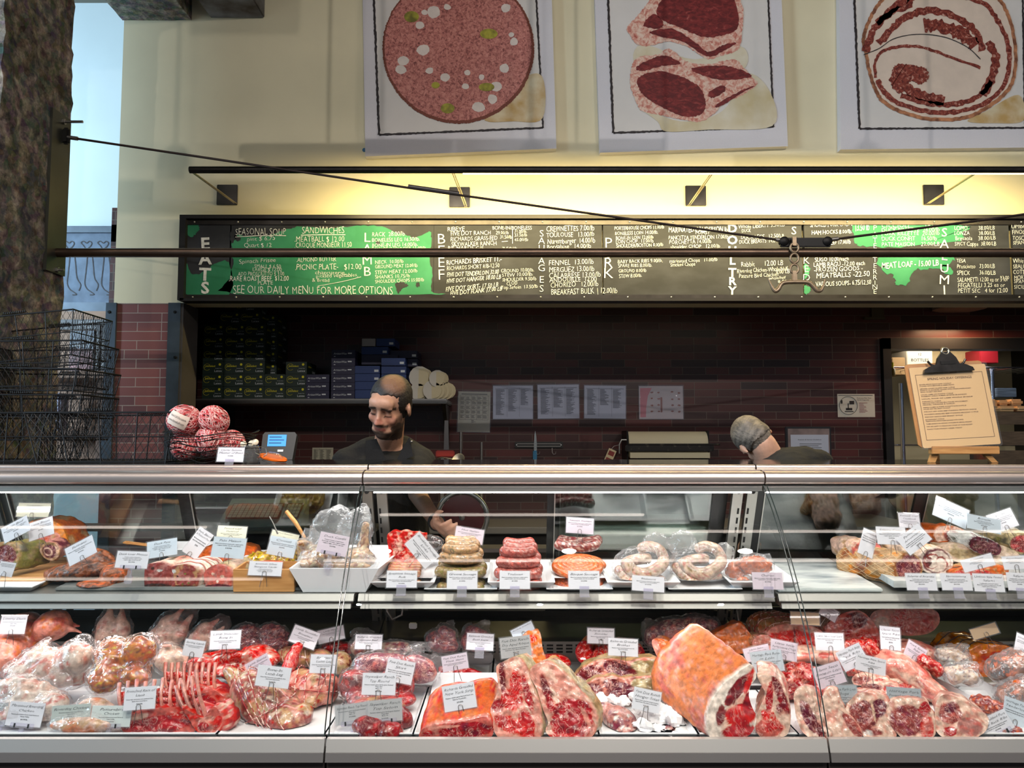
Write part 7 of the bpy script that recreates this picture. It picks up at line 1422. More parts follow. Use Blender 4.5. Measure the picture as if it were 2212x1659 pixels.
def chick(lab, cx, cy, Y, s, up, cols='FpC', sd=1, bag=True, **k):
    a = math.radians(up); dx, dy = math.cos(a), -math.sin(a); q = lambda u, v: (cx + s * (u * dx - v * dy), cy + s * (u * dy + v * dx))
    sh = [('e', cx, cy, Y, 44 * s, 36 * s, .06 * s, -up)]
    for v in (-1, 1):
        h = q(16, v * 22); t = q(30, v * 16); f = q(66, v * 13); sh += [('e', h[0], h[1], Y - .02, 22 * s, 16 * s, .03 * s, -up), ('c', t[0], t[1], Y - .025, f[0], f[1], Y - .01, 12 * s, 6 * s)]
        w_ = q(-22, v * 30); w2 = q(-40, v * 20); sh.append(('c', w_[0], w_[1], Y - .03, w2[0], w2[1], Y - .035, 9 * s, 6 * s))
    b = q(60, 0); return Z('bagged_chicken' if bag else 'chicken', lab, 'chicken', sh, cols, 20, bag=[('e', b[0], b[1], Y, 34 * s, 30 * s, .02, -up), ('e', *q(-40, 6), Y, 26 * s, 26 * s, .02)] if bag else None, grp=CB_, seed=sd, **k)
chick('bagged chicken with both legs pointing straight up behind the marinated bird', 243, 1372, 2.50, .95, 82, sd=3)
chick('bagged chicken with one leg raised, between the upright bird and the lamb shoulder card', 366, 1368, 2.50, .92, 50, sd=5)
chick('small bagged chicken behind the lamb shoulder card', 440, 1378, 2.50, .75, 40, sd=7)
chick('pale bagged chicken lying under the small price card by the lamb racks', 370, 1425, 2.38, .8, -30, 'CFp', 9)
Z('marinated_chicken', 'chicken in bright orange marinade inside a clear bag', 'chicken', [('e', 265, 1432, 2.24, 66, 42, .06, 38), ('e', 225, 1468, 2.18, 34, 26, .04, 10), ('e', 300, 1408, 2.22, 34, 34, .04, -20), ('e', 292, 1464, 2.17, 30, 20, .03, 20), ('c', 225, 1440, 2.18, 200, 1468, 2.16, 14, 8)], 'OobY', 24, 'glaze', bag=[('e', 322, 1390, 2.26, 24, 22, .02)], grp=CB_, lump=.006, seed=5, lf=22)
Z('bagged_rabbit', 'big whitish pink bagged bird with red veins behind the cut-up pack', 'bagged poultry', [('e', 120, 1440, 2.28, 76, 36, .06, 18), ('e', 165, 1420, 2.26, 34, 34, .05), ('e', 60, 1450, 2.26, 50, 24, .05), ('c', 90, 1400, 2.3, 104, 1384, 2.3, 8, 5)], 'WFpP', 9, bag=[('e', 180, 1400, 2.28, 30, 32, .02, -20)], grp=CB_, seed=21, lump=.005)
Z('bagged_cut_chicken', 'flat clear pack of white and pink poultry pieces at the deck front', 'bagged poultry', [('e', 62, 1500, 2.16, 74, 34, .035, 14), ('e', 110, 1530, 2.12, 40, 30, .03, -20), ('e', 30, 1540, 2.11, 46, 22, .03)], 'WFpP', 10, bag=[('e', 130, 1470, 2.18, 32, 18, .015, 20)], grp=CB_, seed=12, lump=.006, lf=24)
Z('bagged_breast', 'small clear bag of pale peach poultry right at the deck lip', 'bagged poultry', [('e', 180, 1566, 2.06, 74, 18, .025), ('e', 210, 1530, 2.1, 44, 22, .03, 10)], 'FST', 14, bag=[('e', 225, 1515, 2.12, 42, 18, .015, -12)], grp=CB_, seed=14)
# --- lamb
bone_m = FL['fat']
def rack(lab, base, ribs, Y, hgt, sd):
    """base: eye-of-meat outline in pixels, ribs: (x0, y0, x1, y1) bones in pixels from foot to tip"""
    t_ = K('rack_of_lamb', lab, 'rack of lamb', base[0], base[1], .15, .07, 'Pr', base[2], 'rRF', (.03, 0), 'raw', 'racks of lamb', Y=Y, lump=.006, seed=sd)
    t_.children[0].name = 'loin'; o = Vector(t_.location); mem = MB(); row = []
    for i, (x0, y0, x1, y1) in enumerate(ribs):
        a, b = P(x0, y0, Y + .02), P(x1, y1, Y + .055); mid = (a + b) / 2 + Vector((0, -.012, 0)); pts = [a - o, a.lerp(mid, .6) - o, mid - o, mid.lerp(b, .5) + Vector((0, -.003, 0)) - o, b - o]
        mb = MB(); mb.tube(pts, [.0062, .0055, .005, .005, .0056], 9); V = np.array(mb.v); mb.c = blot(V, 'pcP', 30, sd + i, .3).tolist(); mb.build('rib_bone', FL['raw'], t_, smooth=60)
        row.append([p + Vector((0, .003, 0)) for p in pts])
    for i in range(len(row) - 1):
        for j in range(4):
            if j > 2: continue
            for s in (0, 1): pass
            q = [row[i][j], row[i + 1][j], row[i + 1][j + 1], row[i][j + 1]]; n_ = len(mem.v); mem.v += [tuple(v) for v in q]; mem.f.append((n_, n_ + 1, n_ + 2, n_ + 3)); mem.c += blot(np.array([v[:] for v in q]), 'reP', 40, sd + 4, .9).tolist()
    ob = mem.build('membrane', FL['raw'], t_, smooth=True); md = ob.modifiers.new('s', 'SOLIDIFY'); md.thickness = .006; return t_
rack('rear rack of lamb with tall white ribs beside the tied leg', ([(372, 1508), (380, 1490), (420, 1478), (470, 1494), (490, 1516), (488, 1546), (450, 1550), (400, 1545), (378, 1530)], 1552, [(430, 1516, 34, 18, 10, 'Rr'), (400, 1520, 10, 8, 0, 'F')]), [(366 + 12.5 * i, 1506, 358 + 13.5 * i, 1432 + (i % 2) * 1) for i in range(9)], 2.2, 0, 3)
rack('long rack of lamb lying at the deck front behind the frenched rack card', ([(262, 1556), (290, 1540), (340, 1530), (390, 1530), (420, 1548), (428, 1572), (400, 1588), (330, 1592), (284, 1592), (266, 1578)], 1592, [(340, 1566, 66, 18, -6, 'RD'), (300, 1548, 20, 6, -10, 'Fp'), (390, 1546, 18, 8, 0, 'rF')]), [(268 + 17 * i, 1548 - i * 1.5, 258 + 19 * i, 1476 - (i % 3) * 3 - i * 1) for i in range(9)], 2.07, 0, 5)
rack('short rack of lamb turned to show its round eye of meat', ([(392, 1526), (410, 1556), (425, 1580), (445, 1592), (470, 1588), (482, 1566), (478, 1545), (460, 1524), (440, 1550), (420, 1545)], 1592, [(452, 1568, 24, 20, 0, 'pr'), (440, 1570, 12, 10, 0, 'RD'), (470, 1560, 8, 14, 20, 'rP')]), [(412, 1552, 380, 1482), (424, 1556, 394, 1470), (436, 1556, 414, 1462), (446, 1552, 424, 1448)], 2.05, 0, 8)
Z('lamb_shoulder', 'bone-in lamb shoulder with pale bone and white fat behind the racks', 'lamb shoulder', [('e', 470, 1432, 2.36, 66, 24, .06, -6), ('e', 560, 1420, 2.36, 44, 24, .06, 10), ('e', 520, 1452, 2.32, 56, 14, .05), ('c', 400, 1432, 2.33, 540, 1412, 2.31, 8, 10)], 'rpRW', 18, 'raw', lump=.007, al=.6, seed=31)
for (x0, lab, sd) in ((533, 'vacuum bag of diced purple meat, the one nearer the chickens', 3), (590, 'vacuum bag of diced purple meat beside the boneless shoulder card', 4)): Z('bagged_diced_meat', lab, 'diced meat', [('e', x0, 1374, 2.52, 34, 26, .025, -6 if sd == 3 else 8), ('e', x0 + 4, 1390, 2.5, 30, 14, .03)], 'mMP', 40, 'raw', bag=[('e', x0, 1356, 2.53, 30, 12, .008)], grp='bags of diced purple meat', al=.9, seed=sd, lump=.007, lf=40)
t_ = Z('leg_of_lamb', 'large tied bone-in lamb leg in the middle of its tray', 'lamb leg', [('e', 585, 1530, 2.18, 82, 50, .075, 30), ('e', 620, 1556, 2.14, 52, 38, .06, 20), ('e', 540, 1490, 2.2, 42, 42, .06, 30), ('c', 520, 1475, 2.22, 492, 1450, 2.24, 24, 12), ('e', 655, 1545, 2.14, 22, 26, .04)], 'eTpCGr', 11, 'raw', lump=.004, al=.25, seed=41)
loopstr(t_, [(530, 1488, 2.2, 1, .2, .75), (556, 1506, 2.2, 1, .2, .75), (584, 1520, 2.2, 1, .1, .6), (606, 1540, 2.18, 1, 0, .6), (634, 1556, 2.16, 1, 0, .55), (585, 1528, 2.18, .55, -.1, -1)])
Z('lamb_shank', 'bright red lamb shank bone standing up between the lamb cards', 'lamb shank', [('c', 640, 1402, 2.36, 622, 1445, 2.33, 12, 17), ('c', 622, 1445, 2.33, 600, 1480, 2.3, 17, 20), ('e', 642, 1398, 2.36, 14, 10, .02)], 'RrP', 26, 'raw', lump=.005, al=.6, seed=44)
t_ = Z('boneless_lamb', 'tied boneless lamb leg under the boneless leg card', 'boneless lamb', [('e', 680, 1488, 2.28, 52, 36, .06, -12), ('e', 650, 1472, 2.32, 34, 26, .05), ('e', 712, 1490, 2.28, 22, 30, .05), ('e', 668, 1512, 2.24, 34, 12, .04)], 'pTeR', 13, 'raw', lump=.005, al=.4, seed=46)
loopstr(t_, [(652, 1480, 2.3, 1, 0, .3), (672, 1484, 2.28, 1, 0, .2), (698, 1488, 2.28, 1, 0, -.3), (680, 1486, 2.28, .1, .2, 1)])
t_ = Z('tied_lamb_shoulder', 'tied tan lamb shoulder roll behind the red shank', 'lamb roll', [('e', 645, 1418, 2.46, 52, 22, .05, 4), ('e', 690, 1422, 2.44, 28, 20, .04)], 'TpeR', 16, 'raw', al=.5, seed=48); loopstr(t_, [(620, 1418, 2.46, 1, 0, .4), (645, 1418, 2.46, 1, 0, .4), (672, 1420, 2.46, 1, 0, .4)])
Z('lamb_neck', 'fat-wrapped round lamb piece by the glass joint', 'lamb neck', [('e', 735, 1432, 2.42, 26, 24, .04, 10)], 'TGeD', 18, 'raw', al=.5, seed=50)
Z('lamb_hearts', 'heap of dark red lamb offal under the far lamb card', 'offal', [('e', 722, 1398, 2.52, 30, 18, .04), ('e', 745, 1402, 2.5, 20, 16, .03)], 'DRr', 26, 'raw', lump=.006, al=.5, seed=51)
# --- beef
Z('bagged_ground_beef', 'cloudy vacuum bag of ground beef at the glass joint', 'bagged beef', [('e', 790, 1398, 2.46, 36, 24, .03), ('e', 850, 1402, 2.46, 44, 16, .03)], 'CmP', 22, 'raw', bag=[('e', 782, 1372, 2.5, 30, 16, .015), ('e', 880, 1400, 2.46, 40, 16, .015)], seed=53, grp='vacuum-packed beef')
Z('vacuum_packed_steak', 'large purple steak in a vacuum bag spread above the top round', 'bagged steak', [('e', 850, 1436, 2.36, 88, 24, .03, 6), ('e', 905, 1446, 2.33, 42, 30, .03, 20), ('e', 790, 1446, 2.36, 30, 16, .03)], 'mMPc', 12, 'raw', bag=[('e', 905, 1400, 2.4, 40, 14, .01, -14), ('e', 940, 1440, 2.35, 16, 32, .01)], seed=54, al=.8, grp='vacuum-packed beef')
for (cx, lab, sd, bx) in ((772, 'wrapped top round roast with folded top, beside the glass joint', 3, 'DRr'), (858, 'top round roast half hidden by the skirt card', 6, 'RDr')): Z('top_round', lab, 'top round', [('e', cx, 1482, 2.27, 38, 34, .05), ('e', cx - 4, 1462, 2.25, 30, 12, .035, 8), ('e', cx + 8, 1512, 2.22, 34, 12, .04)], bx, 15, 'raw', lump=.006, al=.5, seed=sd, grp='top round roasts', bag=[] if sd == 3 else None)
Z('top_round', 'fat side of the wide top round lying under the card wires', 'top round', [('e', 818, 1522, 2.19, 60, 16, .04)], 'TPeR', 14, 'raw', al=.5, seed=57)
for j, (cx, cy, Y, rx, rz, lab) in enumerate([(795, 1572, 2.06, 34, 26, 'dark red sirloin piece by the plastic clip, nearest the glass joint'), (842, 1580, 2.05, 32, 22, 'dark red sirloin piece just past the plastic clip'), (862, 1553, 2.11, 30, 26, 'dark red sirloin piece behind the other two'), (760, 1545, 2.14, 20, 20, 'small dark piece peeking behind the sirloin card')]): Z('sirloin_piece', lab, 'sirloin', [('e', cx, cy, Y, rx, rz, .04)], 'DRe', 16, 'raw', lump=.007, al=.35, seed=60 + j, grp='dark red sirloin pieces')
for (x0, x1, lab, sd) in ((918, 992, 'vacuum bag of cubed stew beef nearer the sausage-side joint', 5), (990, 1068, 'vacuum bag of cubed stew beef under the stew card', 6)):
    cx = (x0 + x1) / 2; rr = random.Random(sd); Z('bagged_stew_beef', lab, 'stew beef', [('e', cx + rr.uniform(-24, 24), 1384 + rr.uniform(-22, 16), 2.49 + rr.uniform(-.02, .02), 14, 12, .018) for _ in range(11)] + [('e', cx, 1384, 2.50, 34, 26, .02)], 'mMPc', 30, 'raw', bag=[('e', cx + 12, 1350, 2.5, 22, 10, .01, -14)], clampz=DK + .035, al=.5, seed=sd, grp='bags of stew beef')
K('flank_steak', 'small thin red flank steak lying on white paper', 'steak', [(948, 1444), (960, 1440), (985, 1444), (1010, 1442), (1030, 1450), (1052, 1462), (1030, 1468), (1000, 1476), (962, 1488), (954, 1470)], 1488, .9, .02, 'RD', [(1000, 1462, 46, 18, -5, 'Rr')], 'Rr', (.0, 0), lump=.003, seed=70)
slab('butcher_paper', 'sheet of white paper under the small flank steak', 'paper', P(930, 1480, 2.3).x, P(1080, 1480, 2.3).x, 2.28, 2.42, .002, mat('tray_liner'), z=DK + .012, tilt=.25, bev=0)
K('strip_loin', 'beef strip loin with orange fat top and dark red cut side', 'strip loin', [(905, 1592), (912, 1576), (935, 1564), (960, 1562), (1010, 1556), (1048, 1548), (1062, 1562), (1066, 1580), (1056, 1594), (1010, 1595), (950, 1592), (925, 1596)], 1595, .1, .12, 'Pp', [(1005, 1578, 56, 16, -4, 'RM'), (925, 1585, 12, 5, -10, 'Rr'), (960, 1570, 30, 3, -4, 'p')], 'sSrr', (.02, .075), seed=72, taper=.97, lump=.003)
def steak(nm, lab, out, mus, by, sd, dp=.045, side='GTp', lean=.28, off=(.03, 0), face='pF', **k): return K(nm, lab, 'rib steak', out, by, lean, dp, face, mus, side, off, grp='bone-in rib steaks', seed=sd, lump=.004, al=.9, **k)
steak('rib_steak', 'tall bone-in rib steak standing nearest the strip loin', [(1072, 1440), (1090, 1428), (1120, 1420), (1140, 1445), (1150, 1480), (1165, 1520), (1170, 1560), (1166, 1596), (1140, 1598), (1100, 1598), (1075, 1592), (1062, 1560), (1060, 1530), (1072, 1500), (1075, 1470)], [(1085, 1460, 6, 40, -4, 'D'), (1115, 1478, 12, 26, -8, 'rR'), (1075, 1525, 12, 14, 0, 'RD'), (1105, 1512, 22, 20, 30, 'rR'), (1100, 1565, 30, 16, 22, 'rR'), (1138, 1570, 16, 34, -14, 'rR'), (1140, 1500, 7, 36, -14, 'RD')], 1597, 80, lean=.42)
steak('rib_steak', 'bone-in rib steak with the largest bright red eye', [(1150, 1440), (1180, 1428), (1205, 1440), (1235, 1470), (1262, 1500), (1284, 1530), (1290, 1565), (1280, 1590), (1255, 1598), (1215, 1598), (1190, 1592), (1178, 1578), (1184, 1560), (1172, 1530), (1160, 1490), (1145, 1460)], [(1236, 1556, 42, 44, 30, 'RD'), (1180, 1490, 8, 30, -20, 'DR'), (1188, 1520, 7, 18, -10, 'R'), (1218, 1590, 34, 5, 0, 'r'), (1266, 1550, 5, 22, -25, 'p')], 1597, 82, lean=.42, side='GTg')
K('beef_rib_bone', 'long pale beef rib bone and fat edge rising behind the two rib steaks', 'beef rib', [(1130, 1372), (1150, 1364), (1166, 1366), (1172, 1400), (1180, 1430), (1160, 1440), (1130, 1440), (1112, 1430), (1120, 1400)], 1440, .1, .03, 'SF', [(1150, 1380, 10, 8, 0, 'rS'), (1140, 1412, 10, 20, 0, 'pW')], 'SFT', seed=84, Y=2.34, z0=DK + .12)
K('beef_rib_strip', 'narrow fat-edged rib piece leaning beside the brisket', 'beef rib', [(1180, 1430), (1200, 1420), (1212, 1430), (1240, 1460), (1270, 1490), (1282, 1520), (1276, 1528), (1250, 1500), (1215, 1470), (1190, 1448)], 1528, .3, .04, 'SF', [(1225, 1465, 38, 8, 42, 'Tp')], 'STp', seed=85, Y=2.26, z0=DK)
Z('chuck_piece', 'red beef piece half hidden behind the rib steaks', 'beef', [('e', 1200, 1428, 2.45, 36, 16, .04, 8)], 'rRP', 20, 'raw', seed=86, al=.8)
K('shoulder_roast', 'red shoulder roast with pale top, the one nearer the rib steaks', 'shoulder roast', [(1243, 1412), (1248, 1392), (1262, 1384), (1275, 1392), (1280, 1412), (1276, 1428), (1255, 1432)], 1432, .1, .09, 'RD', [(1262, 1410, 14, 18, 0, 'rR')], 'SrR', (.03, 0), seed=87, Y=2.44)
K('shoulder_roast', 'red shoulder roast behind the brisket card', 'shoulder roast', [(1278, 1420), (1290, 1398), (1330, 1390), (1380, 1394), (1394, 1415), (1380, 1430), (1320, 1432), (1285, 1430)], 1432, .1, .09, 'RD', [(1300, 1412, 20, 14, -30, 'rP'), (1350, 1412, 34, 12, 0, 'rR')], 'SrR', (.0, 0), seed=88, Y=2.44, grp=None)
def brisket(lab, dy, Y, sd, z0): K('brisket', lab, 'brisket', [(x, y + dy) for x, y in [(1242, 1466), (1258, 1444), (1290, 1428), (1320, 1424), (1350, 1428), (1400, 1422), (1430, 1432), (1446, 1452), (1440, 1468), (1405, 1474), (1360, 1472), (1330, 1478), (1290, 1474), (1260, 1476)]], 1478 + dy, .45, .07, 'pe', [(1270, 1456 + dy, 30, 16, -12, 'DM'), (1322, 1440 + dy, 18, 12, 10, 'DM'), (1345, 1456 + dy, 30, 19, 10, 'MD'), (1410, 1450 + dy, 34, 22, 5, 'gG'), (1425, 1448 + dy, 8, 7, 0, 'M'), (1380, 1438 + dy, 16, 10, 0, 'Gg')], 'gTG', (0, 0), 'raw', 'briskets', z0=z0, Y=Y, seed=sd, lump=.006)
brisket('upper brisket piece with pebbled dark red muscle', 0, 2.28, 90, DK + .06); brisket('lower brisket piece with yellow-tan fat fold', 38, 2.22, 97, DK)
wp = mat('wrapping_paper', H(236, 234, 236), .7)
t_ = Z('wrapped_hanger_steak', 'hanger steak half wrapped in crumpled white paper', 'hanger steak', [('e', 1340, 1558, 2.12, 40, 28, .05, 24), ('e', 1350, 1578, 2.09, 28, 16, .035), ('e', 1310, 1535, 2.16, 26, 18, .04, 20), ('e', 1442, 1580, 2.09, 18, 9, .03)], 'cmwM', 22, 'raw', seed=99, al=.5)
S = [ell(P(x, y, Y), (a * mpp(Y), .022, b * mpp(Y)), Matrix.Rotation(math.radians(r_), 4, 'Y')) for x, y, Y, a, b, r_ in [(1415, 1540, 2.15, 66, 22, 30), (1455, 1566, 2.12, 34, 22, -20), (1400, 1572, 2.08, 42, 14, 10), (1320, 1512, 2.2, 40, 12, 10), (1465, 1530, 2.16, 22, 26, 50), (1302, 1525, 2.18, 14, 16, 0), (1440, 1592, 2.05, 30, 6, -20)]]
V, F = fuse(S, .007, 1); N = vnorm(V, F); V = V + N * ((np.abs(fbm(V, 14, 9, 3)) * 2 - .8) * .016)[:, None]; V[:, 2] = np.maximum(V[:, 2], DK + .002); MB().add(V - np.array(t_.location), F).build('paper_wrap', wp, t_, smooth=30)
# --- pork
Z('bagged_purple_beef', 'bulky vacuum bag of marbled purple meat behind the pork belly', 'bagged meat', [('e', 1450, 1362, 2.56, 50, 26, .04, -8), ('e', 1500, 1350, 2.56, 40, 18, .04), ('e', 1412, 1375, 2.54, 22, 26, .03), ('e', 1538, 1350, 2.56, 14, 14, .03)], 'MmPC', 20, 'raw', bag=[('e', 1500, 1336, 2.56, 34, 12, .01), ('e', 1398, 1360, 2.55, 16, 30, .01)], seed=101, al=.9)
PB = 'pork belly slabs'
K('pork_belly', 'pink pork belly slab standing at the rear of the pork', 'pork belly', [(1438, 1364), (1480, 1362), (1530, 1366), (1540, 1385), (1530, 1402), (1470, 1400), (1444, 1396)], 1410, .2, .03, 'PpF', [], 'PF', (0, 0), 'fat', PB, Y=2.50, z0=DK + .05, seed=103)
K('pork_belly', 'curved skin-on pork belly strip beside the brisket', 'pork belly', [(1408, 1385), (1425, 1380), (1440, 1392), (1448, 1425), (1470, 1455), (1462, 1490), (1446, 1460), (1420, 1420)], 1490, .3, .05, 'sS', [(1418, 1405, 8, 24, -20, 'p')], 'SpF', (.03, 0), 'fat', PB, Y=2.34, z0=DK, seed=104)
K('pork_belly', 'folded pork belly with a white and red layered edge', 'pork belly', [(1442, 1402), (1475, 1395), (1520, 1386), (1530, 1400), (1510, 1412), (1480, 1430), (1462, 1440), (1448, 1425)], 1440, .3, .05, 'PFp', [(1460, 1414, 18, 5, 8, 'R'), (1470, 1402, 22, 3, -8, 'W')], 'SP', (.03, 0), 'fat', PB, Y=2.42, z0=DK + .05, seed=105)
K('pork_skin_slab', 'broad orange-pink skin-on pork slab peaking behind the big loin', 'pork belly', [(1538, 1376), (1560, 1360), (1590, 1346), (1605, 1350), (1625, 1375), (1640, 1396), (1620, 1410), (1560, 1412), (1540, 1400)], 1412, .25, .06, 'Ss', [(1600, 1385, 30, 20, 30, 'Sp')], 'sSP', (0, 0), 'fat', PB, Y=2.45, z0=DK + .06, seed=106)
K('bone_in_pork_loin', 'very large skin-on bone-in pork loin with white fat rim', 'pork loin', [(1532, 1590), (1526, 1560), (1534, 1520), (1560, 1480), (1596, 1450), (1616, 1436), (1628, 1440), (1634, 1462), (1622, 1480), (1618, 1505), (1626, 1530), (1634, 1550), (1630, 1572), (1612, 1592), (1580, 1597), (1550, 1598)], 1598, .30, .24, 'W', [(1590, 1545, 44, 22, -62, 'Fp'), (1592, 1490, 12, 38, 34, 'DR'), (1557, 1545, 8, 20, 10, 'De'), (1618, 1470, 6, 26, 18, 'rR'), (1600, 1545, 28, 22, -12, 'rR'), (1598, 1580, 34, 13, -5, 'Re'), (1616, 1520, 10, 22, 10, 'RD')], 'SPSp', (-.11, .055), 'fat', None, seed=110, taper=1.12, round_=.05, lump=.003, al=.55)
K('pork_rib_chop', 'bone-in pork rib section standing beside the big loin, marbled eye low', 'pork chop', [(1636, 1462), (1650, 1456), (1672, 1462), (1690, 1480), (1704, 1510), (1708, 1545), (1704, 1580), (1690, 1592), (1650, 1595), (1634, 1580), (1632, 1556), (1640, 1530), (1652, 1505), (1650, 1485)], 1596, .3, .10, 'Fp', [(1662, 1572, 27, 20, -8, 'PR'), (1686, 1500, 9, 38, -22, 'DR'), (1683, 1530, 6, 10, 0, 'D'), (1662, 1510, 7, 34, 4, 'RP'), (1660, 1545, 16, 10, 30, 'rF')], 'FpP', (.03, .02), 'raw', None, seed=112)
t_ = K('netted_pork_loin', 'tied pork loin roast with netting and round pink cut face', 'pork loin', [(1654, 1392), (1658, 1366), (1676, 1352), (1710, 1348), (1750, 1352), (1778, 1366), (1782, 1384), (1764, 1400), (1720, 1402), (1680, 1400)], 1402, .12, .12, 'pF', [(1716, 1382, 56, 18, 2, 'rP'), (1716, 1380, 2, 22, 0, 'D')], 'TpS', (-.04, .025), 'fat', None, Y=2.46, z0=DK + .07, seed=114); net(t_, 14, None, .0011, (1,)); tie(t_, (.1, .4, .7))
t_ = K('netted_pork_end', 'small netted pork end under the tied loin', 'pork loin', [(1625, 1388), (1640, 1372), (1662, 1374), (1668, 1390), (1655, 1404), (1634, 1402)], 1404, .1, .06, 'pF', [], 'Tp', (-.02, 0), 'fat', None, Y=2.44, z0=DK + .06, seed=115); net(t_, 10, None, .0009, (1,))
K('pork_shoulder', 'large pork shoulder with deep red muscle hollow', 'pork shoulder', [(1780, 1360), (1800, 1338), (1830, 1322), (1860, 1320), (1885, 1342), (1900, 1370), (1905, 1400), (1880, 1412), (1830, 1408), (1800, 1392)], 1412, .2, .12, 'Pp', [(1850, 1340, 22, 16, 10, 'MD'), (1832, 1352, 9, 22, 0, 'Re'), (1870, 1385, 24, 20, 40, 'rP'), (1852, 1384, 12, 9, 0, 'Rr')], 'FTp', (-.02, .01), 'raw', None, Y=2.48, z0=DK + .07, seed=116)
K('pork_butt', 'pork shoulder cut with a broad marbled pink face', 'pork shoulder', [(1878, 1340), (1890, 1320), (1930, 1314), (1985, 1314), (2020, 1318), (2030, 1338), (2020, 1360), (1990, 1372), (1940, 1372), (1900, 1364)], 1374, .15, .11, 'pP', [(1975, 1344, 42, 22, 0, 'PR'), (1945, 1328, 20, 10, -20, 'rP'), (1905, 1345, 14, 12, 0, 'Fp')], 'pFP', (0, 0), 'raw', None, Y=2.56, z0=DK + .10, seed=117, al=1.)
Z('pork_fatback', 'long pale pink pork fatback running behind the price cards', 'fatback', [('e', 1730, 1412, 2.40, 70, 16, .05, -3), ('e', 1800, 1420, 2.38, 56, 18, .05, 3), ('e', 1650, 1405, 2.42, 40, 12, .04)], 'FpP', 12, 'fat', seed=119)
Z('pork_ribs', 'ragged red pork rib trim above the standing chops', 'pork ribs', [('e', 1735, 1468, 2.30, 44, 34, .05, 30), ('e', 1760, 1500, 2.26, 34, 20, .05), ('e', 1700, 1480, 2.3, 26, 30, .04)], 'RPpe', 24, 'raw', lump=.010, lf=26, seed=121, al=.8)
Z('pork_trim', 'red pork pieces under the leaf lard card', 'pork', [('e', 1850, 1395, 2.42, 36, 18, .04), ('e', 1880, 1400, 2.40, 26, 22, .04, 30), ('e', 1842, 1445, 2.32, 24, 12, .03)], 'rRpP', 24, 'raw', lump=.009, lf=26, seed=122, al=.8)
Z('fresh_ham', 'big smooth fresh ham tapering down behind the porterhouse card', 'ham', [('e', 1950, 1450, 2.36, 66, 36, .08, 32), ('e', 1920, 1435, 2.36, 36, 30, .07), ('e', 2010, 1492, 2.3, 50, 24, .06, 34), ('e', 1968, 1408, 2.46, 60, 26, .05, 6)], 'pPFe', 9, 'raw', lump=.004, al=.35, seed=124)
Z('pork_neck_bone', 'bright red cut pork bone beside the white bone tray', 'pork bone', [('e', 2000, 1432, 2.34, 24, 16, .03, 20), ('e', 2022, 1445, 2.33, 12, 18, .03)], 'RrF', 30, 'raw', lump=.007, lf=30, seed=125, al=.5)
def chop(lab, out, mus, by, sd, side='pF', face='FpP', dp=.03, lean=.45, **k): return K('pork_chop', lab, 'pork chop', out, by, lean, dp, face, mus, side, k.pop('off', (.02, 0)), grp='raw pork chops', seed=sd, lump=.004, al=.6, **k)
chop('long pale pork chop leaning across the glass joint', [(1715, 1500), (1726, 1486), (1745, 1482), (1760, 1494), (1775, 1530), (1790, 1565), (1804, 1590), (1790, 1598), (1755, 1598), (1730, 1575), (1718, 1540)], [(1748, 1550, 12, 36, -24, 'Me'), (1770, 1580, 8, 26, -30, 'De')], 1598, 130)
chop('fat-rimmed pork chop behind the loin chops card', [(1774, 1510), (1786, 1490), (1806, 1486), (1820, 1520), (1845, 1555), (1862, 1580), (1858, 1597), (1830, 1600), (1800, 1592), (1782, 1560), (1774, 1530)], [(1840, 1566, 9, 32, -38, 'eP')], 1599, 131, dp=.04)
chop('dark-eyed pork chop with a pale T of bone', [(1826, 1530), (1850, 1500), (1890, 1496), (1915, 1510), (1925, 1545), (1936, 1575), (1934, 1594), (1900, 1600), (1870, 1594), (1846, 1566), (1832, 1548)], [(1866, 1545, 30, 26, 30, 'eM'), (1898, 1530, 16, 18, 0, 'MD'), (1886, 1535, 3, 22, -10, 'B'), (1880, 1580, 24, 8, 10, 'ew')], 1597, 132)
chop('broad pork porterhouse chop right under its card', [(1914, 1540), (1920, 1516), (1950, 1508), (1990, 1510), (2012, 1530), (2020, 1560), (2018, 1590), (1990, 1598), (1955, 1597), (1935, 1580), (1922, 1560)], [(1960, 1556, 34, 32, 20, 'em'), (2002, 1572, 14, 22, 0, 'Pr'), (1998, 1530, 12, 14, 0, 'Re')], 1598, 133, dp=.05)
chop('porterhouse chop with round bone hollow, last in the front row', [(2020, 1560), (2022, 1520), (2040, 1500), (2080, 1510), (2110, 1530), (2135, 1552), (2128, 1580), (2100, 1597), (2060, 1598), (2030, 1588)], [(2052, 1540, 22, 22, 0, 'eP'), (2052, 1530, 12, 10, 0, 'MD'), (2095, 1570, 26, 18, 10, 'cP'), (2052, 1580, 14, 9, 0, 'R')], 1598, 134, dp=.05)
for j, (cx, cy, Y) in enumerate([(1880, 1470, 2.28), (1900, 1486, 2.25), (1870, 1502, 2.22), (1935, 1480, 2.27)]): chop('stacked pork chop behind the cards, %s of the stack' % ('topmost', 'second', 'third', 'the slipped one')[j], [(cx - 40, cy), (cx - 34, cy - 10), (cx, cy - 14), (cx + 34, cy - 8), (cx + 42, cy + 4), (cx + 30, cy + 12), (cx - 10, cy + 12), (cx - 34, cy + 9)], [(cx - 14, cy, 20, 8, 0, 'eM'), (cx + 20, cy + 2, 12, 7, 0, 'RP')], cy, 140 + j, Y=Y, z0=DK + .09 - .02 * j, lean=.9, dp=.025)
a, b = PZ(2035, 1520, DK), PZ(2150, 1500, DK)
tb_ = thing('bone_tray', 'white angled tray filled with bagged marrow bones', 'tray', P(2076, 1470, 2.36) - Vector((0, 0, .07)), (math.radians(16), 0, math.radians(33)))
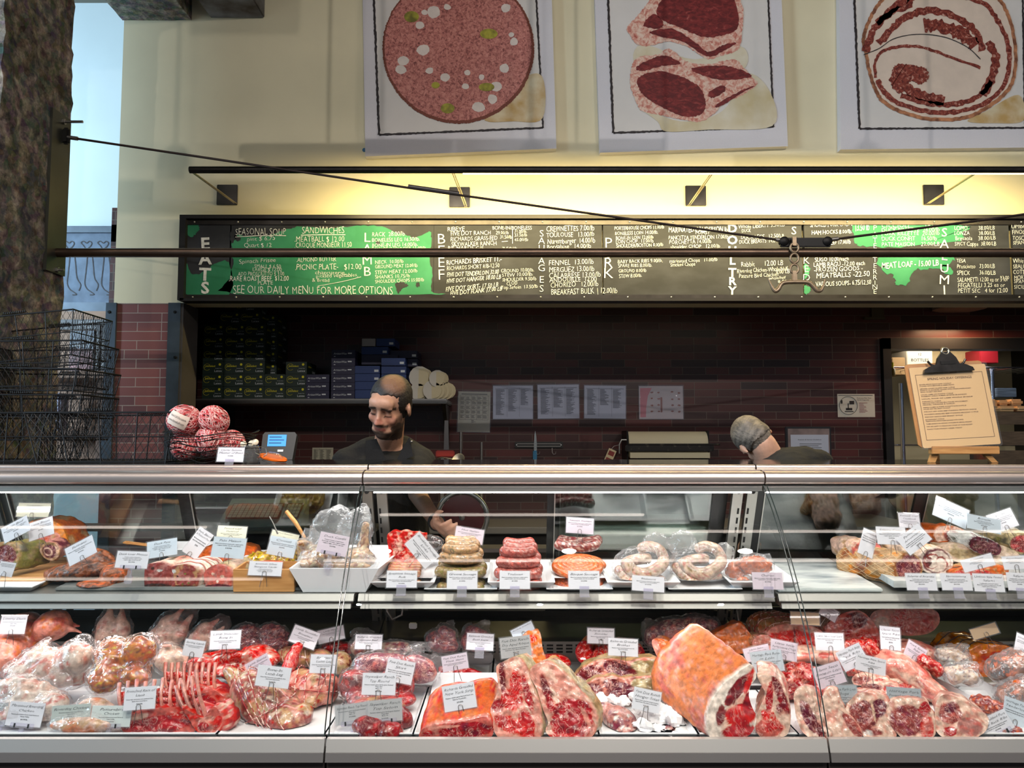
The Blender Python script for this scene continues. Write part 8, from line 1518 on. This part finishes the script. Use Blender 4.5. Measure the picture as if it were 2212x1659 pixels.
MB().add([(x, y, z) for z, s in ((0, 0), (.07, .014), (.07, .008), (.004, -.006)) for x, y in ((-.06 - s, -.09 - s), (.06 + s, -.09 - s), (.06 + s, .09 + s), (-.06 - s, .09 + s))], [(0, 3, 2, 1), (12, 13, 14, 15)] + [(4 * j + i, 4 * j + (i + 1) % 4, 4 * j + 4 + (i + 1) % 4, 4 * j + 4 + i) for j in range(3) for i in range(4)]).build('tray_body', white_p, tb_)
for (cx, cy, Y, lab, sd) in ((2078, 1458, 2.30, 'bag of pale marrow bones in the angled tray, lower', 3), (2055, 1418, 2.42, 'bag of pale marrow bones in the angled tray, upper', 5)): Z('bagged_bones', lab, 'bones', [('e', cx, cy, Y, 38, 18, .035, 14), ('e', cx - 18, cy + 6, Y - .01, 14, 12, .02), ('e', cx + 20, cy + 4, Y - .02, 14, 13, .02)], 'CwTM', 34, 'fat', bag=[('e', cx + 8, cy - 16, Y, 34, 14, .01, -10)], seed=sd, bagm=plastic_c, clampz=DK + .05, lump=.008, lf=30, grp='bagged marrow bones')
t_ = K('smoked_loin_roast', 'brown smoked pork roast tied with dark string', 'smoked roast', [(2085, 1440), (2092, 1412), (2112, 1394), (2150, 1392), (2190, 1400), (2212, 1420), (2205, 1440), (2180, 1455), (2130, 1462), (2100, 1458)], 1462, .2, .13, 'So', [(2150, 1428, 46, 22, -6, 'sr'), (2120, 1440, 20, 16, 0, 'sp')], 'oTb', (-.06, .02), 'glaze', None, Y=2.46, z0=DK + .05, seed=150); tie(t_, (.1, .3, .5, .7), m=mat('dark_string', H(60, 34, 26), .6), r=.0018)
for (cx, cy, Y, lab, sd) in ((2180, 1442, 2.32, 'bag of dark spiced ribs, upper, glossy and nearly black', 3), (2196, 1500, 2.24, 'bag of red-brown spiced ribs, lower, by the ribs card', 8)): Z('bagged_spiced_ribs', lab, 'spiced ribs', [('e', cx, cy, Y, 46, 26, .05, -18), ('e', cx + 22, cy - 8, Y, 30, 28, .05)], 'bKsk', 22, 'glaze', bag=[], seed=sd, grp='bagged spiced ribs', bagm=plastic_c, lump=.007, lf=24)
Z('rubbed_rib_pieces', 'small heap of red spiced rib pieces beside the tray corner', 'spiced ribs', [('e', 2130, 1522, 2.19, 34, 16, .04, 20), ('e', 2160, 1530, 2.17, 30, 12, .03), ('e', 2170, 1580, 2.06, 40, 12, .03)], 'eDsF', 30, 'raw', lump=.009, lf=34, seed=160)
# hoses, bottle-green carton and other things at the rear sill
for (pts, lab) in (([(838, 1290, 2.70), (836, 1320, 2.69), (848, 1338, 2.68), (868, 1328, 2.68), (872, 1300, 2.70)], 'grey cable loop hanging at the upright beside the ground beef'), ([(1655, 1312, 2.72), (1644, 1340, 2.70), (1620, 1352, 2.69), (1596, 1344, 2.69), (1592, 1312, 2.72)], 'grey cable loop hanging at the upright behind the pork')): tag(MB().tube([P(*q) for q in pts], .0042, 8).build('cable_loop', grey_steel, smooth=True), lab, 'cable')
t_ = thing('thermometer', 'small white thermometer block on the black rear sill', 'thermometer', P(892, 1358, 2.76)); MB().box((-.014, -.006, 0), (.014, .008, .02), bev=.003).build('case', mat('white_melamine'), t_); 
# ================================================================ PRICE CARDS
cardw = mat('card_white', H(234, 232, 236), .55); cardg = mat('card_grey', H(176, 174, 172), .55); cardb = mat('card_blue', H(206, 218, 226), .55); cardy = mat('card_ivory', H(222, 220, 190), .55); kraft = mat('card_kraft', H(204, 170, 120), .65)
cinkm = mat('card_ink', H(26, 24, 30), .7); slv = glass_mat('card_sleeve', (.98, .98, .99), .9, .08, .05, 1.45); clipm = glass_mat('card_clip', (.92, .9, .97), 1, .05, .12, 1.6); pinm = mat('pin_wire', H(120, 112, 108), .3, metal=.9)
BD_ = {'a': ('Grass fed, hormone and antibiotic free', 'lamb from local farms'), 'b': ('Pasture raised, grass fed beef from the', 'Sierra Foothills.'), 'f': ('Pasture raised, grass fed and grain finished', 'beef from the Sierra Foothills.'), 'w': ('Pasture raised, grass fed & grain finished', 'Wagyu Beef', 'Marin, CA'), 'h': ('Certified Humane Heritage Pork pasture', 'raised on small family farms'), 'l': ('Pasture raised Duroc & Yorkshire cross hogs', 'from Chico, CA'), 'c': ('Pastured chicken from local farms in', 'Capay Valley'), 's': ('Made from pasture raised pork, organic garlic,', 'organic herbs, sea salt and spices'), 'u': ('Traditionally cured pork salumi', 'Made from pasture raised pork, sea salt,', 'organic garlic and spices'), 'd': ('Creamy mousse of duck livers', '& brandy, currants, organic butter', 'organic eggs, onions, sea salt')}
NC = [0]
def card(px, py, w, h, rot, Y, title, body, price, sup, label, m=None, lean=.28, th=None):
    u = mpp(Y) ; W, Hh = w * u, h * u; c = P(px, py + h / 2 * .96, Y); NC[0] += 1
    t_ = thing('price_card', label, 'price card', c, (-math.atan(lean), math.radians(rot), 0), 'price cards in the case')
    pp_ = MB().box((-W / 2, 0, 0), (W / 2, .0008, Hh)).build('paper', m or cardw, t_)
    MB().box((-W / 2 - .003, -.0012, -.003), (W / 2 + .003, -.0009, Hh + .003)).build('sleeve', slv, t_)
    k = MB(); tl = title.split('/') if title else []; z = Hh * .97; h1 = th or min(Hh * .115, .0062)
    for s in tl:
        z -= h1 * 1.75; text_mb(k, s, h1, Matrix.Translation((0, -.0006, z)), 1.2, .3, -.008, min(W * .9, len(s) * h1 * .98), 'C')
    bl = BD_.get(body, ()); h2 = Hh * .048; z -= h2 * 1.2
    for s in bl: z -= h2 * 1.75; text_mb(k, s, h2, Matrix.Translation((0, -.0006, z)), 0, 0, .014, min(W * .86, len(s) * h2 * .72), 'C')
    if price: z -= h2 * 2.6; text_mb(k, '$' + price + '/lb', h2 * 1.1, Matrix.Translation((0, -.0006, z)), 0, 0, .02, W * .2, 'C')
    if k.v: k.build('printing', cinkm, pp_)
    if sup == 'p':
        r = .006; q = [(-.010, -.001, -.034), (-.006, -.003, -.008), (-.0055, -.004, .004)] + [(r * math.cos(a), -.004, .007 + r * math.sin(a)) for a in np.linspace(PI, 0, 7)] + [(.0055, -.004, .004), (.007, .001, -.008), (.012, .002, -.032)]
        MB().tube(q, .0008, 5).build('pin', pinm, t_, smooth=True)
    elif sup == 'c':
        MB().box((-.014, -.004, -.022), (.014, -.0015, .008)).box((-.014, -.010, -.024), (.014, -.0015, -.021)).build('shelf_clip', clipm, t_)
    elif sup == 's':
        MB().box((-.03, -.005, -.004), (.03, .003, .008), bev=.001).box((-.006, -.003, -.02), (.006, .003, -.004), bev=.001).box((-.011, -.006, -.045), (.011, .006, -.02), bev=.003).build('stand_clip', clipm, t_); k = MB(); [k.box((x - .002, -.0062, -.003), (x + .002, -.005, .007)) for x in (-.018, .018)]; k.build('clip_pad', slot_black, t_)
    return t_
for q in [
 (496, 982, 58, 32, 1, 2.50, 'Caviar Spoons/Mother of Pearl', '', '12.00', 'c', 'caviar spoon card standing on the case top by the twine balls'),
 # upper shelf, first unit
 (69, 1102, 70, 30, 1, 2.60, 'Smoked Ham', 's', '19.99', 'p', 'ivory ham card standing highest over the smoked ham', cardy),
 (38, 1142, 62, 36, -28, 2.44, 'Roast Beef', 's', '24.99', 'p', 'tilted card stuck in the rare roast beef'), (90, 1142, 56, 40, -18, 2.46, 'Lamb Bacon', 's', '21.99', 'p', 'tilted card pinned above the small lamb roll'), (8, 1230, 34, 30, 8, 2.30, '', 'u', '', 'p', 'card cut off by the frame edge at the maple board'),
 (180, 1188, 66, 42, -28, 2.38, 'Pastrami', 'b', '19.99', 'p', 'card tilted over the dark pastrami'), (282, 1210, 70, 36, 2, 2.29, 'Duck Liver Mousse', 'd', '22.99', 's', 'mousse card held by a clear stand at the shelf lip'), (350, 1185, 66, 36, -9, 2.44, 'Duck Pate', 'd', '19.99', 'p', 'duck card over the terrines, the level one', cardb), (408, 1170, 36, 62, 32, 2.46, 'Pork, Bacon/& Mushroom Pate', 's', '18.99', 'p', 'card turned almost upright over the striped terrine'),
 (498, 1152, 64, 30, 3, 2.50, 'Fatted Calf/Meatloaf', 's', '', 'p', 'ivory meatloaf card behind the maison card', cardy), (490, 1184, 72, 44, 4, 2.40, 'Pate Maison', 's', '18.99', 'p', 'pale card pinned in the pink terrine slice', cardb), (612, 1160, 60, 20, 12, 2.52, 'Pork Rillettes', '', '', 'p', 'rear green-tinted rillettes card', cardy), (604, 1182, 60, 40, 10, 2.44, 'Ciccioli', 's', '18.99', 'p', 'grey ciccioli card in the shredded pork', cardb), (571, 1229, 72, 30, 2, 2.34, 'American White/Sturgeon Caviar', 'd', '', 'p', 'caviar card leaning on the bamboo box'), (714, 1176, 66, 44, 11, 2.33, 'Duck Confit', 'd', '18.99', 's', 'pinkish confit card held over the deep dish', mat('card_pink', H(222, 204, 214), .55)),
 (896, 1182, 70, 42, 50, 2.36, 'Breakfast Sausage/Links', 's', '12.99', 'p', 'card turned like a diamond in front of the ground sausage'), (867, 1252, 66, 36, 0, 2.28, 'Breakfast Sausage/Bulk', 's', '12.00', 'c', 'breakfast card clipped on the shelf lip'), (1011, 1157, 62, 32, 9, 2.46, 'Hot Italian', 's', '12.00', 'p', 'pinkish card pinned above the green-flecked sausages', mat('card_pink')), (998, 1254, 66, 38, 0, 2.28, 'Greens Sausage', 's', '13.00', 'c', 'green sausage card clipped on the shelf lip'), (1112, 1254, 66, 38, 0, 2.28, 'Toulouse', 's', '13.00', 'c', 'garlic sausage card clipped on the shelf lip'), (1252, 1136, 60, 34, 4, 2.48, 'Sweet Italian', 's', '12.00', 'p', 'pinkish card above the pale-flecked Italian sausages', mat('card_pink')), (1262, 1254, 68, 38, 0, 2.28, 'Basque Sausage', 's', '14.99', 'c', 'coiled sausage card clipped on the shelf lip'), (1400, 1262, 70, 32, 4, 2.28, 'Bockwurst', 's', '14.99', 'c', 'card clipped before the first bag of pale sausages'), (1660, 1256, 66, 36, 1, 2.28, 'Chorizo', 's', '13.99', 'c', 'chorizo card clipped before the orange bags', mat('card_pink')),
 (1868, 1172, 34, 58, 24, 2.44, 'Mortadella', 'u', '', 'p', 'narrow card stuck upright in the mortadella end'), (1928, 1158, 64, 38, 2, 2.42, 'Salame Cotto', 'u', '18.99', 'p', 'card pinned on top of the big tan salami'), (1966, 1125, 46, 32, 3, 2.60, 'Fatted Calf/Cookbook', 'u', '', 'p', 'small double card standing farthest back over the salumi'), (1990, 1162, 60, 42, -36, 2.40, 'Pancetta/Arrotolata', 'u', '17.99', 'p', 'steeply tilted card over the rolled pancetta'), (2050, 1106, 78, 44, 24, 2.48, 'Lomo', 'u', '38.00', 'p', 'large tilted card highest above the orange-rinded roll', cardb), (2126, 1132, 74, 32, 11, 2.44, 'Bresaola', 'u', '38.00', 'p', 'card above the white-moulded netted salami', cardb), (2176, 1124, 56, 40, -18, 2.48, 'Lonza', 'u', '38.00', 'p', 'tilted card over the grey-rinded beef'), (2118, 1216, 70, 26, -14, 2.34, 'Prosciutto', 'u', '', 'p', 'low tilted card on the prosciutto'), (2196, 1216, 52, 28, -3, 2.34, 'Finocchiona', 'u', '', 'p', 'card at the end of the prosciutto'),
 (1993, 1258, 66, 36, 1, 2.28, "Salame d'Aranzia", 'u', '24.99', 'c', 'first clipped card under the salumi, with a lamp glint'), (2069, 1258, 66, 36, 1, 2.28, 'Sbriciolona', 'u', '24.99', 'c', 'second clipped card under the salumi'), (2139, 1260, 66, 38, 2, 2.28, 'Umbrian Style Fennel/Salami', 'u', '27.99', 'c', 'third clipped card under the salumi'), (2205, 1258, 52, 38, 3, 2.28, 'Salami', 'u', '24.99', 'c', 'last clipped card under the salumi'),
 # deck
 (24, 1351, 56, 38, 0, 2.34, 'Liberty Duck', 'c', '9.50', 'p', 'duck card standing on the whole duck'), (48, 1546, 76, 48, 4, 2.07, 'Marinated Riverdog/Chicken', 'c', '9.99', 's', 'marinated chicken card at the deck lip'), (0, 1545, 22, 44, -3, 2.08, '', 'c', '', 's', 'card mostly cut off by the frame beside the marinated chicken card', cardg), (150, 1548, 84, 42, -4, 2.055, 'Riverdog Chicken', 'c', '8.50', 's', 'grey-green chicken card, one of a pair in a clear stand', mat('card_sage', H(186, 194, 184), .55)), (236, 1550, 86, 42, 0, 2.05, 'Pasturebird/Chicken', 'c', '8.50', 's', 'pale chicken card beside the frenched rack card', mat('card_mint', H(216, 224, 216), .55)), (300, 1511, 68, 46, -4, 2.04, 'Frenched Rack of/Lamb', 'a', '28.50', 'p', 'card on the long front rack of lamb'), (414, 1402, 44, 34, 8, 2.24, 'Spring Lamb', 'a', '', 'p', 'narrow card on the pin at the ribs of the rear rack'), (485, 1384, 66, 38, -2, 2.30, 'Lamb Shoulder/Bone In', 'a', '12.99', 'p', 'card on the bone-in lamb shoulder'), (650, 1377, 58, 36, 20, 2.40, 'Lamb Shoulder/Boneless', 'a', '14.99', 'p', 'tilted card behind the red shank'), (717, 1372, 58, 28, -13, 2.47, 'Lamb Heart', 'a', '', 'p', 'card over the dark offal by the joint'), (565, 1440, 54, 36, -28, 2.25, 'Lamb Shanks', 'a', '', 'p', 'pinkish card tilted beside the shank', mat('card_pink')), (586, 1464, 72, 42, 6, 2.09, 'Bone-In/Lamb Leg', 'a', '14.50', 'p', 'card pinned into the big tied lamb leg'), (697, 1436, 58, 38, 1, 2.22, 'Boneless/Lamb Leg', 'a', '16.50', 'p', 'card on the boneless tied lamb'),
 (795, 1388, 58, 30, 1, 2.40, 'Richards Grassfed/Ground Beef', 'b', '10.00', 'p', 'card in the cloudy bag of ground beef'), (858, 1452, 60, 46, 11, 2.20, 'Five Dot Ranch/Skirt', 'f', '17.50', 'p', 'tilted skirt steak card on the vacuum-packed steak'), (817, 1480, 72, 44, 1, 2.13, 'Skywalker Ranch/Top Round', 'w', '12.50', 'p', 'card on wires over the top round'), (762, 1544, 74, 40, -8, 2.065, 'Skywalker Ranch Top Round', 'w', '12.50', 's', 'grey card, first of the joined pair in a clear stand', cardg), (832, 1538, 74, 44, -5, 2.055, 'Skywalker Ranch/Top Sirloin', 'w', '14.00', 's', 'grey sirloin card, second of the joined pair', cardg), (1036, 1388, 58, 34, 3, 2.40, 'Richards Grassfed/Beef Stew', 'b', '10.00', 'c', 'stew card clipped to the raised block'), (985, 1432, 56, 32, -10, 2.26, 'Five Dot Ranch/Flank Steak', 'f', '', 'p', 'pinkish card over the small flank steak', mat('card_pink')), (996, 1508, 70, 52, -10, 2.05, 'Richards Grassfed/New York Strip', 'b', '29.50', 'p', 'bright card pinned in the strip loin'), (1134, 1362, 50, 22, -26, 2.38, 'Richards Grassfed', '', '', 'p', 'blue-lit card edge behind the dry aged card', cardb), (1116, 1399, 66, 42, -7, 2.16, 'Five Dot Ranch/Dry Aged Ribeye', 'f', '29.00', 'p', 'grey card over the tall rib steak', cardg), (1298, 1375, 58, 32, 2, 2.42, 'Richards Grassfed/Shoulder', 'b', '10.00', 'p', 'card over the shoulder roasts, behind the brisket card'), (1346, 1400, 64, 36, 3, 2.26, 'Richards Grassfed/Brisket', 'b', '11.00', 'p', 'card pinned in the upper brisket'), (1394, 1515, 60, 44, 12, 2.08, 'Five Dot Ranch/Hanger Steak', 'f', '18.50', 'p', 'tilted card in the paper-wrapped hanger steak'),
 (1552, 1399, 40, 12, 6, 2.38, 'Pork Belly', '', '', 'p', 'belly card whose edge shows above the big loin'), (1640, 1412, 56, 28, -12, 2.30, 'Llano Seco', 'l', '', 'p', 'pale pink card partly behind the bone-in loin card', mat('card_pink')), (1692, 1406, 58, 38, 11, 2.28, 'Llano Seco/Porterhouse Chops', 'l', '', 'p', 'pink-grey card beside the joint line', mat('card_pink')), (1662, 1431, 68, 44, -6, 2.20, 'Heritage Pork Bone-/in Loin', 'h', '12.99', 'p', 'blue-white card pinned over the big pork loin', cardb), (1740, 1337, 62, 26, 3, 2.40, '', '', '', 'p', 'blank kraft card on the netted pork loin', kraft), (1786, 1322, 40, 26, 32, 2.46, 'Shoulder', 'l', '', 'p', 'small card hanging behind the pork shoulder'), (1794, 1388, 62, 36, 2, 2.30, 'Llano Seco Leaf Lard', 'l', '7.50', 'p', 'leaf lard card on the pork fatback'), (1925, 1381, 44, 48, 6, 2.36, 'Llano Seco/Spare Ribs', 'l', '8.00', 'p', 'tall narrow card in front of the pork shoulder cuts'), (1972, 1408, 46, 34, 32, 2.34, 'Pork Spare/Ribs', 'h', '', 'p', 'pink card tilted on the fresh ham', mat('card_pink')), (1852, 1420, 56, 42, -24, 2.22, 'Heritage Pork Baby/Back Ribs', 'h', '', 'p', 'tilted baby rib card behind the spare ribs card'), (1880, 1437, 66, 34, 13, 2.17, 'Heritage Pork Spare/Ribs', 'h', '8.00', 'p', 'white spare ribs card with curled edges'), (1800, 1460, 62, 44, -16, 2.14, 'Llano Seco/Bone-in Loin', 'l', '12.00', 'p', 'pink-grey tilted card above the loin chops card', mat('card_pink')), (1824, 1508, 64, 46, 1, 2.06, 'Heritage Pork Loin/Chops', 'h', '13.00', 'p', 'grey-blue loin chops card', mat('card_slate', H(158, 168, 172), .55)), (1956, 1513, 74, 46, 4, 2.06, 'Heritage Pork/Porterhouse Chops', 'h', '11.00', 'p', 'grey-blue porterhouse chops card', mat('card_slate')), (2132, 1364, 58, 22, -16, 2.42, '', '', '', 'p', 'kraft card with scribble on the smoked roast', kraft), (2204, 1392, 30, 40, 24, 2.34, 'Smoked', 'h', '', 'p', 'card leaning at the frame edge above the spiced ribs'), (2190, 1540, 52, 52, 20, 2.10, 'Heritage Pork/Tenderloin', 'h', '', 'p', 'card in the corner behind the spice rubbed ribs card', cardb), (2162, 1566, 68, 40, -24, 2.04, 'Spice Rubbed Pork/Baby Back Ribs', 'h', '10.99', 's', 'tilted card at the deck lip for the spice rubbed ribs')]: card(*q)
